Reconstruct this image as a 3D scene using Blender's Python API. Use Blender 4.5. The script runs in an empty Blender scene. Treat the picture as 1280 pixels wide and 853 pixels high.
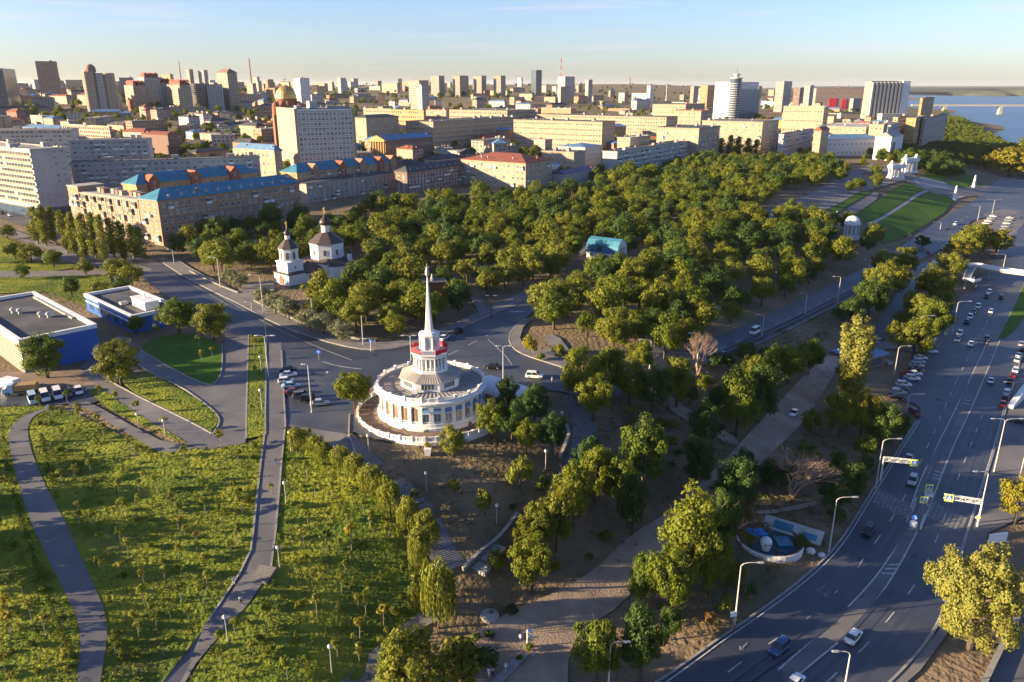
import bpy, bmesh, math, random
import numpy as np
from mathutils import Vector, Matrix
from mathutils.geometry import delaunay_2d_cdt
R = math.radians
SC = bpy.context.scene
COL = SC.collection
random.seed(7)

# ------------------------------------------------------------------ camera, sky, sun, exposure
CAM_H, FPX = 72.0, 960.0
PITCH = math.atan(319 / FPX)
cp, sp = math.cos(PITCH), math.sin(PITCH)
cam = bpy.data.objects.new('camera', bpy.data.cameras.new('camera'))
COL.objects.link(cam)
cam.location = (0, 0, CAM_H)
cam.rotation_euler = (math.pi / 2 - PITCH, 0, 0)
cam.data.sensor_width = 36.0
cam.data.lens = 36.0 * FPX / 1280.0
cam.data.clip_start, cam.data.clip_end = 1.0, 60000.0
SC.camera = cam

SUN_EL, SUN_AZ = R(13.0), R(10.0)          # light travels towards +X, a little away from the camera
sun = bpy.data.objects.new('sun', bpy.data.lights.new('sun', 'SUN'))
COL.objects.link(sun)
trav = Vector((math.cos(SUN_AZ) * math.cos(SUN_EL), math.sin(SUN_AZ) * math.cos(SUN_EL), -math.sin(SUN_EL)))
sun.rotation_euler = trav.to_track_quat('-Z', 'Y').to_euler()
sun.data.energy = 4.8
sun.data.angle = R(0.53)
sun.data.color = (1.0, 0.78, 0.49)

W = bpy.data.worlds.new('World')
SC.world = W
W.use_nodes = True
nt = W.node_tree
bg = nt.nodes['Background']
sky = nt.nodes.new('ShaderNodeTexSky')
sky.sky_type = 'NISHITA'
sky.sun_disc = False
sky.sun_elevation = SUN_EL
sky.sun_rotation = R(270) - SUN_AZ
sky.altitude = 50
sky.air_density = 1.0
sky.dust_density = 0.6
sky.ozone_density = 2.0
tint = nt.nodes.new('ShaderNodeMix'); tint.data_type = 'RGBA'; tint.blend_type = 'MULTIPLY'; tint.inputs[0].default_value = 1.0
tint.inputs[7].default_value = (0.89, 0.97, 1.36, 1)          # the photograph's cool white balance
nt.links.new(sky.outputs[0], tint.inputs[6])
tcw = nt.nodes.new('ShaderNodeTexCoord'); mpw = nt.nodes.new('ShaderNodeMapping'); mpw.inputs['Scale'].default_value = (5, 5, 75)
nzw = nt.nodes.new('ShaderNodeTexNoise'); nzw.inputs['Scale'].default_value = 1.0; nzw.inputs['Detail'].default_value = 5
rpw = nt.nodes.new('ShaderNodeValToRGB'); rpw.color_ramp.elements[0].position = .57; rpw.color_ramp.elements[1].position = .76
rpw.color_ramp.elements[0].color = (0, 0, 0, 1); rpw.color_ramp.elements[1].color = (.55, .55, .55, 1)
cl = nt.nodes.new('ShaderNodeMix'); cl.data_type = 'RGBA'; cl.inputs[7].default_value = (4.6, 4.4, 5.0, 1)   # thin grey streaks of cloud
nt.links.new(tcw.outputs['Generated'], mpw.inputs[0]); nt.links.new(mpw.outputs[0], nzw.inputs['Vector']); nt.links.new(nzw.outputs[0], rpw.inputs[0])
nt.links.new(rpw.outputs[0], cl.inputs[0]); nt.links.new(tint.outputs[2], cl.inputs[6]); nt.links.new(cl.outputs[2], bg.inputs[0])
bg.inputs[1].default_value = 0.0505
SC.view_settings.view_transform = 'Standard'
SC.view_settings.look = 'None'
SC.view_settings.exposure = 1.95
SC.view_settings.gamma = 1.0
SC.view_settings.use_curve_mapping = False
SC.cycles.max_bounces = 5
SC.cycles.diffuse_bounces = 3
SC.cycles.glossy_bounces = 2
SC.cycles.transparent_max_bounces = 4
SC.cycles.use_denoising = True

# ------------------------------------------------------------------ camera maths used to survey the photograph
def ray(px, py):
    x = (px - 640) / FPX
    v = -(py - 426.5) / FPX
    return (x, cp + v * sp, -sp + v * cp)
def at_z(px, py, z):
    d = ray(px, py)
    t = (z - CAM_H) / d[2]
    return (d[0] * t, d[1] * t)
def at_Y(px, Y):
    """X at depth row Y below the horizon for image column px (taken near the horizon)"""
    return (px - 640) / FPX * Y * 1.0
def project(X, Y, Z):
    z = Z - CAM_H
    dep = Y * cp - z * sp
    if dep < 1: return (-1e6, -1e6, 0)
    return (640 + FPX * X / dep, 426.5 - FPX * (Y * sp + z * cp) / dep, FPX / dep)

# ------------------------------------------------------------------ terrain
NEAR = [(0,480,0),(100,500,0),(220,545,0),(330,530,0),(420,530,0),(340,420,0),(540,470,0),(700,470,0),(480,450,0),(200,330,0),(640,400,0),
 (600,300,0),(800,300,0),(900,250,0),(460,500,0),(600,495,-.3),(440,548,0),(540,558,-.3),(610,545,-.6),(50,380,0),(280,380,0),(400,340,0),(760,380,0),(0,280,2),(200,315,1),
 (800,400,-.3),(850,350,-.5),(930,310,-1),(980,270,-1),(700,430,0),(-80,480,0),(-80,400,0),(340,480,0),(150,450,0),(650,440,0),(560,420,0),
 (870,450,-3),(960,405,-7),(1050,355,-11),(1110,320,-14),(1180,285,-17),(1240,245,-18),(1270,300,-18),(1280,225,-18),(790,465,-1.5),(1000,330,-5),(940,370,-4),
 (1128,214,0),(1060,245,-2),(1095,250,-5),(1140,240,-6),(1150,258,-11),(1190,250,-16),(1130,300,-16),(1175,207,-5),(1225,218,-15),(1040,265,-2),(1080,275,-7),(1005,255,0),(1040,225,0),(1020,300,-4),
 (1250,195,-11),(1340,240,-18),(1400,300,-18),
 (1200,430,-18),(1260,400,-18),(1140,600,-18),(1080,800,-18),(1280,600,-18),(950,853,-18),(1230,800,-18),(1040,700,-18),(1090,590,-18),(1130,470,-17.5),(1250,500,-18),(1180,520,-18),(1000,780,-18),(1100,700,-18),
 (1120,440,-16.5),(1110,400,-16),(1125,355,-15.5),(1200,335,-18),(1400,450,-18),(1400,700,-18),(1200,950,-18),(900,950,-18),(1160,330,-17),(1060,440,-14),
 (900,800,-17),(980,510,-13.5),(900,590,-14),(800,700,-15.5),(700,800,-16.5),(650,853,-16.5),(600,950,-16.5),(1030,450,-12),(950,560,-14),(960,660,-16.5),(860,720,-16.5),(1040,560,-15.5),(1000,620,-16),
 (720,520,-2.5),(735,555,-5),(790,490,-3),(850,520,-7),(760,600,-9),(640,600,-4),(560,576,-1.6),(690,560,-3),(820,580,-10),(700,650,-10),(900,500,-8),(950,460,-8),(1000,430,-10),(760,660,-13),(660,700,-12.5),
 (540,600,-3.2),(600,640,-6),(610,690,-10),(590,760,-14),(640,760,-15.5),(560,700,-10),(540,640,-6),(500,620,-3.5),(470,590,-1.5),(530,790,-15),(450,853,-16),(560,850,-16),
 (345,545,-.5),(430,600,-2.5),(450,700,-8.5),(400,800,-12.5),(330,650,-5),(320,715,-8),(270,780,-11),(225,845,-13.5),(120,850,-12),(40,850,-11.5),(20,700,-5.5),(120,640,-4),(200,600,-2.5),(40,560,-1),(110,740,-8),(250,680,-6),(500,740,-12),(-80,700,-6),(-80,560,-1),(-80,900,-13),(200,950,-15),(400,950,-16)]
FAR = []
for pxs, rows in (((-420,-150,50,250),((600,9),(900,22),(1200,36),(2000,52),(3500,68),(8000,72),(15000,60))),
                  ((450,),((600,7),(900,13),(1500,25),(2200,44),(3500,60),(8000,72),(15000,55))),
                  ((640,),((600,4),(900,8),(1300,14),(2200,46),(3500,58),(8000,66),(15000,50))),
                  ((790,),((700,3),(1000,6),(1500,12),(2200,20),(3200,36),(4500,66),(5500,84),(7500,66),(15000,40))),
                  ((900,),((700,2),(1000,5),(1536,12),(3000,25),(5500,58),(8000,55),(15000,40))),
                  ((1000,),((800,1),(1200,6),(2000,12),(3500,22),(6000,36),(15000,30))),
                  ((1090,),((700,0),(900,0),(1300,2),(2000,6),(3000,0),(3800,-22),(5200,-32),(8000,-34),(15000,-40))),
                  ((1160,),((700,-6),(900,-8),(1100,-13),(1350,-28),(2600,-34),(5000,-36),(15000,-40))),
                  ((1280,),((420,-16),(560,-15),(720,-18),(860,-30),(1500,-34),(5000,-36),(15000,-40))),
                  ((1500,),((350,-19),(520,-22),(620,-30),(1500,-34),(5000,-36),(15000,-40)))):
    for p in pxs:
        for Y, z in rows: FAR.append((p, Y, z))
_c = []
for px, py, z in NEAR:
    x, y = at_z(px, py, z); _c.append((x / y, math.log(y), z))
for px, Y, z in FAR: _c.append(((px - 640) / FPX, math.log(Y), z))
_c = np.array(_c)
def _d(a, b): return np.sqrt(((a[:, None, 0] - b[None, :, 0]) * 2.2) ** 2 + ((a[:, None, 1] - b[None, :, 1]) * 1.5) ** 2 + 1e-4)
n_ = len(_c)
A_ = np.zeros((n_ + 1, n_ + 1)); A_[:n_, :n_] = -_d(_c, _c); A_[:n_, n_] = 1; A_[n_, :n_] = 1
A_[:n_, :n_] += -np.eye(n_) * -0.015
w_ = np.linalg.solve(A_, np.append(_c[:, 2], 0))
U0, U1, NU = -1.2, 1.2, 241
V0, V1, NV = math.log(46), math.log(16000), 281
us, vs = np.linspace(U0, U1, NU), np.linspace(V0, V1, NV)
gu, gv = np.meshgrid(us, vs)
pts = np.stack([gu.ravel(), gv.ravel()], 1)
TZ = np.concatenate([(-_d(pts[i:i + 8000], _c)) @ w_[:n_] + w_[n_] for i in range(0, len(pts), 8000)]).reshape(NV, NU)
TZl = TZ.tolist()
def terr(X, Y):
    Y = max(Y, 46.5)
    u = min(max((X / Y - U0) / (U1 - U0) * (NU - 1), 0), NU - 1.001)
    v = min(max((math.log(Y) - V0) / (V1 - V0) * (NV - 1), 0), NV - 1.001)
    i, j = int(u), int(v); a, b = u - i, v - j
    r0, r1 = TZl[j], TZl[j + 1]
    return (r0[i] * (1 - a) + r0[i + 1] * a) * (1 - b) + (r1[i] * (1 - a) + r1[i + 1] * a) * b
def ground(px, py):
    """the surveyed point of the ground seen at this place of the photograph"""
    d = ray(px, py)
    t, pt, step = 55.0, 55.0, 1.012
    while t < 20000:
        X, Y, Z = d[0] * t, d[1] * t, CAM_H + d[2] * t
        if Z < terr(X, Y):
            a, b = pt, t
            for _ in range(14):
                m = (a + b) / 2
                if CAM_H + d[2] * m < terr(d[0] * m, d[1] * m): b = m
                else: a = m
            t = (a + b) / 2
            return Vector((d[0] * t, d[1] * t, terr(d[0] * t, d[1] * t)))
        pt = t; t *= step
    return Vector((d[0] * t, d[1] * t, 0))

# ------------------------------------------------------------------ materials
def mat(name, col, rough=0.8, noise=0.0, scale=1.0, col2=None, metal=0.0, bump=0.0, trans=0.0, rnd=None, spec=0.3, emit=None, coord='obj', detail=4.0, bscale=None):
    m = bpy.data.materials.new(name); m.use_nodes = True
    t = m.node_tree; b = t.nodes['Principled BSDF']
    b.inputs['Base Color'].default_value = (*col, 1); b.inputs['Roughness'].default_value = rough
    b.inputs['Metallic'].default_value = metal
    b.inputs['Specular IOR Level'].default_value = spec
    src = None
    tc = None
    if noise or col2 or bump:
        tc = t.nodes.new('ShaderNodeTexCoord') if coord == 'obj' else t.nodes.new('ShaderNodeNewGeometry')
        out = tc.outputs['Object'] if coord == 'obj' else tc.outputs['Position']
        nz = t.nodes.new('ShaderNodeTexNoise'); nz.inputs['Scale'].default_value = scale; nz.inputs['Detail'].default_value = detail
        nz.inputs['Roughness'].default_value = 0.62
        t.links.new(out, nz.inputs['Vector'])
        rp = t.nodes.new('ShaderNodeValToRGB')
        c2 = col2 or tuple(c * (1 - noise) for c in col)
        rp.color_ramp.elements[0].position = 0.36; rp.color_ramp.elements[1].position = 0.64
        rp.color_ramp.elements[0].color = (*c2, 1); rp.color_ramp.elements[1].color = (*col, 1)
        t.links.new(nz.outputs[0], rp.inputs[0]); src = rp.outputs[0]
        if bump:
            bp = t.nodes.new('ShaderNodeBump'); bp.inputs['Strength'].default_value = 1.0; bp.inputs['Distance'].default_value = bump
            n2 = nz
            if bscale:
                n2 = t.nodes.new('ShaderNodeTexNoise'); n2.inputs['Scale'].default_value = bscale; n2.inputs['Detail'].default_value = 3
                t.links.new(out, n2.inputs['Vector'])
            t.links.new(n2.outputs[0], bp.inputs['Height']); t.links.new(bp.outputs[0], b.inputs['Normal'])
    if rnd:
        oi = t.nodes.new('ShaderNodeObjectInfo'); mx = t.nodes.new('ShaderNodeMix'); mx.data_type = 'RGBA'
        t.links.new(oi.outputs['Random'], mx.inputs[0])
        if src: t.links.new(src, mx.inputs[6])
        else: mx.inputs[6].default_value = (*col, 1)
        mx.inputs[7].default_value = (*rnd, 1); src = mx.outputs[2]
    if src: t.links.new(src, b.inputs['Base Color'])
    if trans:
        tr = t.nodes.new('ShaderNodeBsdfTranslucent'); ms = t.nodes.new('ShaderNodeMixShader'); ms.inputs[0].default_value = trans
        if src: t.links.new(src, tr.inputs[0])
        else: tr.inputs[0].default_value = (*col, 1)
        t.links.new(b.outputs[0], ms.inputs[1]); t.links.new(tr.outputs[0], ms.inputs[2])
        t.links.new(ms.outputs[0], t.nodes['Material Output'].inputs[0])
    if emit:
        b.inputs['Emission Color'].default_value = (*col, 1); b.inputs['Emission Strength'].default_value = emit
    return m
def leafmat(name, a, b_, c_):
    """leaves: colour varies from tree to tree and from clump to clump"""
    m = mat(name, a, 0.55, scale=0.45, col2=b_, trans=0.33, rnd=c_, spec=0.15, coord='geo', detail=2)
    for n in m.node_tree.nodes:
        if n.type == 'MIX':
            for l in list(m.node_tree.links):
                if l.to_node == n and l.to_socket == n.inputs[0]: m.node_tree.links.remove(l)
            oi = [x for x in m.node_tree.nodes if x.type == 'OBJECT_INFO'][0]
            ma = m.node_tree.nodes.new('ShaderNodeMath'); ma.operation = 'MULTIPLY'; ma.inputs[1].default_value = 0.75
            m.node_tree.links.new(oi.outputs['Random'], ma.inputs[0]); m.node_tree.links.new(ma.outputs[0], n.inputs[0])
    return m
M = {}
M['soil'] = mat('dry_soil', (.21,.145,.09), .95, scale=.06, col2=(.11,.095,.048), bump=.5, coord='geo', detail=9, bscale=.9)
M['asphalt'] = mat('asphalt', (.055,.063,.080), .55, scale=.07, col2=(.031,.037,.050), coord='geo', detail=8, spec=.5)
M['asphalt_old'] = mat('old_asphalt', (.145,.137,.137), .75, scale=.12, col2=(.10,.098,.102), coord='geo', detail=9, spec=.4)
M['wornpaint'] = mat('worn_paint', (.21,.21,.215), .7, noise=.5, scale=.9, coord='geo', detail=8)
M['paving'] = mat('paving', (.19,.175,.165), .9, scale=.2, col2=(.13,.122,.12), coord='geo', detail=8)
M['gravel'] = mat('gravel', (.38,.29,.21), .95, scale=.15, col2=(.23,.175,.125), coord='geo', detail=9, bump=.12, bscale=2.5)
M['yard'] = mat('yard_dirt', (.26,.18,.13), .95, scale=.15, col2=(.15,.115,.09), coord='geo', detail=9)
M['grass'] = mat('meadow_grass', (.225,.232,.028), .9, scale=.10, col2=(.085,.13,.018), coord='geo', detail=9, bump=.45, bscale=1.3, spec=.1)
M['lawn'] = mat('lawn_grass', (.080,.160,.020), .9, scale=.12, col2=(.048,.105,.016), coord='geo', detail=8, bump=.1, bscale=3, spec=.1)
M['kerb'] = mat('kerb_stone', (.30,.28,.255), .85, noise=.3, scale=.8, coord='geo')
M['paint'] = mat('road_paint', (.50,.50,.48), .7, noise=.45, scale=1.2, coord='geo', detail=8)
M['water'] = mat('river_water', (.045,.105,.19), .35, noise=.25, scale=.004, coord='geo', bump=.25, bscale=.2, spec=.25)
M['bank'] = mat('far_bank_wood', (.055,.062,.045), .95, noise=.5, scale=.01, coord='geo')
M['terrace'] = mat('terrace_paving', (.24,.165,.125), .9, noise=.35, scale=.3, coord='geo')
M['patch'] = mat('asphalt_patch', (.026,.030,.040), .6, noise=.35, scale=.3, coord='geo', spec=.5)
M['white'] = mat('white_plaster', (.70,.685,.655), .8, noise=.12, scale=.55)
M['white2'] = mat('white_paint', (.66,.66,.65), .6, noise=.06, scale=.7)
M['offwhite'] = mat('off_white_panel', (.41,.40,.38), .85, noise=.18, scale=.35)
M['cream'] = mat('cream_plaster', (.37,.30,.215), .9, noise=.2, scale=.25)
M['ochre'] = mat('ochre_plaster', (.42,.275,.13), .9, noise=.16, scale=.25)
M['pink'] = mat('pink_plaster', (.38,.28,.22), .9, noise=.16, scale=.25)
M['tan'] = mat('tan_brick', (.36,.225,.145), .9, noise=.22, scale=.4)
M['brown'] = mat('brown_brick', (.215,.145,.115), .9, noise=.22, scale=.4)
M['grey'] = mat('grey_render', (.36,.34,.33), .9, noise=.18, scale=.3)
M['beige'] = mat('beige_render', (.36,.305,.26), .9, noise=.15, scale=.3)
M['redbrick'] = mat('red_brick', (.30,.12,.07), .9, noise=.22, scale=.5)
M['teal'] = mat('teal_sheet_roof', (.055,.20,.29), .55, noise=.30, scale=.25)
M['blueroof'] = mat('blue_sheet_roof', (.12,.22,.36), .55, noise=.25, scale=.2)
M['redroof'] = mat('rust_red_roof', (.26,.085,.055), .8, noise=.3, scale=.3)
M['slate'] = mat('slate_roof', (.075,.078,.085), .8, noise=.3, scale=.3)
M['flat'] = mat('bitumen_roof', (.16,.15,.15), .9, noise=.35, scale=.15)
M['flatlight'] = mat('pale_flat_roof', (.40,.365,.325), .9, noise=.3, scale=.15)
M['purple'] = mat('purple_roof', (.17,.12,.20), .7, noise=.25, scale=.3)
M['glass'] = mat('window_glass', (.030,.036,.045), .12, rnd=(.10,.11,.12), spec=.6)
M['glass2'] = mat('curtain_glass', (.05,.06,.07), .18, rnd=(.30,.30,.29), spec=.5)
M['glassblue'] = mat('blue_tinted_glass', (.05,.085,.13), .15, noise=.3, scale=.2, spec=.6)
M['frame'] = mat('window_frame', (.55,.54,.52), .6)
M['framedark'] = mat('dark_frame', (.12,.11,.10), .6)
M['orangeglass'] = mat('amber_shaded_glass', (.20,.095,.04), .25, spec=.5)
M['blue'] = mat('blue_cladding', (.020,.105,.42), .45, noise=.15, scale=.4)
M['roofdark'] = mat('dark_membrane_roof', (.075,.075,.080), .85, noise=.35, scale=.18)
M['red'] = mat('red_banner', (.52,.03,.06), .6, noise=.15, scale=1)
M['metal'] = mat('galvanised_steel', (.42,.42,.42), .5, metal=.4, noise=.15, scale=2)
M['pole'] = mat('grey_pole_paint', (.48,.46,.43), .6, noise=.15, scale=1)
M['black'] = mat('black_iron', (.025,.025,.028), .5)
M['lampglass'] = mat('lamp_lens', (.75,.74,.70), .3)
M['gold'] = mat('gilding', (.55,.36,.12), .45, metal=.7)
M['dome'] = mat('dark_dome_copper', (.075,.05,.04), .45, metal=.3)
M['churchroof'] = mat('church_sheet_roof', (.085,.065,.062), .6, noise=.25, scale=.5)
M['stone'] = mat('stair_stone', (.25,.24,.235), .85, noise=.25, scale=.6)
M['bark'] = mat('bark', (.10,.075,.055), .95, noise=.35, scale=3)
M['birch'] = mat('pale_bark', (.30,.26,.21), .95, noise=.35, scale=3)
M['twig'] = mat('bare_twigs', (.40,.28,.20), .95, noise=.3, scale=2)
M['rubber'] = mat('tyre_rubber', (.02,.02,.02), .8)
M['carglass'] = mat('car_glass', (.015,.02,.03), .08, spec=.6)
M['concrete'] = mat('concrete', (.34,.325,.30), .85, noise=.2, scale=.4)
M['signyellow'] = mat('fluorescent_sign', (.58,.70,.06), .5)
M['signblue'] = mat('sign_blue', (.03,.12,.50), .5)
M['signwhite'] = mat('sign_white', (.75,.75,.73), .5)
M['tealpool'] = mat('teal_mosaic', (.018,.065,.095), .5, noise=.4, scale=.8)
M['bluepool'] = mat('blue_tarpaulin', (.02,.22,.58), .5)
M['skin'] = mat('skin', (.42,.26,.19), .6)
M['L_green'] = leafmat('leaf_green', (.135,.180,.020), (.060,.095,.014), (.180,.192,.018))
M['L_dark'] = leafmat('leaf_dark', (.062,.112,.026), (.036,.070,.018), (.090,.128,.020))
M['L_olive'] = leafmat('leaf_olive', (.205,.20,.022), (.105,.118,.018), (.155,.175,.020))
M['L_yellow'] = leafmat('leaf_yellow', (.27,.235,.028), (.175,.165,.020), (.25,.215,.020))
M['L_silver'] = leafmat('leaf_silver', (.23,.235,.13), (.14,.155,.085), (.20,.21,.11))
M['L_willow'] = leafmat('leaf_willow', (.245,.25,.034), (.125,.146,.024), (.195,.21,.03))
M['L_poplar'] = leafmat('leaf_poplar', (.27,.265,.060), (.17,.18,.04), (.25,.24,.05))
M['L_rust'] = leafmat('leaf_rust', (.20,.115,.045), (.12,.08,.03), (.16,.10,.03))
M['weed'] = leafmat('weed', (.235,.255,.030), (.105,.142,.020), (.165,.20,.024))
M['weed_dark'] = leafmat('weed_dark', (.095,.13,.022), (.055,.08,.016), (.13,.12,.03))
M['dryweed'] = leafmat('dry_weed', (.20,.15,.07), (.12,.095,.045), (.15,.12,.05))

# ------------------------------------------------------------------ mesh helpers
class MB:
    def __init__(s): s.v, s.f, s.m = [], [], []
    def quad(s, a, b, c, d, m=0):
        i = len(s.v); s.v += [tuple(a), tuple(b), tuple(c), tuple(d)]; s.f.append((i, i+1, i+2, i+3)); s.m.append(m)
    def poly(s, ps, m=0):
        i = len(s.v); s.v += [tuple(p) for p in ps]; s.f.append(tuple(range(i, i + len(ps)))); s.m.append(m)
    def box(s, x0, y0, z0, x1, y1, z1, m=0, top=None, bottom=True):
        i = len(s.v)
        s.v += [(x0,y0,z0),(x1,y0,z0),(x1,y1,z0),(x0,y1,z0),(x0,y0,z1),(x1,y0,z1),(x1,y1,z1),(x0,y1,z1)]
        fs = [(0,1,5,4),(1,2,6,5),(2,3,7,6),(3,0,4,7),(4,5,6,7)] + ([(3,2,1,0)] if bottom else [])
        for k, f in enumerate(fs): s.f.append(tuple(i + q for q in f)); s.m.append(top if (top is not None and k == 4) else m)
    def prism(s, pts2, z0, z1, m=0, top=None, cap=True, bot=False):
        n = len(pts2); i = len(s.v)
        s.v += [(x, y, z0) for x, y in pts2] + [(x, y, z1) for x, y in pts2]
        for k in range(n): s.f.append((i+k, i+(k+1) % n, i+n+(k+1) % n, i+n+k)); s.m.append(m)
        if cap: s.f.append(tuple(i+n+k for k in range(n))); s.m.append(m if top is None else top)
        if bot: s.f.append(tuple(i+k for k in reversed(range(n)))); s.m.append(m)
    def rings(s, rings, m=0, cap0=False, cap1=False, closed=True):
        n = len(rings[0]); i = len(s.v)
        for r in rings: s.v += [tuple(p) for p in r]
        for j in range(len(rings) - 1):
            for k in range(n if closed else n - 1):
                a = i + j*n + k; b = i + j*n + (k+1) % n
                s.f.append((a, b, b + n, a + n)); s.m.append(m)
        if cap0: s.f.append(tuple(i + k for k in reversed(range(n)))); s.m.append(m)
        if cap1: s.f.append(tuple(i + (len(rings)-1)*n + k for k in range(n))); s.m.append(m)
    def lathe(s, prof, n=16, m=0, c=(0,0), rot=0.0, cap0=False, cap1=False):
        s.rings([[(c[0] + r*math.cos(rot + 2*math.pi*k/n), c[1] + r*math.sin(rot + 2*math.pi*k/n), z) for k in range(n)] for r, z in prof], m, cap0, cap1)
    def tube(s, ps, rs, n=6, m=0, cap=True):
        ps = [Vector(p) for p in ps]
        if not hasattr(rs, '__len__'): rs = [rs] * len(ps)
        out = []
        for k, p in enumerate(ps):
            d = (ps[min(k+1, len(ps)-1)] - ps[max(k-1, 0)]).normalized()
            a = d.cross(Vector((0.3, 0.9, 0.2)) if abs(d.z) > .8 else Vector((0,0,1))).normalized(); b = d.cross(a)
            out.append([p + (a*math.cos(2*math.pi*q/n) + b*math.sin(2*math.pi*q/n)) * rs[k] for q in range(n)])
        s.rings(out, m, cap, cap)
    def mesh(s, name, mats):
        me = bpy.data.meshes.new(name)
        me.from_pydata(s.v, [], s.f)
        for x in mats: me.materials.append(x)
        if len(mats) > 1: me.polygons.foreach_set('material_index', s.m)
        me.update()
        return me
    def build(s, name, mats, parent=None, kind=None):
        if not isinstance(mats, (list, tuple)): mats = [mats]
        return link(name, s.mesh(name, mats), parent, kind)
def link(name, me, parent=None, kind=None, loc=None, rz=None):
    o = bpy.data.objects.new(name, me); COL.objects.link(o)
    if parent: o.parent = parent
    if kind: o['kind'] = kind
    if loc is not None: o.location = loc
    if rz is not None: o.rotation_euler = (0, 0, rz)
    return o
def smooth(o, ang=None):
    me = o.data; me.polygons.foreach_set('use_smooth', [True] * len(me.polygons)); me.update(); return o
THINGS = []
def polar(r, t, z): return (r*math.cos(t), r*math.sin(t), z)
def tag(o, label, cat, group=None):
    o['label'] = label; o['category'] = cat
    if group: o['group'] = group
    THINGS.append(o); return o
def thing(name, label, cat, loc, rz=0.0, group=None):
    o = bpy.data.objects.new(name, None); COL.objects.link(o)
    o.location = loc; o.rotation_euler = (0, 0, rz); o.empty_display_size = .5
    return tag(o, label, cat, group)
def dup(root, loc, rz, label=None, group=None, scale=None):
    r = root.copy(); COL.objects.link(r); r.location = loc; r.rotation_euler = (0, 0, rz)
    if scale: r.scale = scale
    if label: r['label'] = label
    if group: r['group'] = group
    THINGS.append(r)
    for ch in root.children:
        c = ch.copy(); COL.objects.link(c); c.parent = r
        for g in ch.children:
            d = g.copy(); COL.objects.link(d); d.parent = c
    return r
def chaikin(ps, it=2, closed=False):
    for _ in range(it):
        q = [] if closed else [ps[0]]
        for k in range(len(ps) if closed else len(ps) - 1):
            a, b = ps[k], ps[(k+1) % len(ps)]
            q += [(a[0]*.75+b[0]*.25, a[1]*.75+b[1]*.25), (a[0]*.25+b[0]*.75, a[1]*.25+b[1]*.75)]
        ps = q if closed else q + [ps[-1]]
    return ps
def gxy(ps): return [tuple(ground(*p)[:2]) for p in ps]
def inside(x, y, poly):
    c = False; n = len(poly); j = n - 1
    for i in range(n):
        xi, yi = poly[i]; xj, yj = poly[j]
        if (yi > y) != (yj > y) and x < (xj - xi) * (y - yi) / (yj - yi) + xi: c = not c
        j = i
    return c
LIFT = 0.22
def sheet(name, poly, m, off, step=None, kind='structure', rim=0.0, parent=None):
    """a sheet of ground cover lying on the terrain"""
    xs = [p[0] for p in poly]; ys = [p[1] for p in poly]
    off += LIFT
    if step is None: step = max(3.0, min(max(xs)-min(xs), max(ys)-min(ys)) / 14)
    vs2 = []
    for k in range(len(poly)):
        a, b = Vector(poly[k]), Vector(poly[(k+1) % len(poly)])
        n = max(1, int((b-a).length / (step*1.2)))
        vs2 += [a.lerp(b, q/n) for q in range(n)]
    nb = len(vs2); edges = [(k, (k+1) % nb) for k in range(nb)]
    y = min(ys) + step/2
    bound = [tuple(v) for v in vs2]
    while y < max(ys):
        st = step * max(1.0, y/260.0)
        x = min(xs) + st/2
        while x < max(xs):
            px_, py_ = x + random.uniform(-.2,.2)*st, y + random.uniform(-.2,.2)*st
            if inside(px_, py_, bound): vs2.append(Vector((px_, py_)))
            x += st
        y += st
    r = delaunay_2d_cdt(vs2, edges, [], 1, 1e-4)
    mb = MB()
    mb.v = [(v[0], v[1], terr(v[0], v[1]) + off + 0.00025*max(0, v[1]-150)) for v in r[0]]
    mb.f = [tuple(f) for f in r[2]]; mb.m = [0]*len(mb.f)
    if rim:
        for k in range(nb):
            a, b = bound[k], bound[(k+1) % nb]
            za, zb = terr(*a)+off+0.00025*max(0,a[1]-150), terr(*b)+off+0.00025*max(0,b[1]-150)
            mb.quad((a[0],a[1],za-rim),(b[0],b[1],zb-rim),(b[0],b[1],zb),(a[0],a[1],za))
    o = mb.build(name, m, parent, kind)
    bm = bmesh.new(); bm.from_mesh(o.data)
    bm.normal_update()
    for f in bm.faces:
        if f.normal.z < -0.1: f.normal_flip()
    bm.to_mesh(o.data); bm.free()
    return o
def ribbon(poly, w, h, off, mb=None, side=0.0):
    """a strip of width w and height h along a ground polyline (world xy)"""
    mb = mb or MB()
    off += LIFT
    P = []
    for k in range(len(poly)-1):
        a, b = Vector(poly[k]), Vector(poly[k+1]); n = max(1, int((b-a).length/4))
        P += [a.lerp(b, q/n) for q in range(n)]
    P.append(Vector(poly[-1]))
    rings = []
    for k, p in enumerate(P):
        d = (P[min(k+1,len(P)-1)] - P[max(k-1,0)]); 
        if d.length < 1e-6: continue
        d.normalize(); nrm = Vector((-d.y, d.x))
        z = terr(p.x, p.y) + off + 0.00025*max(0, p.y-150)
        l, r = p + nrm*(w/2+side), p - nrm*(w/2-side)
        rings.append([(r.x,r.y,z),(r.x,r.y,z+h),(l.x,l.y,z+h),(l.x,l.y,z)])
    if h > 0: mb.rings(rings, 0, True, True, closed=False)
    else:
        for a, b in zip(rings, rings[1:]): mb.quad(a[0], b[0], b[3], a[3])
    return mb

# ------------------------------------------------------------------ the ground sheet, water, roads
mb = MB()
for j in range(NV):
    Y = math.exp(vs[j])
    for i in range(NU): mb.v.append((us[i]*Y, Y, TZl[j][i]))
for j in range(NV-1):
    for i in range(NU-1):
        a = j*NU+i; mb.f.append((a, a+1, a+NU+1, a+NU))
smooth(mb.build('terrain', M['soil'], None, 'structure'))
mb = MB(); mb.poly([(100,380,-24),(30000,380,-24),(30000,40000,-24),(100,40000,-24)])
mb.build('river_water', M['water'], None, 'structure')

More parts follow.
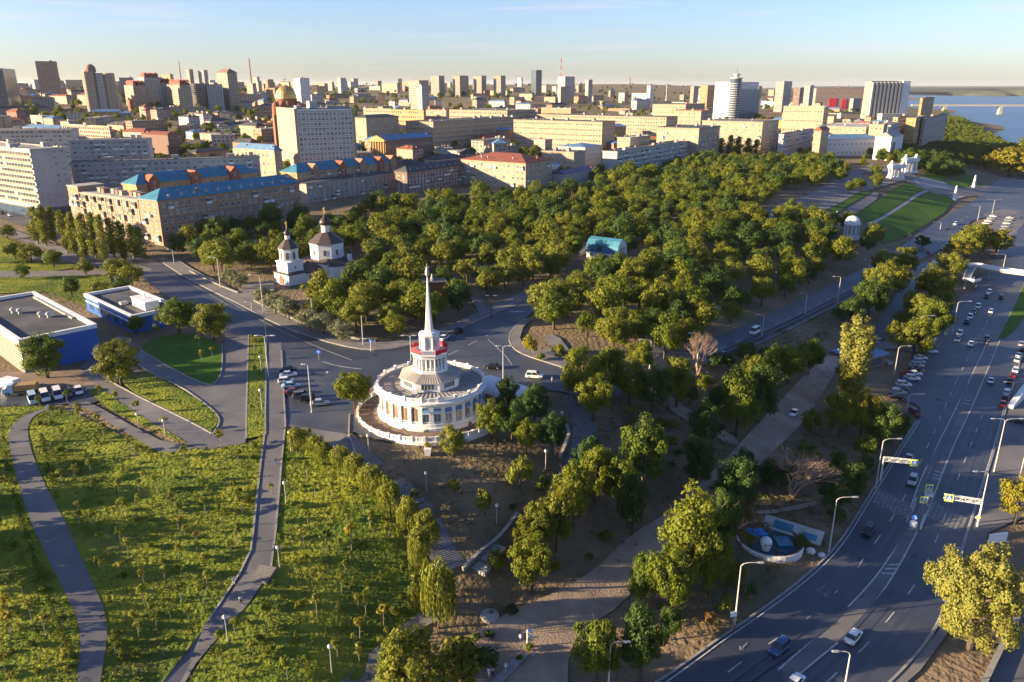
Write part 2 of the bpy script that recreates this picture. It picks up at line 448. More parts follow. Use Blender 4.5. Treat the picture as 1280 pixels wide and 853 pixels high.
def patchy(m, col, scale, lo, hi, amt):
    t = m.node_tree; b = t.nodes['Principled BSDF']; l = [q for q in t.links if q.to_node == b and q.to_socket.name == 'Base Color'][0]
    g = t.nodes.new('ShaderNodeNewGeometry'); nz = t.nodes.new('ShaderNodeTexNoise'); nz.inputs['Scale'].default_value = scale; nz.inputs['Detail'].default_value = 6
    rp = t.nodes.new('ShaderNodeValToRGB'); rp.color_ramp.elements[0].position = lo; rp.color_ramp.elements[1].position = hi; rp.color_ramp.elements[1].color = (amt,amt,amt,1)
    mx = t.nodes.new('ShaderNodeMix'); mx.data_type = 'RGBA'; mx.inputs[7].default_value = (*col,1)
    src = l.from_socket; t.links.new(g.outputs['Position'], nz.inputs['Vector']); t.links.new(nz.outputs[0], rp.inputs[0]); t.links.new(rp.outputs[0], mx.inputs[0]); t.links.new(src, mx.inputs[6]); t.links.new(mx.outputs[2], b.inputs['Base Color'])
patchy(M['grass'], (.22,.17,.075), .055, .60, .76, .7); patchy(M['grass'], (.05,.085,.016), .035, .50, .66, .7)
patchy(M['asphalt'], (.085,.088,.095), .035, .50, .72, .8); patchy(M['asphalt_old'], (.20,.18,.17), .05, .52, .72, .7); patchy(M['gravel'], (.19,.14,.10), .06, .50, .68, .7); patchy(M['soil'], (.24,.17,.10), .05, .54, .72, .7); patchy(M['white'], (.52,.48,.42), .35, .56, .80, .55); patchy(M['roofdark'], (.13,.125,.12), .12, .5, .7, .8); patchy(M['lawn'], (.12,.125,.03), .05, .5, .72, .6)
# meadows and lawns ----------------------------------------------------------
def S(name, px, m, off, it=0, **k):
    p = gxy(px)
    if it: p = chaikin(p, it, True)
    return sheet(name, p, M[m], off, **k)
MEADOW_L = [(-140,490),(-20,505),(60,508),(100,520),(150,545),(230,562),(310,556),(332,545),(327,600),(314,700),(262,778),(200,860),(160,950),(-140,950)]
MEADOW_R = [(357,533),(372,537),(392,552),(420,566),(446,590),(470,612),(495,640),(525,685),(548,740),(560,760),(528,778),(498,808),(455,856),(400,950),(190,950),(232,855),(275,797),(312,757),(338,720),(347,660)]
S('meadow', MEADOW_L, 'grass', .06, step=6)
S('meadow', MEADOW_R, 'grass', .06, step=6)
S('meadow', [(-80,346),(60,343),(135,342),(143,362),(118,388),(60,366),(40,366),(-80,372)], 'grass', .06)
S('meadow', [(-80,290),(0,296),(60,318),(100,335),(60,341),(-80,341)], 'grass', .05)

STREET = chaikin(gxy([(165,322),(200,327),(235,350),(275,370),(300,382),(345,407),(400,427),(445,438),(480,440),(515,433),(545,424),(580,411),(620,392),(650,376),(706,350),(716,354),(690,374),(655,400),(640,412),(635,424),(641,437),(655,446),(690,457),(703,461),(760,464),(815,448),(880,430),(940,404),(1000,376),(1060,347),(1110,321),(1150,290),(1200,262),(1236,235),(1262,222)]), 1) + \
         chaikin(gxy([(1300,215),(1320,262),(1262,274),(1222,272),(1195,292),(1178,312),(1150,325),(1110,345),(1050,381),(985,414),(940,436),(900,451),(870,460),(820,482),(760,505),(720,497),(700,490),(660,490),(620,497),(600,515),(560,548),(500,556),(455,548),(440,540),(405,553),(357,534),(334,534),(332,440),(300,424),(272,408),(235,388),(190,360),(165,335)]), 1)
sheet('road', STREET, M['asphalt'], .10, step=7)
S('road', [(-60,240),(20,252),(75,285),(165,318),(172,338),(120,318),(60,296),(0,272),(-60,262)], 'asphalt', .10, 1)
S('plaza', [(975,262),(1040,228),(1090,205),(1110,212),(1140,215),(1158,236),(1240,232),(1228,246),(1165,243),(1130,226),(1090,238),(1076,240),(1035,262),(1010,268)], 'paving', .12)
S('plaza', [(355,531),(440,545),(480,582),(452,596),(410,556),(372,539)], 'asphalt_old', .12)
S('plaza', [(440,520),(452,500),(480,470),(540,462),(600,470),(630,500),(612,540),(560,553),(500,553),(455,540)], 'terrace', .18, 1)
# service roads beside the blue pavilions
S('road', [(283,408),(312,418),(315,446),(314,554),(285,560),(256,565),(266,545),(275,531),(273,521),(262,511),(245,499),(225,484),(190,470),(158,446),(168,434),(190,448),(225,470),(257,484),(271,482),(277,470),(279,440)], 'asphalt_old', .12, 1)
S('road', [(266,545),(215,518),(160,491),(112,463),(100,466),(122,484),(150,505),(190,530),(234,557),(256,565)], 'asphalt_old', .13)
S('car_park', [(-60,488),(50,488),(118,483),(136,497),(118,505),(60,508),(-60,513)], 'asphalt', .12)
S('yard', [(100,462),(120,440),(150,420),(165,425),(172,437),(150,450),(112,463)], 'asphalt_old', .09)
S('yard', [(-60,468),(40,466),(100,462),(130,482),(118,484),(50,489),(-60,489)], 'yard', .10)
PATH1 = [(85,507),(110,504),(128,513),(165,534),(200,552),(246,562),(215,567),(196,566),(172,551),(135,529),(112,513)]
S('path', PATH1, 'asphalt_old', .14)
PATH2 = [(92,503),(60,513),(42,522),(35,534),(36,552),(43,576),(60,615),(78,646),(96,687),(120,738),(133,770),(135,800),(126,853),(112,950),(88,950),(97,853),(102,800),(95,770),(75,730),(50,680),(33,640),(19,590),(11,555),(12,540),(22,526),(46,515)]
S('path', PATH2, 'asphalt_old', .14, 1)
PROM = [(334,428),(352,430),(357,533),(354,575),(347,650),(342,690),(336,720),(311,757),(275,797),(245,832),(170,950),(120,950),(200,853),(225,820),(262,777),(294,735),(312,702),(318,660),(326,600),(331,545)]
S('path', PROM, 'asphalt_old', .15)
S('path', [(425,856),(452,829),(482,800),(522,770),(556,757),(548,778),(531,785),(502,812),(478,856),(455,930),(380,930)], 'paving', .14)
ALLEY = chaikin(gxy([(1034,446),(990,485),(935,545),(890,592),(840,640),(785,672),(740,718),(690,744),(640,765),(600,790),(575,800)]), 1) + chaikin(gxy([(540,853),(520,930),(720,950),(706,840),(722,792),(780,757),(800,722),(870,662),(920,612),(960,572),(1005,530),(1042,470),(1062,446)]), 1)
sheet('alley', ALLEY, M['gravel'], .10, step=6)
S('path', [(790,462),(830,492),(860,512),(890,530),(925,552),(918,560),(880,540),(845,520),(810,495),(780,470)], 'gravel', .08, 1)
S('path', [(720,495),(742,520),(748,548),(730,570),(712,590),(700,610),(690,600),(706,580),(716,552),(715,520),(700,497)], 'asphalt_old', .12, 1)
S('path', [(935,641),(970,638),(1000,632),(1020,628),(1022,632),(1000,638),(970,643),(938,645)], 'gravel', .08)
# the highway along the valley
HW_L = [(800,870),(880,815),(950,766),(1012,719),(1050,681),(1075,641),(1095,608),(1120,569),(1147,526),(1152,508),(1116,498),(1112,488),(1135,462),(1150,441),(1172,437),(1184,420),(1192,395),(1210,372),(1225,352),(1240,330),(1256,300),(1282,262)]
HW_R = [(1090,880),(1140,831),(1172,790),(1187,755),(1202,700),(1217,650),(1236,592),(1250,545),(1262,500),(1275,455),(1300,400),(1340,320),(1370,265)]
HWP = chaikin(gxy(HW_L), 1) + chaikin(gxy(HW_R), 1)[::-1]
sheet('highway', HWP, M['asphalt'], .10, step=7)
S('pavement', [(1236,592),(1250,545),(1262,500),(1275,455),(1340,455),(1330,560),(1300,640),(1262,655),(1235,668),(1222,712),(1202,760),(1180,800),(1150,840),(1105,880),(1090,880),(1140,831),(1172,790),(1187,755),(1202,700),(1217,650)], 'asphalt_old', .11)
S('pavement', [(1232,870),(1252,812),(1280,758),(1330,690),(1420,760),(1330,900)], 'asphalt_old', .12)
S('road', [(1160,438),(1183,424),(1150,432),(1110,430),(1085,425),(1072,440),(1085,446),(1110,437),(1140,441)], 'asphalt_old', .11)
S('road', [(1075,430),(1108,388),(1138,345),(1152,328),(1172,328),(1158,350),(1140,370),(1118,405),(1098,432),(1086,440)], 'asphalt', .12, 1)
S('car_park', [(1228,268),(1258,262),(1290,268),(1262,300),(1244,300),(1240,282)], 'asphalt_old', .13)
S('pavement', [(1172,437),(1184,420),(1192,395),(1212,368),(1205,366),(1186,392),(1176,415),(1160,432)], 'asphalt_old', .12)
S('grass_verge', [(1248,424),(1262,396),(1282,352),(1300,330),(1296,372),(1270,412),(1256,424)], 'lawn', .30, rim=.2)
# pavements and kerbed islands
SIDEW = gxy([(200,326),(235,349),(275,369),(300,381),(345,406),(400,426),(445,437),(480,439),(515,432),(545,423),(582,410),(644,384),(712,349),(704,349),(640,372),(609,386),(597,369),(588,372),(598,392),(551,413),(520,419),(500,427),(470,430),(430,424),(385,409),(345,391),(318,378),(345,362),(340,352),(305,357),(296,366),(275,355),(245,341),(222,326)])
sheet('pavement', SIDEW, M['paving'], .26, step=4, rim=.2)
S('pavement', [(655,399),(641,412),(636,424),(642,436),(656,445),(690,456),(706,460),(712,452),(688,446),(668,441),(654,433),(650,424),(654,411),(664,402)], 'paving', .26, step=3, rim=.2)
S('path', [(668,441),(690,447),(712,440),(700,424),(686,418),(680,425),(690,436)], 'paving', .2)
S('lawn', [(172,437),(190,425),(230,418),(279,430),(278,466),(270,482),(257,482),(226,468),(192,447)], 'lawn', .26, 1, rim=.18)
S('lawn', [(168,470),(190,470),(216,484),(245,500),(268,516),(273,530),(264,542),(215,516),(168,492),(140,470),(150,462)], 'grass', .26, rim=.18)
S('lawn', [(312,420),(332,424),(331,546),(308,551),(310,446)], 'grass', .26, step=3, rim=.16)
S('lawn', [(122,484),(150,505),(190,530),(234,556),(222,553),(180,535),(135,513),(112,493)], 'grass', .2)
S('lawn', [(1035,263),(1076,241),(1092,240),(1062,256),(1045,270)], 'lawn', .14)
S('lawn', [(1066,271),(1098,251),(1131,229),(1157,237),(1098,273),(1083,279)], 'lawn', .14)
S('lawn', [(1086,287),(1100,277),(1163,240),(1194,251),(1180,267),(1130,298),(1104,305)], 'lawn', .14)
S('lawn', [(1152,222),(1175,206),(1201,213),(1178,227)], 'lawn', .14)
S('lawn', [(1182,231),(1210,218),(1229,233),(1206,238)], 'lawn', .14)
S('path', [(1058,262),(1092,241),(1098,242),(1096,250),(1066,270)], 'paving', .13)
S('path', [(1083,280),(1098,274),(1157,238),(1163,239),(1100,277),(1086,287)], 'concrete', .13)
S('plaza', [(1157,237),(1195,250),(1238,238),(1206,238),(1178,228),(1152,222),(1140,226)], 'concrete', .13)
for px in ([(40,316),(120,322),(190,336),(188,345),(150,338),(90,330),(30,326)], [(-40,340),(60,340),(130,340),(138,345),(60,347),(-40,349)], [(10,286),(60,303),(100,318),(96,323),(50,310),(0,292)]): S('path', px, 'paving', .12)
# kerbs
kb = MB()
for pl in ([(200,327),(235,350),(275,370),(300,382),(345,407),(400,427),(445,438),(480,440),(515,433),(545,424),(580,411),(620,392),(650,376)],
           [(222,326),(245,341),(275,355),(292,364)], [(345,392),(385,409),(428,424)],
           [(112,463),(160,491),(215,518),(265,544)], [(158,446),(190,470),(225,484),(262,511),(273,522),(275,531),(266,545)], [(278,432),(278,466),(270,482),(257,483),(226,469),(172,437)],
           [(311,420),(308,551)], [(333,424),(332,545)], [(352,440),(357,533)], [(357,533),(347,650),(338,720)], [(331,545),(318,660),(312,702),(262,777)],
           [(436,545),(447,575),(467,590),(480,602)], [(437,520),(436,545)],
           [(655,400),(641,412),(635,424),(641,437),(656,446),(690,457),(703,461)],
           [(700,462),(760,464)], [(985,414),(1050,381),(1110,345)]): ribbon(chaikin(gxy(pl), 1), .35, .22, .08, kb)
kb.build('kerb', M['kerb'], None, 'structure')
kb = MB()
for pl in ([(800,872),(880,817),(950,768),(1012,721),(1050,683),(1075,643),(1095,610),(1120,571),(1147,528)], HW_R[:-2], [(1252,424),(1262,396),(1284,350)], [(1256,424),(1270,412),(1297,370)]): ribbon(chaikin(gxy(pl), 1), .4, .2, .08, kb, .3)
kb.build('kerb', M['kerb'], None, 'structure')

# tyre darkened lanes
M['wear'] = mat('tyre_worn_asphalt', (.036,.042,.056), .5, scale=.15, col2=(.050,.057,.073), coord='geo', detail=8, spec=.5)
wb = MB()
for pl, sides in (([(1195,478),(1175,524),(1150,580),(1130,625),(1107,662),(1085,692),(1065,722),(1040,747),(1015,771),(985,792),(940,820),(900,850)], (-3.3,-1.5,1.5,3.3)), ([(1228,520),(1195,605),(1180,650),(1165,690),(1150,722),(1135,745),(1105,783),(1080,812),(1040,848),(1010,880)], (-3.3,-1.5,1.5,3.3)), ([(255,360),(300,386),(340,410),(400,437),(440,452)], (-3.2,-1.4,1.4,3.2)), ([(880,446),(940,420),(1000,393),(1060,363),(1110,334)], (-2.6,-1.1,1.1,2.6))):
    for sd in sides: ribbon(chaikin(gxy(pl), 2), .75, 0, .135, wb, sd)
wb.build('tyre_marks', M['wear'], None, 'structure')
# painted markings
S('median', [(1242,424),(1228,442),(1190,522),(1160,580),(1142,622),(1131,664),(1146,667),(1163,632),(1175,600),(1190,562),(1215,510),(1240,450),(1250,426)], 'asphalt_old', .13)
S('median', [(1131,666),(1105,711),(1062,760),(995,820),(955,855),(920,890),(950,892),(985,856),(1005,840),(1072,785),(1117,722),(1146,668)], 'asphalt_old', .13)
pm = MB()
def line(px, w=.28, off=.16): ribbon(chaikin(gxy(px), 2), w, 0, off, pm)
def dashes(px, on=4.0, gap=7.0, w=.22, off=.16):
    P = chaikin(gxy(px), 2); acc = 0.0; cur = []
    for a, b in zip(P, P[1:]):
        a, b = Vector(a), Vector(b); L = (b-a).length; s = 0
        while s < L:
            ph = acc % (on+gap); 
            if ph < on:
                e = min(L, s + on - ph); ribbon([a.lerp(b, s/L), a.lerp(b, e/L)], w, 0, off, pm)
            else: e = min(L, s + on + gap - ph)
            acc += e - s + 1e-6; s = e + 1e-6
MED_L = [(1236,424),(1228,442),(1190,522),(1160,580),(1142,622),(1131,664)]
MED_R = [(1250,426),(1240,450),(1215,510),(1190,562),(1175,600),(1163,632),(1150,664)]
line(MED_L, .3); line(MED_R, .3)
MED2_L = [(1131,664),(1105,711),(1062,760),(995,820),(955,855),(920,890)]; MED2_R = [(1146,667),(1117,722),(1072,785),(1005,840),(985,856),(950,892)]
line(MED2_L, .3); line(MED2_R, .3)
dashes([(1195,478),(1175,524),(1150,580),(1130,625),(1107,662),(1085,692),(1065,722),(1040,747),(1015,771),(985,792),(940,820),(900,850)])
dashes([(1228,520),(1195,605),(1180,650),(1165,690),(1150,722),(1135,745),(1105,783),(1080,812),(1040,848),(1010,880)])
dashes([(1246,380),(1225,420),(1195,478)]); 
line([(1150,527),(1122,572),(1098,610),(1078,643),(1054,683),(1016,722),(954,769),(884,818),(815,868)], .22)
line([(1258,500),(1246,545),(1232,592),(1213,650),(1198,700),(1183,752),(1167,790),(1136,830),(1095,878)], .22)
for (a, b) in (((1162,589),(1178,593)), ((1160,593),(1176,597)), ((1158,597),(1174,601)), ((1200,500),(1213,503)), ((1198,504),(1211,507)), ((1110,708),(1124,708)), ((1106,713),(1121,713)), ((1102,719),(1117,719)), ((1236,445),(1242,446))): line([a, b], .5)
zm = pm; pm = MB()
for k in range(9):                                     # zebra crossing, two halves
    t = k/8.0
    ax, ay = 1100 + t*40, 614 + t*19; line([(ax, ay), (ax-8, ay+17)], .75)
for k in range(9):
    t = k/8.0
    ax, ay = 1163 + t*44, 627 + t*22; line([(ax, ay), (ax-9, ay+18)], .75)
for (x, y) in ((1022,742),(1030,748),(925,815),(933,838),(955,832)):      # worn lane arrows
    line([(x,y),(x+9,y-9)], .28); line([(x,y),(x+5,y-1)], .3); line([(x,y),(x,y-5)], .3)
pm.build('crossing_markings', M['wornpaint'], None, 'structure'); pm = zm
line([(1145,624),(1137,655)], .3); line([(1160,632),(1150,660)], .3)
line([(255,360),(300,386),(340,410),(400,437),(440,452)], .2); line([(215,345),(250,362),(285,383)], .2)
dashes([(560,446),(600,426),(640,404),(680,380)], 5, 5); line([(610,426),(632,446),(640,458)], .2)
dashes([(880,446),(940,420),(1000,393),(1060,363),(1110,334)], 5, 6)
line([(1165,305),(1200,278),(1215,268)], .3); line([(404,454),(420,459),(440,462),(452,463)], .3)
for k in range(4): line([(636+k*4, 391-k*.2),(644+k*4, 392-k*.2)], .6)
def patchwork(n, A, B, wid):
    for k in range(n):
        t = random.random(); u = random.uniform(-1,1)*wid; px = A[0]+(B[0]-A[0])*t+u; py = A[1]+(B[1]-A[1])*t
        a, b = random.uniform(4,16), random.uniform(2,6); sk = random.uniform(.3,.7)
        try: S('asphalt_repair', [(px,py),(px+a,py+a*.12),(px+a-b*sk,py+b),(px-b*sk,py+b-a*.1)], 'patch', .115, step=4)
        except Exception: pass
patchwork(10, (210,345), (470,445), 12); patchwork(9, (350,470), (640,460), 25); patchwork(12, (960,850), (1215,430), 22); patchwork(8, (1060,850), (1240,480), 15); patchwork(8, (880,445), (1170,300), 4)
pm.build('road_markings', M['paint'], None, 'structure')

# ------------------------------------------------------------------ buildings
WMESH = {}
def win_mesh(w, h, glass='glass', frame='frame', bars=1, sill=True):
    """one window: proud frame, recessed pane, glazing bar, sill; faces -Y, centred on its foot"""
    k = (w, h, glass, frame, bars, sill)
    if k in WMESH: return WMESH[k]
    mb = MB(); t = .10; p = .09
    mb.quad((-w/2,-.03,0),(w/2,-.03,0),(w/2,-.03,h),(-w/2,-.03,h),0)
    for x0,x1,z0,z1 in ((-w/2-t,-w/2,-t,h+t),(w/2,w/2+t,-t,h+t),(-w/2,w/2,-t,0),(-w/2,w/2,h,h+t)):
        mb.quad((x0,-p,z0),(x1,-p,z0),(x1,-p,z1),(x0,-p,z1),1)
    mb.quad((-w/2,-p,0),(-w/2,-.03,0),(-w/2,-.03,h),(-w/2,-p,h),1); mb.quad((w/2,-.03,0),(w/2,-p,0),(w/2,-p,h),(w/2,-.03,h),1)
    mb.quad((-w/2,-.03,h),(w/2,-.03,h),(w/2,-p,h),(-w/2,-p,h),1)
    for b in range(bars):
        x = -w/2 + w*(b+1)/(bars+1); mb.box(x-.04,-.07,0,x+.04,-.03,h,1,bottom=False)
    if sill: mb.box(-w/2-.18,-.22,-.18,w/2+.18,.0,-t,1)
    WMESH[k] = mb.mesh('window', [M[glass], M[frame]]); return WMESH[k]
BALC = {}
def balc_mesh(w, mats, glazed):
    k = (w, mats, glazed)
    if k in BALC: return BALC[k]
    mb = MB()
    mb.box(-w/2,-1.1,-.15,w/2,0,.02,0); mb.box(-w/2,-1.1,.02,w/2,-1.02,1.05,0); mb.box(-w/2,-1.02,.02,-w/2+.08,0,1.05,0); mb.box(w/2-.08,-1.02,.02,w/2,0,1.05,0)
    if glazed:
        mb.box(-w/2+.03,-1.05,1.05,w/2-.03,0,2.5,1); mb.box(-w/2,-1.1,2.5,w/2,0,2.6,0)
    BALC[k] = mb.mesh('balcony', [M[mats], M['glass2']]); return BALC[k]
FACES = {'S': (0.0, lambda u, d, w, l: (u, 0)), 'W': (-math.pi/2, lambda u, d, w, l: (0, u)), 'E': (math.pi/2, lambda u, d, w, l: (w, u)), 'N': (math.pi, lambda u, d, w, l: (u, l))}
def facade(root, face, w, l, z0, floors, fh, bay, ww, wh, sillh=.95, glass='glass', frame='frame', skip=0.0, balc=0.0, bm='white', mode='obj', u0=None, u1=None, rng=None, off=(0,0), bars=1, acc=None, sill=True):
    rng = rng or random
    rz, pos = FACES[face]
    L = w if face in 'SN' else l
    a = 0.9 if u0 is None else u0; b = L - .9 if u1 is None else u1
    n = max(1, int((b - a) / bay)); st = (b - a) / n
    me = win_mesh(ww, wh, glass, frame, bars, sill)
    for f in range(floors):
        for k in range(n):
            if rng.random() < skip: continue
            u = a + st*(k+.5); x, y = pos(u, 0, w, l); x += off[0]; y += off[1]
            z = z0 + f*fh + sillh
            if mode == 'obj': link('window', me, root, None, (x, y, z), rz)
            else: acc.append((x, y, z, rz, ww, wh))
            if balc and f > 0 and rng.random() < balc:
                link('balcony', balc_mesh(round(ww+1.2,1), bm, rng.random() < .5), root, None, (x, y, z-sillh+.1), rz)
def win_join(root, acc, glass='glass2', frame='frame'):
    """windows too small to pick apart one by one: real frames and panes joined into one part"""
    if not acc: return
    mb = MB()
    for x, y, z, rz, w, h in acc:
        c, s_ = math.cos(rz), math.sin(rz)
        T = lambda X, Y, Z: (x + X*c - Y*s_, y + X*s_ + Y*c, z + Z)
        g = 0 if random.random() < .7 else 2
        for x0,x1,z0,z1,yy,m in ((-w/2,w/2,0,h,-.06,g),(-w/2-.12,w/2+.12,-.2,0,-.2,1)):
            mb.quad(T(x0,yy,z0),T(x1,yy,z0),T(x1,yy,z1),T(x0,yy,z1),m)
        mb.quad(T(-w/2-.12,-.2,0),T(w/2+.12,-.2,0),T(w/2+.12,0,0),T(-w/2-.12,0,0),1)
    o = mb.build('window', [M['glass'], M[frame], M[glass]], root, 'stuff')
def hip(mb, x0, y0, x1, y1, z, h, m=0, ov=.6):
    x0 -= ov; y0 -= ov; x1 += ov; y1 += ov
    w, l = x1-x0, y1-y0
    if w >= l: a, b = (x0+l/2*.9, (y0+y1)/2), (x1-l/2*.9, (y0+y1)/2)
    else: a, b = ((x0+x1)/2, y0+w/2*.9), ((x0+x1)/2, y1-w/2*.9)
    A, B = (*a, z+h), (*b, z+h)
    p = [(x0,y0,z),(x1,y0,z),(x1,y1,z),(x0,y1,z)]
    if w >= l:
        mb.poly([p[0],p[1],B,A],m); mb.poly([p[2],p[3],A,B],m); mb.poly([p[1],p[2],B],m); mb.poly([p[3],p[0],A],m)
    else:
        mb.poly([p[0],p[1],A],m); mb.poly([p[1],p[2],B,A],m); mb.poly([p[2],p[3],B],m); mb.poly([p[3],p[0],A,B],m)
    mb.box(x0,y0,z-.35,x1,y1,z-.01,m)
def roof_clutter(root, x0, y0, x1, y1, z, n, rng, big=True):
    for k in range(n):
        x, y = rng.uniform(x0+1, x1-1), rng.uniform(y0+1, y1-1)
        mb = MB(); t = rng.random()
        if t < .45: mb.box(x-.5,y-.4,z-.3,x+.5,y+.4,z+1.1); mb.box(x-.65,y-.55,z+1.1,x+.65,y+.55,z+1.25); nm = 'chimney'; mt = rng.choice(('beige','grey','redbrick'))
        elif t < .75 and big: w = rng.uniform(1.2,2.4); mb.box(x-w,y-1.2,z-.2,x+w,y+1.2,z+2.2); mb.box(x-w-.2,y-1.4,z+2.2,x+w+.2,y+1.4,z+2.4); nm = 'stair_head'; mt = rng.choice(('offwhite','beige'))
        else: mb.lathe([(.35,z-.2),(.35,z+.8),(.6,z+.9),(.1,z+1.3)],7,0,(x,y),0,False,True); nm = 'roof_vent'; mt = 'metal'
        mb.build(nm, M[mt], root)
NAMED = []       # world boxes of the named buildings, so that the filler keeps clear
def solve_len(P, ang, px):
    """distance from P along ang until image column px"""
    k = (px - 640) / FPX
    dx, dy = math.cos(ang), math.sin(ang)
    # X - k*dep = 0, dep = Y*cp - (z-H)*sp
    a = P.x - k*(P.y*cp - (P.z + 10 - CAM_H)*sp); b = dx - k*dy*cp
    return -a / b
def place(px, Y):
    X = (px-640)/FPX*(Y*cp + (CAM_H-8)*sp)
    for _ in range(3):
        z = terr(X, Y); X = (px-640)/FPX*(Y*cp - (z+10-CAM_H)*sp)
    return Vector((X, Y, terr(X, Y)))
def top_h(P, py):
    v = -(py - 426.5)/FPX
    # Z such that projected row = py
    t = (cp*1 + v*sp); 
    return CAM_H + P.y*(-sp + v*cp)/t - P.z
def block(name, label, px, Y, top, px_r, depth=None, px_l=None, ang=56, floors=5, wall='cream', roof='flat', rooftype='flat', rh=3.0, bay=3.3, ww=1.3, wh=1.6, glass='glass2', frame='frame',
          mode='obj', faces='SW', balc=0.0, skip=.04, cat='apartment block', clutter=6, cornice=True, group=None, fh=None, plinth=None, zlow=None, faceW=None, bars=1, parapet=None):
    a = R(ang); P = place(px, Y)
    w = abs(solve_len(P, a, px_r)); l = depth if depth else abs(solve_len(P, a + math.pi/2, px_l))
    w = min(w, 320); l = min(l, 260)
    h = top_h(P, top)
    P = Vector((P.x, P.y, P.z - 1.5)); h += 1.5
    root = thing(name, label, cat, P, a, group)
    rng = random.Random(hash(name + str(px) + str(Y)) & 0xffff if False else int(px*7 + Y*13))
    NAMED.append((P.x, P.y, a, w, l))
    mb = MB()
    mb.box(0,0,0,w,l,h,0)
    mb.build('wall', M[wall], root)
    if cornice:
        mb = MB(); zc = h - .1
        mb.box(-.45,-.45,zc-.5,w+.45,l+.45,zc+.28); mb.build('cornice', M[parapet or wall], root)
    mb = MB(); zr = h + .2
    if rooftype == 'hip': hip(mb, 0, 0, w, l, zr+.35, rh)
    elif rooftype == 'gable':
        x0,y0,x1,y1 = -.5,-.5,w+.5,l+.5
        if w >= l:
            ym = l/2; mb.quad((x0,y0,zr),(x1,y0,zr),(x1,ym,zr+rh),(x0,ym,zr+rh)); mb.quad((x1,y1,zr),(x0,y1,zr),(x0,ym,zr+rh),(x1,ym,zr+rh)); mb.poly([(x0,y0,zr),(x0,ym,zr+rh),(x0,y1,zr)]); mb.poly([(x1,y0,zr),(x1,y1,zr),(x1,ym,zr+rh)])
        else:
            xm = w/2; mb.quad((x0,y1,zr),(x0,y0,zr),(xm,y0,zr+rh),(xm,y1,zr+rh)); mb.quad((x1,y0,zr),(x1,y1,zr),(xm,y1,zr+rh),(xm,y0,zr+rh)); mb.poly([(x0,y0,zr),(x1,y0,zr),(xm,y0,zr+rh)]); mb.poly([(x0,y1,zr),(xm,y1,zr+rh),(x1,y1,zr)])
    else:
        mb.box(.3,.3,h-.2,w-.3,l-.3,h+.22,0)
        for q in ((0,0,w,.3),(0,l-.3,w,l),(0,.3,.3,l-.3),(w-.3,.3,w,l-.3)): mb.box(q[0],q[1],h+.18,q[2],q[3],h+.62)
    mb.build('roof', M[roof], root)
    fl = fh or h/floors*.98
    nf = int(h/fl) if fh else floors
    z00 = h - nf*fl - (.35 if cornice else 0.1)
    acc = []
    for f in faces:
        W_ = faceW if (faceW and f == 'W') else {}
        facade(root, f, w, l, z00, nf, fl, W_.get('bay', bay), W_.get('ww', ww), W_.get('wh', wh), glass=glass, frame=frame, skip=W_.get('skip', skip), balc=W_.get('balc', balc), mode=mode, rng=rng, acc=acc, bars=bars, sillh=max(.6, (fl-wh)*.5))
    if mode != 'obj': win_join(root, acc, glass, frame)
    if clutter: roof_clutter(root, 0, 0, w, l, h + (rh*.55 if rooftype != 'flat' else .3), clutter, rng, rooftype == 'flat')
    return root, w, l, h
def band_part(root, name, m, boxes):
    mb = MB()
    for b in boxes: mb.box(*b)
    return mb.build(name, M[m], root)

# the long tan corner house behind the poplars: two wings
r_, w, l, h = block('corner_house','tan brick corner house of six storeys with a blue sheet roof on its shaded wing',201,353,252,376,depth=15,floors=6,wall='tan',roof='teal',rooftype='hip',rh=4.2,ww=1.4,wh=1.9,balc=.10,clutter=9,faces='S')
facade(r_,'W',w,l,h-6*h/6*.98-.35,6,h/6*.98,3.4,1.4,1.9,glass='glass2',balc=.3,mode='obj')
P0 = place(201,353); Lw = abs(solve_len(P0, R(146), 92))
mb = MB(); mb.box(0,15.02,0,14,Lw,h-1.2); mb.box(-.6,Lw-9,0,13,Lw+1,h+1.8); mb.build('wing', M['tan'], r_)
mb = MB(); mb.box(-.4,15.6,h-1.2,14.4,Lw-9.1,h-.7); mb.box(.6,16,h-.7,13.4,Lw-9.5,h-.5); mb.box(-.9,Lw-9.3,h+1.8,13.3,Lw+1.3,h+2.3); mb.build('wing_roof', M['flatlight'], r_)
facade(r_,'W',14,Lw,.6,6,(h-1.2)/6*.98,3.5,1.5,2.0,glass='glass2',balc=.42,bm='cream',u0=17,u1=Lw-9,rng=random.Random(3))
facade(r_,'W',14,Lw,.6,6,(h-1.2)/6*.98,3.5,1.5,2.0,glass='glass2',balc=.2,u0=Lw-8.5,u1=Lw+.5,off=(-.62,0))
for k in range(8):
    y = 20 + k*(Lw-34)/8; mb = MB(); mb.box(4+k%3,y,h-.6,7+k%3,y+2.4,h+1.6); mb.box(3.8+k%3,y-.2,h+1.6,7.2+k%3,y+2.6,h+1.8); mb.build('stair_head', M['beige' if k % 2 else 'brown'], r_)
# pilaster strips down the sunlit wing and string courses
band_part(r_,'pilaster','cream',[(-.22,16+k*7.0,.5,0,16.8+k*7.0,h-1.3) for k in range(int((Lw-26)/7))])
band_part(r_,'string_course','brown',[(0,-.14,h*.62,w,0,h*.62+.3),(0,-.14,h*.28,w,0,h*.28+.25)])
for k in range(11): mb = MB(); x = 6+k*(w-10)/11; mb.box(x,.8,h+.6,x+1.1,2.6,h+2.2); mb.poly([(x-.2,.6,h+2.2),(x+1.3,.6,h+2.2),(x+.55,1.6,h+3.0)]); mb.build('dormer', M['offwhite'], r_)

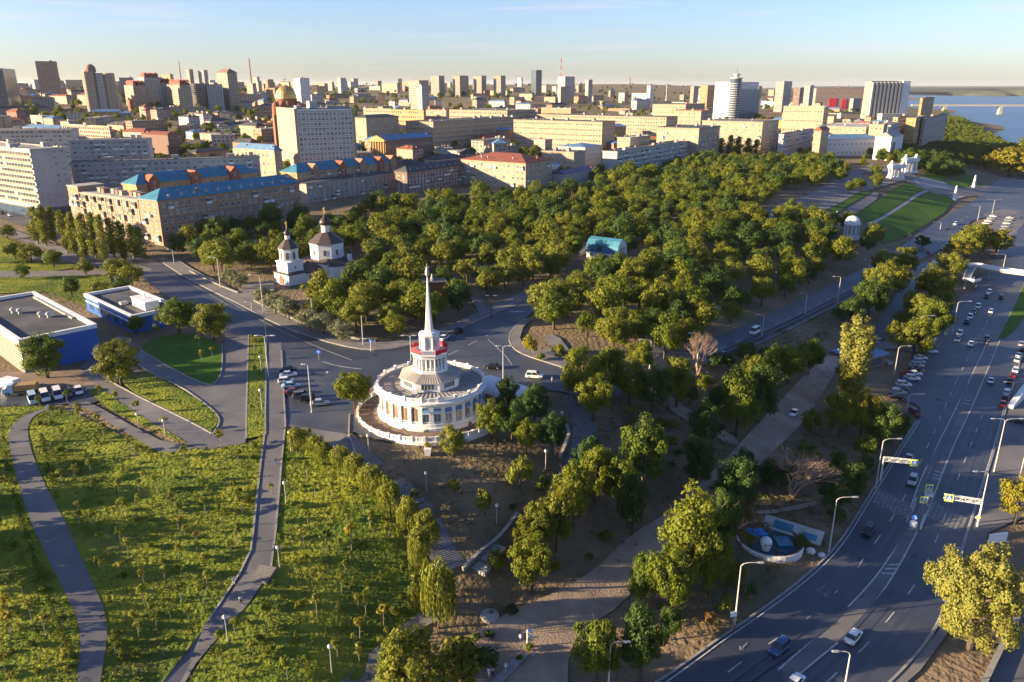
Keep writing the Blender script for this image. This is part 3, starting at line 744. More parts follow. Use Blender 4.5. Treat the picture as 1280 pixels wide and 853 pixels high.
r_, w, l, h = block('courtyard_house','ochre brick house with a blue roof and three gabled stair towers',173,425,232,323,depth=14,floors=5,wall='ochre',roof='teal',rooftype='hip',rh=4.5,ww=1.3,wh=1.7,faces='S',balc=.1,clutter=8)
for k,u in enumerate((.12,.45,.78)):
    mb = MB(); x = w*u; mb.box(x-3,-1.6,0,x+3,4,h+2.2); mb.poly([(x-3.2,-1.8,h+2.2),(x+3.2,-1.8,h+2.2),(x,-1.8,h+5.2)]); mb.quad((x-3.2,-1.8,h+2.2),(x,-1.8,h+5.2),(x,6,h+5.2),(x-3.2,6,h+2.2)); mb.quad((x,-1.8,h+5.2),(x+3.2,-1.8,h+2.2),(x+3.2,6,h+2.2),(x,6,h+5.2)); mb.build('stair_tower', M['redbrick'], r_)
    for z in (h*.55,h*.8,h*1.0): link('window', win_mesh(1.2,1.6,'glass2','frame',1,True), r_, None, (x,-1.62,z), 0)

r_, w, l, h = block('arcaded_house','grey beige six storey house with a row of tall arched bays',383,470,231,493.5,depth=13,floors=6,wall='beige',roof='slate',ww=1.3,wh=1.9,bay=3.6,faces='SE',balc=.06,clutter=3)
mb = MB()
for k in range(7):
    x = 14 + k*(w-22)/6.5
    for s in (-1,1): mb.box(x+s*2.3-.3,-.5,h*.12,x+s*2.3+.3,0,h*.78)
    ring = []
    for q in range(9):
        t = math.pi*q/8; ring.append([(x-2.6*math.cos(t),-.5,h*.78+2.2*math.sin(t)),(x-2.6*math.cos(t),0,h*.78+2.2*math.sin(t)),(x-2.0*math.cos(t),0,h*.78+1.7*math.sin(t)),(x-2.0*math.cos(t),-.5,h*.78+1.7*math.sin(t))])
    mb.rings(ring,0,True,True)
mb.build('arch', M['beige'], r_, 'stuff')
r_, w, l, h = block('mansard_house','orange brown house with stepped gable towers and patches of bright blue roof',372,490,217,496,depth=15,floors=6,wall='ochre',roof='teal',rooftype='hip',rh=4.6,ww=1.3,wh=1.8,faces='SW',balc=.12,clutter=14)
for k,u in enumerate((.16,.42,.62,.82,.95)):
    mb = MB(); x = w*u; mb.box(x-2.6,-1.2,0,x+2.6,4,h+2.6); mb.poly([(x-2.8,-1.3,h+2.6),(x+2.8,-1.3,h+2.6),(x,-1.3,h+5)]); mb.quad((x-2.8,-1.3,h+2.6),(x,-1.3,h+5),(x,6,h+5),(x-2.8,6,h+2.6)); mb.quad((x,-1.3,h+5),(x+2.8,-1.3,h+2.6),(x+2.8,6,h+2.6),(x,6,h+5)); mb.build('gable_tower', M['redbrick' if k % 2 else 'tan'], r_)
    for z in (h*.7,h*.9): link('window', win_mesh(1.2,1.6,'glass2','frame',1,True), r_, None, (x,-1.24,z), 0)
r_, w, l, h = block('slate_roofed_house','dark brown brick house with a slate hip roof lined with small vents',509,515,216,620,px_l=494,floors=6,wall='brown',roof='slate',rooftype='hip',rh=3.2,ww=1.4,wh=1.9,bay=3.3,balc=.06,clutter=5)
for k in range(14): mb = MB(); x = 4+k*(w-8)/13.5; mb.box(x,.7,h+.7,x+.9,1.8,h+1.8); mb.poly([(x-.1,.6,h+1.8),(x+1,.6,h+1.8),(x+.45,1.2,h+2.4)]); mb.build('dormer', M['offwhite'], r_)
band_part(r_,'string_course','beige',[(0,-.14,h*.66,w,0,h*.66+.3),(0,-.14,h*.33,w,0,h*.33+.25)])
r_, w, l, h = block('red_roofed_house','cream corner house under a rust red hip roof at the edge of the park',657,535,205,690,px_l=577,floors=5,wall='cream',roof='redroof',rooftype='hip',rh=4.5,ww=1.4,wh=2.0,bay=3.6,balc=.22,clutter=9)
block('low_purple_roofed_hall','long low hall with a dull purple sheet roof between houses',708,560,219,748,px_l=690,floors=1,wall='offwhite',roof='purple',rooftype='gable',rh=2.6,cat='hall',clutter=1)
block('courtyard_annexe','small white two storey annexe beside the purple roofed hall',690,590,207,699,depth=10,floors=2,wall='white',roof='blueroof',rooftype='hip',rh=1.5,cat='annexe',clutter=1)
block('old_cream_house','old cream house with a grey patched roof and a blank end wall',717,615,191,731,px_l=677,floors=4,wall='cream',roof='flat',balc=.1,bay=3.6,clutter=7)
block('narrow_white_house','narrow white house with a pale roof behind the blank end wall',731,660,185,752,depth=26,floors=5,wall='offwhite',roof='blueroof',rooftype='hip',rh=2,clutter=5,faces='SW')
r_, w, l, h = block('white_slab_block','long white five storey slab block with a blank end wall and dark roof',771,640,190,871,px_l=753,floors=5,wall='offwhite',roof='slate',ww=1.6,wh=1.5,bay=3.2,faces='S',balc=.34,clutter=12,skip=.02)
block('small_cream_house','small cream flat roofed house above the end of the white slab',787,725,173,812,px_l=771,floors=4,wall='cream',roof='flatlight',clutter=5)
block('stepped_block','cream block with a blue grey shaded end wall and recessed balconies',872,760,161,898,px_l=820,floors=6,wall='cream',roof='slate',balc=.2,ww=1.5,bay=3.4,clutter=4)
block('balconied_block','pale six storey block with a white shaded end above tall garden poplars',951,850,153,971,px_l=876,floors=6,wall='cream',roof='flat',balc=.12,ww=1.5,bay=4,clutter=6)
block('white_terrace_block','white terrace block with a dark roof behind park trees',978,800,168,1015,px_l=972,floors=5,wall='offwhite',roof='slate',balc=.2,ww=1.5,clutter=5)
block('red_gabled_house','small cream house with a dark red peaked roof beside the white theatre',1024,800,164,1034,px_l=1015,floors=4,wall='cream',roof='redroof',rooftype='hip',rh=3.5,clutter=1)
r_, w, l, h = block('theatre_hall','long white theatre hall with a pale blue hipped roof and round windows',1034,835,175,1095,depth=17,ang=12,floors=2,wall='white',roof='blueroof',rooftype='hip',rh=4.5,ww=1.5,wh=1.5,bay=5,faces='SW',cat='theatre',clutter=0)
r_, w, l, h = block('theatre_portico','white theatre portal block with one tall dark doorway',1112,800,172,1127,px_l=1092,ang=50,floors=1,wall='white',roof='flatlight',rooftype='hip',rh=4,faces='',cat='theatre portal',clutter=0)
mb = MB(); mb.box(w*.12,-.25,1,w*.36,-.02,h*.78); mb.build('doorway', M['framedark'], r_)
mb = MB(); mb.box(w*.07,-.5,h*.8,w*.41,0,h*.85); mb.box(w*.07,-.45,1,w*.12,0,h*.8); mb.box(w*.36,-.45,1,w*.41,0,h*.8); mb.build('door_surround', M['white'], r_)
for args in (('cream_terrace_house','cream terrace house with a low tower over its middle',1080,880,160,1100,34,1017,5,'cream','flatlight'),
             ('yellow_square_house','square yellow house with a flat roof in front of the terrace',1101,850,156,1106,None,1083,4,'cream','flat'),):
    nm, lb, px, Y, top, pr, dp, pl, fl, wl, rf = args
    block(nm, lb, px, Y, top, pr, px_l=pl, floors=fl, wall=wl, roof=rf, mode='join', clutter=4)
block('blue_shaded_house','pale house in blue shade behind the theatre roof',1110,880,157,1130,depth=20,floors=4,wall='offwhite',roof='flat',mode='join',clutter=3)
block('tall_cream_house','tall narrow cream house rising above its neighbours near the river',1118,960,147,1130,px_l=1112,floors=6,wall='cream',roof='flat',mode='join',clutter=2)
block('ochre_riverside_house','ochre flat roofed house overlooking the river slope',1140,930,148,1152,px_l=1128,floors=4,wall='ochre',roof='flat',mode='join',clutter=3)
block('riverside_row_house','long pale house at the top of the wooded river slope',1152,960,148,1180,px_l=1148,floors=4,wall='beige',roof='flat',mode='join',clutter=4)
block('riverside_brick_block','warm brown block with a domed roof hall on the skyline of the bank',1146,1200,123,1161,px_l=1143,floors=5,wall='ochre',roof='flat',mode='join',clutter=2)
# the hotel-like slab and its neighbours
r_, w, l, h = block('tower_slab','tall white eleven storey slab with a blank sunlit end wall',374,570,137,446,px_l=352,ang=30,floors=16,wall='white',roof='flat',faces='',clutter=4,cat='office tower',cornice=False)
fl = 3.5; nfl = int((h-2)/fl)
mb = MB()
for f in range(nfl): mb.box(1.2,-.35,h-1.0-(f+1)*fl+2.4,w-1.2,0,h-1.0-(f+1)*fl+3.45)
mb.build('spandrel', M['offwhite'], r_, 'stuff')
facade(r_,'S',w,l,h-1.3-nfl*fl,nfl,fl,2.7,2.2,1.75,glass='glass2',sillh=.55,skip=0,u0=1.6,u1=w-1.6,bars=2,sill=False)
facade(r_,'W',w,l,h-1.3-nfl*fl,nfl,fl,5.2,.9,1.2,glass='glass',sillh=.9,skip=.1,off=(-.5,0))
band_part(r_,'end_wall','cream',[(-.5,-.6,0,1.2,l+.5,h+.6),(w-1.2,-.6,0,w+.5,l+.5,h+.6)])
band_part(r_,'lift_house','offwhite',[(w*.28,4,h+.3,w*.42,12,h+5.5),(w*.05,3,h+.3,w*.14,9,h+2.4),(w*.6,4,h+.3,w*.95,10,h+2.2)])
block('grand_cream_house','cream corner house with tall shop windows and a pale blue roof',345,545,189,354,px_l=296,ang=56,floors=4,wall='cream',roof='blueroof',rooftype='hip',rh=3.5,ww=2,wh=2.6,bay=4.5,clutter=4)
r_, w, l, h = block('gallery_hall','dark temple fronted gallery with a bright blue roof and sunlit columns',485,690,176,541,px_l=466,floors=2,wall='brown',roof='blueroof',rooftype='gable',rh=4,cat='gallery',clutter=1,faces='S')
for k in range(6):
    mb = MB(); y = l*(k+.5)/6; mb.lathe([(.9,0),(.75,h-1)],10,0,(-3.2,y)); mb.build('column', M['ochre'], r_)
mb = MB(); mb.box(-4.3,0,h-1,0,l,h+.6); mb.poly([(-4.3,-.5,h+.6),(-4.3,l+.5,h+.6),(-4.3,l/2,h+4.4)]); mb.quad((-4.3,-.5,h+.6),(-4.3,l/2,h+4.4),(0,l/2,h+4.4),(0,-.5,h+.6)); mb.quad((-4.3,l/2,h+4.4),(-4.3,l+.5,h+.6),(0,l+.5,h+.6),(0,l/2,h+4.4)); mb.build('pediment', M['ochre'], r_)
block('green_roofed_house','beige classical block with a dark green roof right of the tower slab',459,800,148,499,px_l=443,floors=5,wall='cream',roof='slate',rooftype='hip',rh=2.5,ww=1.6,wh=2.2,bay=4.2,clutter=2)
block('long_white_slab','very long white slab with rows of cluttered balconies below blue roofs',93,470,204,327,depth=13,ang=21,floors=9,wall='offwhite',roof='flat',ww=1.9,wh=1.5,bay=3.6,faces='S',balc=.18,clutter=20,skip=.05,fh=3.1)
r_, w, l, h = block('angled_tower_block','white nine storey block whose sunlit side is striped with window bands',49,425,188,93,px_l=-60,ang=55,floors=9,wall='offwhite',roof='flatlight',ww=2.4,wh=1.4,bay=5.2,faces='',clutter=9,fh=3.2)
facade(r_,'S',w,l,h-9*3.2,9,3.2,2.6,1.7,1.4,glass='glass2',u0=w*.55,skip=.1)
nfl = int(h/3.2) - 2
for f in range(nfl):
    facade(r_,'W',w,l,h-.8-(f+1)*3.2,1,3.2,3.3,2.6,1.45,glass='glass',frame='framedark',sillh=1.0,skip=.06,sill=False)
band_part(r_,'parapet_band','cream',[(-.5,.3,h-.8-(f+1)*3.2-.05,0,l-.3,h-.8-(f+1)*3.2+.95) for f in range(nfl)])
mb = MB(); mb.box(-2,-3,0,w+4,-.05,6.5); mb.box(-2.5,-3,0,-.05,l+1,6.5); mb.build('shop_front', M['glassblue'], r_)
block('stepped_white_block','white block of six storeys behind the angled tower',92,535,176,190,depth=14,ang=14,floors=7,wall='offwhite',roof='flatlight',ww=2.0,wh=1.5,bay=3.6,faces='S',balc=.15,clutter=10,fh=3.1)
block('far_white_slab','white slab with roof huts behind the left hand blocks',-30,610,163,95,depth=14,ang=8,floors=6,wall='offwhite',roof='flatlight',mode='join',ww=2,wh=1.5,clutter=9,fh=3.1)
block('sunlit_cream_slab','sunlit cream slab with two roof huts above the white blocks',141,650,159,144,px_l=82,floors=5,wall='cream',roof='flatlight',mode='join',ww=2,wh=1.5,clutter=4,fh=3.1)
# rows of the centre
block('long_lit_row_block','very long cream row block lit along its whole side',832,1000,147,846,px_l=671,floors=7,wall='cream',roof='slate',mode='join',ww=1.5,wh=1.9,bay=3.5,clutter=14)
block('clustered_cream_block','cluster of cream blocks with small roof towers in low sun',752,820,153,768,px_l=642,floors=6,wall='cream',roof='slate',mode='join',balc=0,ww=1.6,clutter=12)
block('shaded_row_block','long row block in blue shade with a cream sunlit end',542,830,153,648,px_l=508,floors=6,wall='cream',roof='slate',mode='join',ww=1.6,clutter=12)
block('long_cream_palace','long cream block with evenly spaced tall windows',634,1080,139,669,px_l=562,floors=5,wall='cream',roof='flat',mode='join',ww=1.8,wh=2.4,bay=4,clutter=6)
block('pink_palace','pinkish classical block between two cream ones',558,1060,138,562,px_l=533,floors=5,wall='pink',roof='redroof',mode='join',ww=1.6,wh=2.4,bay=3.6,clutter=2)
block('orange_palace','orange ochre block with dark tall windows',530,1040,138,533,px_l=489,floors=5,wall='ochre',roof='slate',mode='join',ww=1.8,wh=2.6,bay=3.6,clutter=3)
block('cream_pillared_row','cream block with closely set pilasters behind the green roofed house',489,1075,137,492,px_l=455,floors=5,wall='cream',roof='flatlight',mode='join',ww=1.2,wh=2.4,bay=2.8,clutter=3)
block('wide_cream_row','wide cream block facing the sun before the round office tower',875,1100,139,888,px_l=838,floors=6,wall='cream',roof='redroof',mode='join',ww=1.6,clutter=4)
block('flat_cream_row','low flat roofed cream block facing the sun',856,1300,131,880,px_l=815,floors=4,wall='cream',roof='flat',mode='join',clutter=3)
block('pale_row_house','pale long house with cream sunlit side below the slender tower',1026,1000,134,1032,px_l=976,floors=4,wall='cream',roof='flatlight',mode='join',clutter=6)
# tall buildings of the skyline
T = lambda *a, **k: block(*a, **dict(dict(mode='join', cornice=False, cat='tower block', clutter=2, ww=1.8, wh=1.6, bay=3.4, fh=3.1), **k))
T('blue_banded_tower','blue and red banded tower cut off by the edge of the photo',-30,1150,86,12,px_l=-50,ang=20,wall='glassblue',roof='flat',frame='offwhite')
T('brown_slab_tower','broad brown slab tower standing alone on the hill above the left hand town',51,1650,77,76,depth=22,ang=22,wall='tan',roof='flat')
r_, w, l, h = T('domed_cream_tower','cream residential tower with rounded bays and a small dark dome on top',112,1180,92,147,depth=26,ang=30,wall='cream',roof='flat',clutter=0)
for k,(x,y,rr,dh,m) in enumerate(((4,-2,8,2,'cream'),(w*.5,-1,7,-2,'offwhite'),(w-6,-1,8,0,'cream'),(w*.18,l*.6,9,4,'cream'))):
    mb = MB(); mb.lathe([(rr,0),(rr,h+dh),(rr-1.2,h+dh+.8)],10,0,(x,y),.3,False,True); mb.build('bay_tower', M[m], r_)
    acc = []
    for f in range(int(h/3.1)):
        for q in range(5): t = math.pi*(1.05+q*.22); acc.append((x+rr*math.cos(t)*.97, y+rr*math.sin(t)*.97, 1+f*3.1, t+math.pi/2, 2.2, 1.7))
    win_join(r_, acc, 'glass', 'frame')
mb = MB(); mb.lathe([(7,h+2),(7,h+6),(6.4,h+9),(4.4,h+11.5),(1.5,h+13),(.2,h+13.4)],12,0,(w*.25,l*.4)); mb.build('dome', M['brown'], r_)
rr_ = random.Random(5)
for nm,lb,px,Y,tp,pr,pl,wl in (('red_topped_tower','tower block with maroon stepped attic, nearest the brick pillar tower',169,1250,107,184,158,'pink'),('red_topped_tower','tallest middle block of the maroon topped row',184,1270,97,203,178,'offwhite'),('red_topped_tower','shaded grey block with maroon attic at the right of the maroon topped row',203,1290,104,216,199,'grey'),('red_topped_tower','narrow sunlit cream tower with maroon attic beside the blue glass offices',227,1230,106,241,211,'cream')):
    r_, w, l, h = T(nm,lb,px,Y,tp,pr,px_l=pl,ang=40,wall=wl,roof='redroof',clutter=0,group='maroon topped towers on the hill')
    mb = MB()
    for q in range(3): mb.box(w*(.05+q*.33),-.3,h+.2,w*(.27+q*.33),l*.8,h+rr_.uniform(3,6)); hip(mb,w*(.05+q*.33),-.3,w*(.27+q*.33),l*.8,h+4.5,3)
    mb.build('attic', M['redroof'], r_)
T('brick_pillar_tower','slim orange brick tower in front of the maroon topped row',163,1120,125,169,px_l=160,wall='redbrick',roof='redroof',fh=4)
T('blue_glass_office','blue glass office block in shade',247,1280,105,263,px_l=241,ang=25,wall='glassblue',roof='flat')
T('white_office','white grid fronted office block beside the blue glass one',261,1270,106,280,depth=20,ang=18,wall='offwhite',roof='flat')
T('gabled_cream_tower','cream tower with a ragged brown gabled top',288,1320,91,300,px_l=275,ang=45,wall='cream',roof='brown',rooftype='hip',rh=6)
T('white_slim_tower','slender white tower pair behind the golden dome',377,1500,98,389,px_l=369,ang=50,wall='white',roof='flat',wh=1.3)
T('hilltop_block','small cream block on the far skyline left of the gabled tower',239,2300,87,244,px_l=235,wall='cream',roof='redroof')
T('hilltop_block','grey green stepped block on the far skyline',257,2300,88,262,px_l=250,wall='grey',roof='slate')
T('hilltop_block','cream hill block above the maroon topped row',215,1900,93,219,px_l=205,wall='ochre',roof='flat')
T('brown_twin_tower','brown and cream tower with striped balconies before the four square towers',525,1500,101,537,px_l=512,ang=48,wall='beige',roof='brown')
T('white_round_tower','white ribbed tower attached to the brown and cream tower',528,1440,107,535,px_l=522,ang=48,wall='offwhite',roof='flat')
for k,(px,pr,pl) in enumerate(((549,556,539),(575,586,566),(602,608,592),(626,632,617))):
    T('square_tower',('leftmost of the four matching square towers on the ridge','second of the four matching square towers on the ridge, wider than the rest','third of the four matching square towers on the ridge','rightmost of the four matching square towers on the ridge')[k],px,2150,95,pr,px_l=pl,ang=60,wall='beige',roof='flat',group='four square towers on the ridge')
T('glass_drum_tower','dark blue glass tower standing alone on the skyline',670,2500,88,677,px_l=664,ang=30,wall='glassblue',roof='flat',ww=2.5)
T('white_mast_block','white office block under the lattice mast',706,2300,96,718,px_l=697,ang=50,wall='offwhite',roof='flat')
T('grey_corner_tower','grey tower with a white sunlit corner left of the statue hill',735,2200,100,740,px_l=731,ang=50,wall='grey',roof='flat')
T('slim_white_block','slim white block at the foot of the statue hill',812,2300,107,816,px_l=808,wall='white',roof='flat')
T('orange_skyline_block','orange brown block left of the round office tower',883,1900,107,892,px_l=874,ang=56,wall='ochre',roof='flat')
T('cream_skyline_block','pale cream block left of the orange one',866,2100,108,872,px_l=862,ang=56,wall='beige',roof='flat')
r_, w, l, h = T('round_office_tower','white office tower with a round glazed corner and rooftop ring',916,1450,103,945,px_l=891,ang=50,wall='white',roof='flatlight',ww=2.2,clutter=0,skip=.35)
mb = MB(); mb.lathe([(10,0),(10,h+6)],18,0,(2,0)); 
for f in range(int(h/4)): mb.lathe([(10.3,2+f*4),(10.3,3.2+f*4)],18,1,(2,0))
mb.lathe([(10.6,h+6),(10.6,h+7.5),(4,h+8),(4,h+12),(6.5,h+12.5),(6.5,h+14),(.5,h+15)],18,1,(2,0)); mb.tube([(2,0,h+15),(2,0,h+26)],.3); mb.build('glazed_drum', [M['glassblue'], M['offwhite']], r_)
band_part(r_,'lower_block','glassblue',[(14,-4,0,w,-.1,h*.82)])
T('beige_river_tower','beige tower with one shaded blue end right of the round office tower',977,1900,102,987,px_l=967,ang=56,wall='beige',roof='flat')
T('brown_river_tower','dark brown tower beside the beige river tower',998,2100,110,1003,px_l=990,ang=56,wall='brown',roof='flat')
T('pale_river_tower','pale tower with a dark flat top on the right of the dark brown one',1010,2150,107,1015,px_l=1003,ang=56,wall='offwhite',roof='slate')
r_, w, l, h = T('ribbed_hotel','large cream hotel with deep vertical ribs on the river skyline',1084,1750,102,1122,depth=24,ang=8,wall='cream',roof='slate',faces='',cat='hotel',clutter=0)
band_part(r_,'rib','offwhite',[(w*(k+.15)/8,-4.5,6,w*(k+.62)/8,0,h-2) for k in range(8)])
band_part(r_,'wing','white',[(w+.3,-3,0,w+18,16,h+1)]); band_part(r_,'podium','offwhite',[(w*.3,-22,0,w*1.1,-5,14)])
acc = []; facade(r_,'S',w,l,2,int(h/3.1)-2,3.1,4.2,2.2,1.6,mode='join',acc=acc); win_join(r_,acc)
r_, w, l, h = T('stadium_front','long low terracotta hall with three red banners on the river skyline',1018,2300,111,1080,depth=40,ang=0,wall='pink',roof='flat',faces='S',cat='hall')
band_part(r_,'banner','red',[(w*.28,-1,3,w*.44,0,h*.55),(w*.54,-1,3,w*.64,0,h*.5),(w*.7,-1,3,w*.85,0,h*.5)])
# cathedral with golden dome behind the white tower slab
P = place(363,700); r_ = thing('cathedral','red brick cathedral drum with a golden dome behind the tower slab','cathedral',P,R(20)); r_.scale = (.82,.82,1)
h0 = top_h(P,134)
mb = MB(); mb.box(-15,-15,0,15,15,h0-6); mb.lathe([(11,h0-6),(11,h0+6),(11.6,h0+6.2),(11.6,h0+7)],16,0,(0,0),0,False,True); mb.build('drum', M['redbrick'], r_)
mb = MB(); mb.lathe([(10.8,h0+7),(10.6,h0+10),(9.2,h0+13.4),(6.4,h0+16),(3,h0+17.6),(.8,h0+18.2),(.5,h0+20)],20); mb.build('dome', M['gold'], r_)
mb = MB()
for k in range(12): t = 2*math.pi*k/12; mb.lathe([(.9,h0-3),(.9,h0+5)],6,0,(11.2*math.cos(t),11.2*math.sin(t)))
mb.build('drum_column', M['tan'], r_, 'stuff')
for sx in (-1,1):
    mb = MB(); mb.lathe([(4,h0-6),(4,h0),(3.6,h0+2.5),(1.4,h0+4.4),(.2,h0+5.4)],12,0,(sx*12,-11)); mb.build('corner_turret', M['redbrick'], r_)
mb = MB(); mb.box(-.15,-.15,h0+19.5,.15,.15,h0+25); mb.box(-1.4,-.12,h0+22.6,1.4,.12,h0+23); mb.build('cross', M['gold'], r_)
# mast, statue, chimneys, bridge
P = place(700.5,2350); r_ = thing('lattice_mast','red and white lattice broadcasting mast on the skyline','mast',P)
h = top_h(P,69); mb = MB(); nseg = 12
for k in range(nseg):
    z0, z1 = h*k/nseg, h*(k+1)/nseg; a, b = 4*(1-k/nseg)+.6, 4*(1-(k+1)/nseg)+.6; m = k % 2
    for sx, sy in ((1,1),(1,-1),(-1,1),(-1,-1)): mb.tube([(a*sx,a*sy,z0),(b*sx,b*sy,z1)],.45,4,m)
    for s in (-1,1): mb.tube([(a*s,-a,z0),(-b*s,-b,z1)],.3,4,m); mb.tube([(-a,a*s,z0),(-b,-b*s,z1)],.3,4,m)
mb.build('lattice', [M['red'], M['offwhite']], r_)
P = place(787,5400); r_ = thing('hilltop_statue','colossal dark statue of a striding figure with a raised sword on the hill','statue',P)
h = top_h(P,103.5) ; s_ = max(45, top_h(P,91.5))/85.0
mb = MB(); mb.rings([[(x*s_*q+ox*s_, y*s_*q, z*s_) for x,y in ((-7,-5),(7,-5),(8,5),(-8,5))] for z,q,ox in ((0,1.7,0),(14,1.25,1),(26,.95,2),(34,.8,3),(42,.9,2.5),(47,.5,2),(50,.42,1.5),(55,.4,1),(57,.1,1))],0,True,True)
mb.tube([(-4*s_,0,43*s_),(-13*s_,0,47*s_),(-20*s_,0,44*s_)],[2.4*s_,2*s_,1.4*s_],6); mb.tube([(6*s_,0,44*s_),(10*s_,0,54*s_),(12*s_,0,60*s_)],[2.4*s_,1.9*s_,1.4*s_],6)
mb.build('figure', M['concrete'], r_)
mb = MB(); mb.tube([(12*s_,0,58*s_),(15*s_,0,72*s_),(17*s_,0,86*s_)],[1.0*s_,1.3*s_,.2*s_],4); mb.build('sword', M['metal'], r_)
for px, Y, t, hh, lb in ((1047,3600,107,0,'thin tall factory chimney left of the pair on the river skyline'),(1058,3600,106,0,'thin tall factory chimney right of the pair on the river skyline'),(833,2600,106,0,'white pillar monument rising over low roofs right of the statue hill'),(228,2000,76,0,'needle thin mast above the maroon topped towers'),(315,2400,73,0,'red and white crane mast above the far left ridge')):
    P = place(px,Y); h = top_h(P,t); r_ = thing('far_chimney' if 'chimney' in lb else 'far_mast', lb, 'chimney' if 'chimney' in lb else 'mast', P); mb = MB(); mb.tube([(0,0,0),(0,0,h)],[2.2,1.4] if 'needle' not in lb else [1.6,.8],8); mb.lathe([(3.4,0),(3.4,3),(2.2,4)],8); mb.build('shaft', M['offwhite' if 'pillar' in lb else 'redbrick'], r_)
def brpt(px, py, Z): return Vector((*at_z(px, py, Z), Z))
A, B = brpt(1158,131,8), brpt(1330,131.5,8)
d = (B-A); Lb = d.length; r_ = thing('river_bridge','long pale girder bridge on tall piers across the wide river','bridge',A,math.atan2(d.y,d.x))
mb = MB(); mb.box(-50,-7,-5,Lb,7,0,0); mb.box(-50,-7.4,0,Lb,-7,1.4,0); mb.box(-50,7,0,Lb,7.4,1.4,0); mb.build('deck', M['concrete'], r_)
pr = brpt(1245,131,8); u = (pr-A).length
for k in (-1.07,0,1.07): mb = MB(); x = u + k*u*.7; mb.rings([[(x+sx*q,sy*q,z) for sx,sy in ((-5,-8),(5,-8),(5,8),(-5,8))] for z,q in ((-36,1.25),(-20,1.0),(-5,1.15))],0,False,True); mb.build('pier', M['concrete'], r_)
# far bank
mb = MB(); rg = random.Random(2)
xs_ = [at_z(px,119,-24)[0] for px in range(1150,1420,6)]
rings = []
for k, x in enumerate(xs_):
    y = 8600 + 300*math.sin(k*.7); hh = 30 + 10*rg.random() if k > 8 else 8 + 3*k
    rings.append([(x,y-500,-26),(x,y-460,-12+hh*.3),(x,y-300,hh),(x,y+1500,hh*1.2),(x,y+3000,-30)])
mb.rings(rings,0,closed=False); smooth(mb.build('far_bank', M['bank'], None, 'structure'))
xs_ = [at_z(px,112.5,-24)[0] for px in range(1080,1440,8)]
mb = MB(); mb.rings([[(x,19500,-30),(x,19600,30+25*rg.random()),(x,24000,60),(x,26000,-30)] for x in xs_],0,closed=False)
smooth(mb.build('far_bank', M['bank'], None, 'structure'))

# ordinary town houses filling the streets between
def clear(x, y, rad):
    for X, Y, a, w, l in NAMED:
        c, s_ = math.cos(a), math.sin(a); u = (x-X)*c+(y-Y)*s_; v = -(x-X)*s_+(y-Y)*c
        if -rad < u < w+rad and -rad < v < l+rad: return False
    return True
rf = random.Random(21); FILL = []; tries = 0
WALLS = (('cream','cream'),('offwhite','white'),('beige','beige'),('tan','tan brick'),('pink','pinkish'),('ochre','ochre'),('grey','grey'),('brown','brown brick'))
ROOFS = (('flat','dark flat'),('flatlight','pale flat'),('slate','slate grey'),('redroof','rust red'),('blueroof','pale blue'))
PLACES = ((60,'on the far left slope'),(200,'below the maroon topped towers'),(330,'left of the golden dome'),(470,'behind the tower slab'),(600,'below the four square towers'),(720,'below the lattice mast'),(830,'below the statue hill'),(930,'round the office tower'),(1030,'near the river towers'),(2000,'near the ribbed hotel'))
HILL = [(0,'')]
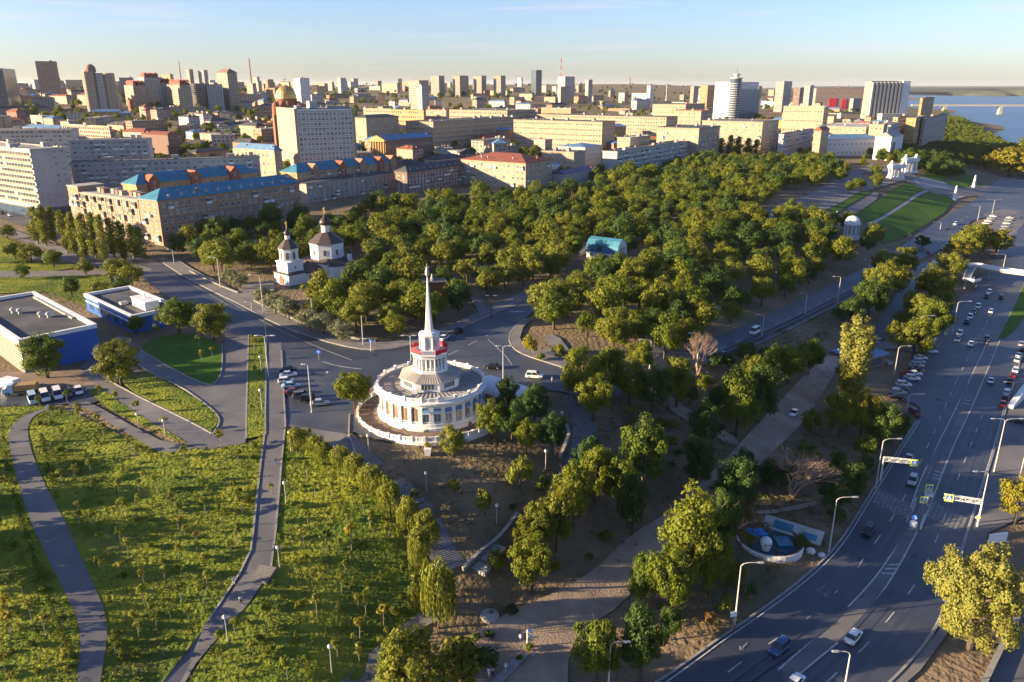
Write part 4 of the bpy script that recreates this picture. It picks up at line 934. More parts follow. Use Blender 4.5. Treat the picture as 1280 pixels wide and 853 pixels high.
def fill(nb, Ya, Yb, pa, pb, hs, minsep, tall=.1):
    global tries
    k = 0; tries = 0
    while k < nb and tries < nb*30:
        tries += 1
        Y = math.exp(rf.uniform(math.log(Ya), math.log(Yb))); px = rf.uniform(pa, pb)
        if px > 1120 - max(0, (1200-Y))*.03: continue
        if 700 < px < 870 and Y > 3300: continue
        if px > 640 and Y < 760 + (px-640)*.45: continue
        P = place(px, Y); w = rf.uniform(12, 42) if rf.random() < .65 else rf.uniform(40, 85); l = rf.uniform(11, 15); a = R(rf.choice((56,56,146,146,20,100)) + rf.uniform(-6,6))
        if a > R(90): pass
        cx, cy = P.x + math.cos(a)*w/2, P.y + math.sin(a)*w/2
        if not clear(cx, cy, w*.5+5): continue
        if any((cx-q[0])**2+(cy-q[1])**2 < ((w+q[2])*.5*minsep)**2 for q in FILL): continue
        FILL.append((cx, cy, w)); NAMED.append((P.x, P.y, a, w, l)); k += 1
        nf = rf.randint(*hs)
        if rf.random() < tall: nf = rf.randint(9, 14); w = min(w, 26)
        if 290 < px < 490 and Y < 1500: nf = min(nf, 4)
        h = nf*3.1 + 1
        wl, wn = rf.choice(WALLS[:5] if rf.random() < .8 else WALLS); ro, rn = rf.choice(ROOFS); hipped = ro in ('redroof','blueroof','slate') and nf < 8
        size = 'tall ' if nf > 7 else ('low ' if nf < 3 else ''); lng = 'long ' if w > 45 else ''
        plc = [t for lim, t in PLACES if px < lim][0]; dist = 'nearer' if Y < 1000 else ('farther' if Y < 1700 else 'distant')
        root = thing('town_house' if nf < 8 else 'town_tower', f'{dist} {size}{lng}{wn} {rn} roofed house {plc}', 'house', (P.x, P.y, P.z-2), a, 'town houses ' + plc)
        mb = MB(); mb.box(0,0,0,w,l,h+2,0,bottom=False); mb.build('wall', M[wl], root)
        mb = MB()
        if hipped: hip(mb, 0,0,w,l,h+2.4,rf.uniform(2,3.5))
        else: mb.box(-.3,-.3,h+1.7,w+.3,l+.3,h+2.5)
        mb.build('roof', M[ro], root)
        if Y < 2300:
            acc = []; bay = 3.4 if Y < 1200 else 4.2
            for f in 'SWE': facade(root, f, w, l, 2.2, nf, 3.1, bay, 1.7, 1.6, mode='join', rng=rf, acc=acc, skip=.06)
            win_join(root, acc)
        if Y < 1800:
            for q in range(rf.randint(1,4)):
                x, y = rf.uniform(2,w-2), rf.uniform(2,l-2); mb = MB(); s_ = rf.uniform(.5,1.6); mb.box(x-s_,y-s_*.7,h+1.5,x+s_,y+s_*.7,h+3.6+s_*.6); mb.build('chimney', M[rf.choice(('offwhite','beige','redbrick'))], root)
fill(115, 580, 1100, -60, 1110, (2,5), .95, .02)
fill(160, 1100, 2100, -80, 1110, (2,6), .85, .04)
fill(120, 2100, 4200, -60, 1100, (4,9), .75, .22)
fill(40, 1500, 3600, -60, 420, (3,8), .75, .15)

# ------------------------------------------------------------------ the rotunda with the spire
cx, cy = at_z(540, 514, 0); RC = Vector((cx, cy, .3))
r_ = thing('rotunda_restaurant','white round colonnaded restaurant with tiered top, red banners and a tall thin spire','restaurant',RC)
mb = MB(); mb.lathe([(12.5,-2),(12.5,.9),(12.25,1.0),(12.15,1.7),(11.6,1.8),(11.6,6.2)],72); mb.build('wall', M['white'], r_)
mb = MB(); mb.lathe([(11.55,5.55),(12.0,5.7),(12.0,6.05),(12.35,6.2),(12.35,6.35),(13.0,6.55),(13.0,6.85),(12.4,6.95),(12.2,6.95)],72); mb.build('cornice', M['white'], r_)
mb = MB(); mb.lathe([(12.3,6.9),(0,7.15)],48); mb.build('roof_deck', M['flatlight'], r_)
mb = MB()
for k in range(60): t = 2*math.pi*k/60; mb.tube([polar(12.0,t,6.95),polar(7.0,t,7.07)],.045,4)
mb.build('deck_seam', M['flat'], r_, 'stuff')
NW = 30
wmesh = win_mesh(1.35,3.0,'glass2','frame',1,True); wmesh2 = win_mesh(1.35,3.0,'orangeglass','frame',1,True); 
pil = MB(); pil.box(-.42,-.35,1.8,.42,.15,5.6); pil.box(-.55,-.42,1.7,.55,.15,2.05); pil.box(-.52,-.42,5.3,.52,.15,5.65); pilm = pil.mesh('pilaster', [M['white']])
aw = MB(); aw.quad((-.75,-.05,0),(.75,-.05,0),(.75,-.65,-.75),(-.75,-.65,-.75),0); aw.quad((-.75,-.65,-.75),(.75,-.65,-.75),(.75,-.62,-.95),(-.75,-.62,-.95),1); awm = aw.mesh('awning', [M['blueroof'], M['white2']])
niche = MB(); niche.prism([(-.55,0),(.55,0),(.55,.35),(.3,.62),(0,.7),(-.3,.62),(-.55,.35)],-.02,.12,0); nichem = niche.mesh('cellar_window', [M['framedark']])
for k in range(NW):
    t = 2*math.pi*(k+.5)/NW; deg = math.degrees(t) % 360; rz = t + math.pi/2
    link('window', wmesh2 if 195 < deg < 262 else wmesh, r_, None, polar(11.62,t,2.2), rz)
    t2 = 2*math.pi*k/NW; link('pilaster', pilm, r_, None, polar(11.6,t2,0), t2+math.pi/2)
    if 265 < deg < 360: link('awning', awm, r_, None, polar(11.65,t,5.15), rz)
    if k % 2 == 0:
        o = link('cellar_window', nichem, r_, None, polar(12.5,t,.05)); o.rotation_euler = (math.pi/2,0,rz)
# roof balustrade: posts and panels
post = MB(); post.box(-.28,-.22,0,.28,.22,1.15); post.box(-.34,-.28,1.15,.34,.28,1.27); postm = post.mesh('post', [M['white']])
seg = 2*math.pi/40; hw = 12.2*math.tan(seg/2)
pan = MB(); pan.box(-hw,-.12,0,hw,.12,.16); pan.box(-hw,-.14,.82,hw,.14,.98); pan.box(-hw,-.05,.16,hw,.05,.34)
for q in range(7): x = -hw+.2+(2*hw-.4)*q/6; pan.box(x-.07,-.07,.16,x+.07,.07,.82,0,None,False)
panm = pan.mesh('balustrade', [M['white']])
for k in range(40):
    t = seg*k
    if k % 2: link('post', postm, r_, None, polar(12.2,t+seg/2,6.9), t+seg/2+math.pi/2)
    link('balustrade', panm, r_, None, polar(12.15,t,6.9), t+math.pi/2)
# first tier: octagon with windows and a lean-to roof
o8 = math.pi/8
mb = MB(); mb.lathe([(7.0,7),(7.0,9.15)],8,0,(0,0),o8); mb.build('lower_tier', M['white'], r_)
mb = MB(); mb.lathe([(7.45,9.1),(7.45,9.25),(4.2,10.35)],8,0,(0,0),o8); 
for k in range(8):
    for q in range(9):
        t0 = o8 + k*math.pi/4; a = Vector(polar(7.45,t0,9.27)); b = Vector(polar(7.45,t0+math.pi/4,9.27)); a2 = Vector(polar(4.2,t0,10.37)); b2 = Vector(polar(4.2,t0+math.pi/4,10.37)); s_ = (q+.5)/9
        mb.tube([a.lerp(b,s_), a2.lerp(b2,s_)], .05, 4)
mb.build('lower_tier_roof', M['flatlight'], r_)
for k in range(8):
    t = k*math.pi/4; link('window', win_mesh(2.9,1.15,'glass','frame',3,False), r_, None, polar(6.48,t,7.65), t+math.pi/2)
mb = MB(); mb.box(-3.4,-7.6,7.1,-2.2,-6.9,8.1); mb.build('air_conditioner', M['white2'], r_)
# second tier with columns
mb = MB(); mb.lathe([(4.3,10.2),(4.3,10.9),(3.95,11.0),(2.9,11.0),(2.9,13.6),(3.9,13.6),(4.0,13.7),(4.0,14.3),(4.4,14.5),(4.4,14.75)],8,0,(0,0),o8,False,True); mb.build('upper_tier', M['white'], r_)
colm = MB(); colm.lathe([(.30,0),(.24,.2),(.20,2.4),(.28,2.6)],8,0); colm = colm.mesh('column', [M['white']])
for k in range(8):
    t0 = o8 + k*math.pi/4; a, b = Vector(polar(3.75,t0,11.0)), Vector(polar(3.75,t0+math.pi/4,11.0))
    for q in (0,.33,.67): link('column', colm, r_, None, a.lerp(b,q))
    link('window', win_mesh(1.1,1.9,'glass','frame',1,False), r_, None, polar(2.72,t0+math.pi/8,11.4), t0+math.pi/8+math.pi/2)
rb = MB(); hw = 4.35*math.sin(o8); rb.box(-hw,-.08,.12,hw,.08,1.12); rbm = rb.mesh('banner', [M['red']])
wbm = MB(); wbm.box(-hw,-.10,0,hw,.10,.2); wbm.box(-hw,-.10,1.05,hw,.10,1.25)
for q in range(8): x = -hw+.15+q*(2*hw-.3)/7; wbm.box(x-.06,-.05,.2,x+.06,.05,1.05)
wbm = wbm.mesh('balcony_rail', [M['white']])
let = MB(); rg = random.Random(4)
for q in range(9): x = -1.15+q*.27; let.box(x,-.13,.45,x+.05,-.085,1.0); let.box(x+.05,-.13,.9 if q%2 else .45,x+.17,-.085,1.0 if q%2 else .55); let.box(x+.13,-.13,.45,x+.18,-.085,1.0)
letm = let.mesh('banner_lettering', [M['white2']])
for k in range(8):
    t = k*math.pi/4; me = wbm if k in (6,) else rbm
    o = link('balcony_rail' if me is wbm else 'banner', me, r_, None, polar(4.15*math.cos(o8)+.1,t,14.7), t+math.pi/2)
# shaft and spire
mb = MB(); mb.lathe([(2.3,14.7),(2.3,15.5),(2.15,15.6),(2.15,18.2),(2.5,18.5),(2.5,18.9),(1.7,19.2)],8,0,(0,0),o8,False,True)
for k in range(8): t = k*math.pi/4+o8; p = polar(2.22,t,0); mb.tube([(p[0],p[1],15.4),(p[0],p[1],18.3)],.22,6)
mb.build('shaft', M['white'], r_)
for k in range(8): t = k*math.pi/4; mb = MB(); mb.box(-.35,-.06,15.9,.35,.02,17.7); link('shaft_niche', mb.mesh('shaft_niche',[M['offwhite']]), r_, None, polar(2.02,t,0), t+math.pi/2)
mb = MB(); mb.lathe([(1.05,18.9),(.95,19.4),(.58,23.8),(.28,28.6),(.10,32.0)],6,0); mb.build('spire', M['white'], r_)
mb = MB(); mb.lathe([(.10,31.9),(.42,32.2),(.48,32.9),(.28,33.6),(.10,34.0),(.05,34.9)],8); mb.box(-.45,-.07,33.8,.45,.07,34.0); mb.build('spire_finial', M['offwhite'], r_)
# curved terrace wall round the front
r_ = thing('terrace_wall','low white curved parapet wall with posts round the front of the rotunda terrace','parapet wall',(RC.x,RC.y,0))
A0, A1, RR = R(150), R(335), 17.0
n = 40; st = (A1-A0)/n; hw = RR*math.tan(st/2)
base = MB(); rings = []
for k in range(n+1):
    t = A0+st*k; rings.append([polar(RR-.3,t,-1.5),polar(RR-.3,t,.35),polar(RR+.35,t,.35),polar(RR+.45,t,-1.5)])
base.rings(rings,0,True,True); base.build('wall_base', M['white'], r_)
pm_ = MB(); pm_.box(-hw,-.10,.35,hw,.10,.5); pm_.box(-hw,-.14,1.25,hw,.14,1.42)
for q in range(6): x = -hw+.2+(2*hw-.4)*q/5; pm_.box(x-.08,-.08,.5,x+.08,.08,1.25,0,None,False)
pm_ = pm_.mesh('balustrade', [M['white']]); po = MB(); po.box(-.3,-.25,.3,.3,.25,1.44); po.box(-.34,-.3,1.44,.34,.3,1.5); po = po.mesh('post', [M['white']])
for k in range(n):
    t = A0+st*(k+.5); link('balustrade', pm_, r_, None, polar(RR,t,0), t+math.pi/2)
    if k % 2 == 0: link('post', po, r_, None, polar(RR,A0+st*k,0), A0+st*k+math.pi/2)
r_ = thing('flower_urn','white square planter with a bright shrub below the rotunda terrace wall','planter',ground(535,569))
mb = MB(); mb.rings([[(x*s_,y*s_,z) for x,y in ((-.7,-.7),(.7,-.7),(.7,.7),(-.7,.7))] for z,s_ in ((0,.7),(.3,.8),(1.5,1.1),(1.7,1.1))],0,True,True); mb.build('tub', M['white'], r_)
# white canopy hall right of the rotunda
P = ground(632,497); r_ = thing('white_marquee','pale arched marquee roof standing right of the rotunda among trees','marquee',P,R(-40))
mb = MB(); n = 10; rings = [[(x,4.2*math.cos(math.pi*k/n),1.6+2.2*math.sin(math.pi*k/n)) for k in range(n+1)] for x in (-7,-3.5,0,3.5,7)]
mb.rings(rings,0,closed=False); mb.build('canopy', M['white2'], r_)
mb = MB()
for x in (-6.8,-3.4,0,3.4,6.8):
    for y in (-4.1,4.1): mb.box(x-.12,y-.12,-.5,x+.12,y+.12,1.7)
mb.build('canopy_post', M['white2'], r_, 'stuff')

# ------------------------------------------------------------------ the church
P = ground(362,359); ang = R(50)
r_ = thing('white_church','white church with an octagonal bell tower, dark roofs and gilded crosses','church',(P.x,P.y,.2),ang)
SH = 1.0
mb = MB(); mb.box(0,0,0,8,9.5,4.4); mb.box(8,-.0,0,15.4,11.5,4.0); mb.box(15.4,-2.5,0,29.4,14,6.4)
mb.prism([(16.4,-2.5),(29.4,-2.5),(30.9,-5),(27.4,-7.2),(21.4,-7.2),(16.9,-5)],0,5.2); mb.box(29.4,1,0,34.4,10,4.6)
mb.build('wall', M['white'], r_)
mb = MB(); hip(mb,8,-.3,16.4,11.8,4.0,3.2,0,.35); hip(mb,15.4,-2.5,29.4,14,6.4,2.0,0,.4); hip(mb,0,0,8,9.5,4.4,1.0,0,.3)
mb.poly([(16,-2.4,5.25),(16.5,-5.2,5.25),(21.2,-7.6,5.25),(27.6,-7.6,5.25),(31.3,-5.1,5.25),(29.8,-2.4,5.25),(26.4,-2.3,6.6),(19.4,-2.3,6.6)]); hip(mb,29.4,1,34.4,10,4.6,1.2,0,.3); mb.build('roof', M['churchroof'], r_)
bx, by = 4.2, 4.8
mb = MB(); mb.box(bx-3.5,by-3.5,4,bx+3.5,by+3.5,8.4); mb.box(bx-3.75,by-3.75,8.3,bx+3.75,by+3.75,8.7); mb.lathe([(3.6,8.6),(3.6,13.3),(3.95,13.4),(3.95,13.7)],8,0,(bx,by),o8,False,True); mb.build('bell_tower', M['white'], r_)
for k in range(8):
    t = k*math.pi/4; mb = MB(); mb.prism([(-.55,0),(.55,0),(.55,2.2),(.3,2.7),(0,2.85),(-.3,2.7),(-.55,2.2)],-.02,.1); o = link('belfry_opening', mb.mesh('belfry_opening',[M['framedark']]), r_, None, (bx+3.33*math.cos(t),by+3.33*math.sin(t),9.5)); o.rotation_euler = (math.pi/2,0,t+math.pi/2)
mb = MB(); mb.lathe([(4.3,13.6),(4.2,13.75),(1.25,16.9)],8,0,(bx,by),o8); mb.build('bell_tower_roof', M['churchroof'], r_)
mb = MB(); mb.lathe([(.95,16.4),(.95,18.3)],12,0,(bx,by)); mb.build('bell_tower_drum', M['white'], r_)
onion = [(.95,0),(1.25,.35),(1.35,.8),(1.15,1.4),(.7,1.9),(.3,2.4),(.1,3.0)]
mb = MB(); mb.lathe([(r*.95,18.3+z*.95) for r,z in onion],12,0,(bx,by)); smooth(mb.build('onion_dome', M['dome'], r_))
def cross(x, y, z, s, root):
    mb = MB(); mb.box(x-.07*s,y-.07*s,z,x+.07*s,y+.07*s,z+2.6*s); mb.box(x-.7*s,y-.06*s,z+1.7*s,x+.7*s,y+.06*s,z+1.87*s); mb.box(x-.35*s,y-.06*s,z+2.1*s,x+.35*s,y+.06*s,z+2.24*s); mb.lathe([(.0,z-.1),(.22*s,z+.1),(.0,z+.4)],8,0,(x,y)); mb.build('cross', M['gold'], root)
cross(bx,by,21.0,1.0,r_)
mx, my = 22.6, 5.8
mb = MB(); mb.lathe([(6.7,6.2),(6.7,12.6),(7.0,12.7),(7.0,13.1)],8,0,(mx,my),o8,False,True); mb.build('octagon', M['white'], r_)
mb = MB(); mb.lathe([(7.4,13.0),(7.3,13.2),(2.0,17.0)],8,0,(mx,my),o8); mb.build('octagon_roof', M['churchroof'], r_)
mb = MB(); mb.lathe([(1.7,16.4),(1.7,19.6),(1.95,19.7)],14,0,(mx,my)); mb.build('main_drum', M['white'], r_)
mb = MB(); mb.lathe([(r*1.75,19.6+z*1.45) for r,z in onion],14,0,(mx,my)); smooth(mb.build('onion_dome', M['dome'], r_)); cross(mx,my,23.8,1.1,r_)
for t in range(8):
    a = t*math.pi/4; link('window', win_mesh(1.1,2.2,'glass','white2',1,False), r_, None, (mx+6.21*math.cos(a),my+6.21*math.sin(a),8.4), a+math.pi/2)
for x in (9.6,11.9,14.2): link('window', win_mesh(.9,1.7,'glass','white2',1,False), r_, None, (x,-.02,1.2), 0)
for x in (22.4,24.6,26.6): link('window', win_mesh(.9,1.9,'glass','white2',1,False), r_, None, (x,-7.22,1.3), 0)
for z in (5.8,): link('window', win_mesh(.7,1.3,'glass','white2',1,False), r_, None, (bx,by-3.52,z), 0); link('window', win_mesh(.7,1.3,'glass','white2',1,False), r_, None, (bx-3.52,by,z), -math.pi/2)
mb = MB(); mb.prism([(-1.3,0),(1.3,0),(1.3,2.2),(.7,3.0),(0,3.3),(-.7,3.0),(-1.3,2.2)],-.02,.15); o = link('door', mb.mesh('door',[M['redbrick']]), r_, None, (-.02,4.8,.2)); o.rotation_euler = (math.pi/2,0,-math.pi/2)
mb = MB(); mb.lathe([(.9,5.8),(1.0,8.8)],10,0,(26.6,-3.0)); mb.build('side_drum', M['white'], r_)
mb = MB(); mb.lathe([(r*1.0,8.8+z*.8) for r,z in onion],10,0,(26.6,-3.0)); smooth(mb.build('onion_dome', M['dome'], r_))

# ------------------------------------------------------------------ the two blue pavilions
def pavilion(name, label, px, Y, top, px_r, px_l, ang, sunwall, extras):
    a = R(ang); P = place(px, Y); w = abs(solve_len(P, a, px_r)); l = abs(solve_len(P, a+math.pi/2, px_l)) ; h = top_h(P, top); l = min(l, 52)
    r_ = thing(name, label, 'pavilion', P, a); NAMED.append((P.x,P.y,a,w,l))
    mb = MB(); mb.box(0,0,-2,w,l,h-.5,0); 
    if sunwall: mb.box(-.06,-.0,-2,-.001,l,h-.5,1)
    mb.build('wall', [M['blue'], M['grey']], r_)
    mb = MB(); t = .7
    for q in ((-.25,-.25,w+.25,t),(-.25,l-t,w+.25,l+.25),(-.25,t,t,l-t),(w-t,t,w+.25,l-t)): mb.box(q[0],q[1],h-.55,q[2],q[3],h+.55)
    mb.build('parapet', M['white'], r_)
    mb = MB(); mb.box(t,t,h-.9,w-t,l-t,h-.35); mb.build('roof', M['roofdark'], r_)
    return r_, w, l, h
P_ = place(22,249)
r_, w, l, h = pavilion('blue_pavilion','larger blue pavilion with a dark roof and a sunlit ribbed wall',23,189,427,119,-80,47,True,0)
lou = MB()
for k in range(9): lou.box(-.32,.4,.2+k*(h-1.4)/9,-.05,l-.4,.2+k*(h-1.4)/9+.28)
lou.build('louvre', M['cream'], r_, 'stuff')
for k,(u,v) in enumerate(((.40,.62),(.46,.58),(.62,.42),(.70,.38))):
    mb = MB(); x,y = w*u,l*v; mb.lathe([(.55,h-.4),(.5,h+.35),(.85,h+.5),(.85,h+1.0),(.3,h+1.3)],10,0,(x,y),0,False,True); mb.build('roof_vent', M['metal'], r_)
mb = MB(); mb.box(w*.9,l*.25,h-.35,w*.935,l*.9,h+.15); mb.build('roof_duct', M['concrete'], r_)
r_, w, l, h = pavilion('blue_pavilion','smaller blue pavilion with a white roof hut and a flagpole mast beside the street',161,224,396.5,221,103,47,False,0)
for k in range(5):
    mb = MB(); y = l*(.12+k*.18); mb.box(-.12,y,1.0,-.01,y+l*.08,h-1.4); mb.build('wall_panel', M['glassblue'], r_)
mb = MB(); mb.box(-.35,.5,h-2.0,-.01,l*.98,h-1.6); mb.build('fascia', M['white2'], r_)
mb = MB(); mb.box(w*.42,l*.12,h-.3,w*.72,l*.38,h+2.3); mb.box(w*.41,l*.10,h+2.3,w*.73,l*.40,h+2.55); mb.build('roof_hut', M['white2'], r_)
mb = MB(); mb.tube([(w*.57,l*.25,h+2),(w*.57,l*.25,h+4.2)],.18,6); mb.build('flue', M['white2'], r_)
mb = MB(); mb.box(w*.25,l*.45,h-.3,w*.4,l*.5,h+.5); mb.build('roof_duct', M['metal'], r_)

# teal gambrel house in the park, brick hut, rotunda gazebo, kiosk
P = ground(733,323); r_ = thing('teal_roofed_house','white house with a curved teal gambrel roof deep in the park','house',P,R(-34))
w, l, h = 15, 9, 3.6; P_ = P
NAMED.append((P.x,P.y,R(-34),w,l))
mb = MB(); mb.box(0,0,-1,w,l,h)
pr = [(0,h),(0.4,h+2.6),(2.2,h+4.6),(4.5,h+5.4),(6.8,h+4.6),(8.6,h+2.6),(9,h)]
mb.poly([(w,y,z) for y,z in pr]); mb.poly([(0,y,z) for y,z in pr][::-1]); mb.build('wall', M['white'], r_)
mb = MB(); pr2 = [(-.3,h-.2),(0.15,h+2.75),(2.1,h+4.85),(4.5,h+5.65),(6.9,h+4.85),(8.85,h+2.75),(9.3,h-.2)]
mb.rings([[(x,y,z) for y,z in pr2] for x in (-.3,w+.15)],0,closed=False); mb.rings([[(x,y*1.0,z-.15) for y,z in pr2] for x in (w+.15,-.3)],0,closed=False); mb.build('roof', M['teal'], r_)
for x in (2.5,6,9.5,13): link('window', win_mesh(1.2,1.6,'glass','white2',1,True), r_, None, (x,-.02,1.0), 0)
for y,z in ((2.2,.9),(4.5,.9),(6.8,.9),(3.2,4.3),(5.8,4.3)): link('window', win_mesh(1.1,1.5,'glass','white2',1,True), r_, None, (w+.02,y,z), math.pi/2)
mb = MB(); mb.box(5.5,-.5,h+.6,7.5,1.2,h+2.6); mb.build('dormer', M['slate'], r_)
P = ground(728,320); r_ = thing('flat_white_annexe','low white flat roofed shed left of the teal roofed house','shed',P,R(-34)); mb = MB(); mb.box(-9,0,-1,-1,6,3.2); mb.build('wall', M['white'], r_); mb = MB(); mb.box(-9.3,-.3,3.2,-.7,6.3,3.5); mb.build('roof', M['flatlight'], r_); mb = MB(); mb.box(-7,-.05,0,-5.6,.02,2.2); mb.build('door', M['framedark'], r_)
P = ground(541,377); r_ = thing('brick_chapel_hut','small red brick hut with a finial half hidden by trees behind the spire','hut',P,R(12))
mb = MB(); mb.box(-3.2,-3,0,4.6,3,7.2); mb.build('wall', M['redbrick'], r_); mb = MB(); mb.box(-3.5,-3.3,7.2,4.9,3.3,7.6); mb.build('roof', M['slate'], r_); mb = MB(); mb.lathe([(.5,7.6),(.6,8.4),(.3,9.0),(.1,10)],8); mb.build('finial', M['offwhite'], r_)
NAMED.append((P.x-4,P.y-4,0,9,8))
P = ground(1063,297); P.z += .2; r_ = thing('domed_gazebo','white columned gazebo with a round white dome among yellow lit trees','gazebo',P)
mb = MB(); mb.lathe([(4.6,-1),(4.6,.6),(4.2,.6),(0,.62)],20); mb.build('base', M['white2'], r_)
c8 = MB(); c8.lathe([(.42,0),(.34,6.2),(.5,6.5)],8); c8 = c8.mesh('column',[M['white2']])
for k in range(10): t = k*math.pi/5; link('column', c8, r_, None, polar(3.7,t,.6))
mb = MB(); mb.lathe([(3.3,7.0),(4.3,7.0),(4.3,8.0),(4.0,8.1),(3.7,9.6),(2.6,11),(1.2,11.7),(0,11.9)],20); mb.build('dome', M['white2'], r_); NAMED.append((P.x-5,P.y-5,0,10,10))
P = place(1086,292); P = ground(1086,459); P.z += .1; r_ = thing('flat_roofed_kiosk','low kiosk with a pale blue flat roof beside the big poplar','kiosk',P,R(28))
w, l = 13.5, 9.5
mb = MB(); mb.box(-6,-.5,-1,w-6,l,3.3); mb.build('wall', M['brown'], r_); mb = MB(); mb.box(-6.8,-1.3,3.3,w-5.2,l+.8,3.75); mb.build('roof', M['blueroof'], r_); mb = MB(); mb.box(w-5.4,-1.2,-.5,w-3.2,l-1,.5); mb.build('ramp', M['concrete'], r_); mb = MB(); mb.box(-4,-.56,.2,w-8,-.48,2.6); mb.build('window', M['glass'], r_)
NAMED.append((P.x-6,P.y,R(28),w,l))

# ------------------------------------------------------------------ the white propylaea, obelisks and lamps on the river stairs
ins = gxy([(1112,223)])
def propylon(px, py, label, rz, hs=1.0):
    P = ground(px,py); P.z += .15; r_ = thing('colonnade_gate',label,'colonnade',P,rz); H_ = 12*hs
    mb = MB(); mb.box(-7.5,-2.6,-.5,7.5,2.6,.9); mb.build('base', M['white2'], r_)
    cm = MB(); cm.box(-1.0,-1.0,.9,1.0,1.0,1.6); cm.lathe([(.85,1.6),(.72,H_-3.6),(.95,H_-3.2)],10); cm = cm.mesh('column',[M['white2']])
    for x in (-6,-2,2,6):
        for y in (-1.4,1.4): link('column', cm, r_, None, (x,y,0))
    mb = MB(); mb.box(-7.4,-2.6,H_-3.2,7.4,2.6,H_-1.2); mb.box(-7.9,-3.1,H_-1.2,7.9,3.1,H_-.7); mb.box(-7.2,-2.3,H_-.7,7.2,2.3,H_+.1); mb.build('entablature', M['white2'], r_)
    for x in (-6,6): mb = MB(); mb.box(x-1.2,-1.2,H_+.1,x+1.2,1.2,H_+1.3); mb.lathe([(.9,H_+1.3),(1.1,H_+2.0),(.8,H_+2.8),(.2,H_+3.4)],8,0,(x,0)); mb.build('urn', M['white2'], r_)
    NAMED.append((P.x-8,P.y-3,0,16,6))
propylon(1119,223,'near white colonnade gate with two urns at the head of the river stairs',R(20),.95)
propylon(1136,216,'far white colonnade gate, slightly taller, behind its twin',R(20),1.05)
for px,py,tp,lb in ((1193,251,232,'nearer white obelisk at the foot of the lawns'),(1217,235,219,'farther white obelisk beyond the river stairs')):
    P = ground(px,py); h = top_h(P,tp); r_ = thing('obelisk',lb,'obelisk',P,R(20)); mb = MB(); mb.box(-1.5,-1.5,-.5,1.5,1.5,1.6); mb.build('base', M['white2'], r_)
    mb = MB(); mb.rings([[(x*s_,y*s_,z) for x,y in ((-1,-1),(1,-1),(1,1),(-1,1))] for z,s_ in ((1.6,1.05),(h-1,.55),(h,.1))],0,False,True); mb.build('shaft', M['white2'], r_)
P = ground(1176,204); r_ = thing('stair_pavilion','small white pavilion with arches beyond the colonnade gates','pavilion',P,R(-20)); mb = MB(); mb.box(-7,0,-1,7,7,5); mb.box(-7.3,-.5,0,-2,7.5,8); mb.poly([(-7.6,-.8,8),(-1.7,-.8,8),(-4.6,-.8,9.6)]); mb.build('wall', M['white2'], r_); mb = MB(); mb.quad((-7.8,-1,8),(-4.6,-1,9.8),(-4.6,8,9.8),(-7.8,8,8)); mb.quad((-4.6,-1,9.8),(-1.5,-1,8),(-1.5,8,8),(-4.6,8,9.8)); mb.box(-1.9,-.3,5,7.3,7.3,5.4); mb.build('roof', M['pink'], r_)
for x,z in ((-4.7,2),(1.2,.3),(4.2,.3)): mb = MB(); mb.prism([(-.9,0),(.9,0),(.9,2.4),(0,3.2),(-.9,2.4)],-.02,.1); o = link('arch_opening', mb.mesh('arch_opening',[M['framedark']]), r_, None, (x,-.52 if x<-2 else -.02,z)); o.rotation_euler = (math.pi/2,0,0)
NAMED.append((P.x-8,P.y-2,0,16,10))
P = ground(1228,205); r_ = thing('long_white_shed','long low white building with a pale blue roof on the wooded river bank','shed',P,R(-6)); mb = MB(); mb.box(0,0,-1,24,9,4.5); mb.build('wall', M['white2'], r_); mb = MB(); hip(mb,0,0,24,9,4.6,1.6); mb.build('roof', M['blueroof'], r_); mb = MB(); mb.box(16,-.06,0,18.5,.02,3); mb.build('door', M['framedark'], r_); NAMED.append((P.x-2,P.y-3,0,28,14))

# ------------------------------------------------------------------ footbridge over the highway
pts = [(1165,329),(1185,331),(1205,333),(1222,333),(1238,336),(1255,339),(1285,343),(1330,350)]
zb = -12.2
BP = [Vector((*at_z(px,py,zb), zb)) for px,py in pts]
r_ = thing('footbridge','pale footbridge with curved railings crossing the highway on a single pier','footbridge',BP[2])
o0 = BP[2]
def sweep(name, m, prof, path):
    mb = MB(); rings = []
    for k,p in enumerate(path):
        d = (path[min(k+1,len(path)-1)]-path[max(k-1,0)]); d.z = 0; d.normalize(); nn = Vector((-d.y,d.x,0))
        rings.append([p - o0 + nn*a + Vector((0,0,z)) for a,z in prof])
    mb.rings(rings,0,True,True); return mb.build(name, M[m], r_)
sweep('deck','concrete',[(-2.2,-.6),(-2.2,.1),(2.2,.1),(2.2,-.6)],BP)
sweep('railing','white2',[(-2.25,.1),(-2.25,1.3),(-2.1,1.3),(-2.1,.1)],BP); sweep('railing','white2',[(2.1,.1),(2.1,1.3),(2.25,1.3),(2.25,.1)],BP)
LP = [BP[3].lerp(BP[2],.3), Vector((*at_z(1211,342,zb-.6),zb-.6)), Vector((*at_z(1208,350,zb-1.2),zb-1.2)), Vector((*at_z(1214,352,zb-1.5),zb-1.5)), Vector((*at_z(1222,350,zb-1.8),zb-1.8))]
sweep('stair_deck','concrete',[(-1.5,-.5),(-1.5,.1),(1.5,.1),(1.5,-.5)],LP); sweep('stair_railing','white2',[(-1.55,.1),(-1.55,1.2),(-1.42,1.2),(-1.42,.1)],LP); sweep('stair_railing','white2',[(1.42,.1),(1.42,1.2),(1.55,1.2),(1.55,.1)],LP)
for p in (LP[2],LP[4],BP[4],BP[1],BP[6]):
    mb = MB(); q = p-o0; g = terr(p.x,p.y)-o0.z; mb.tube([(q.x,q.y,g-.5),(q.x,q.y,q.z-.5)],.45,8); mb.build('pier', M['concrete'], r_)
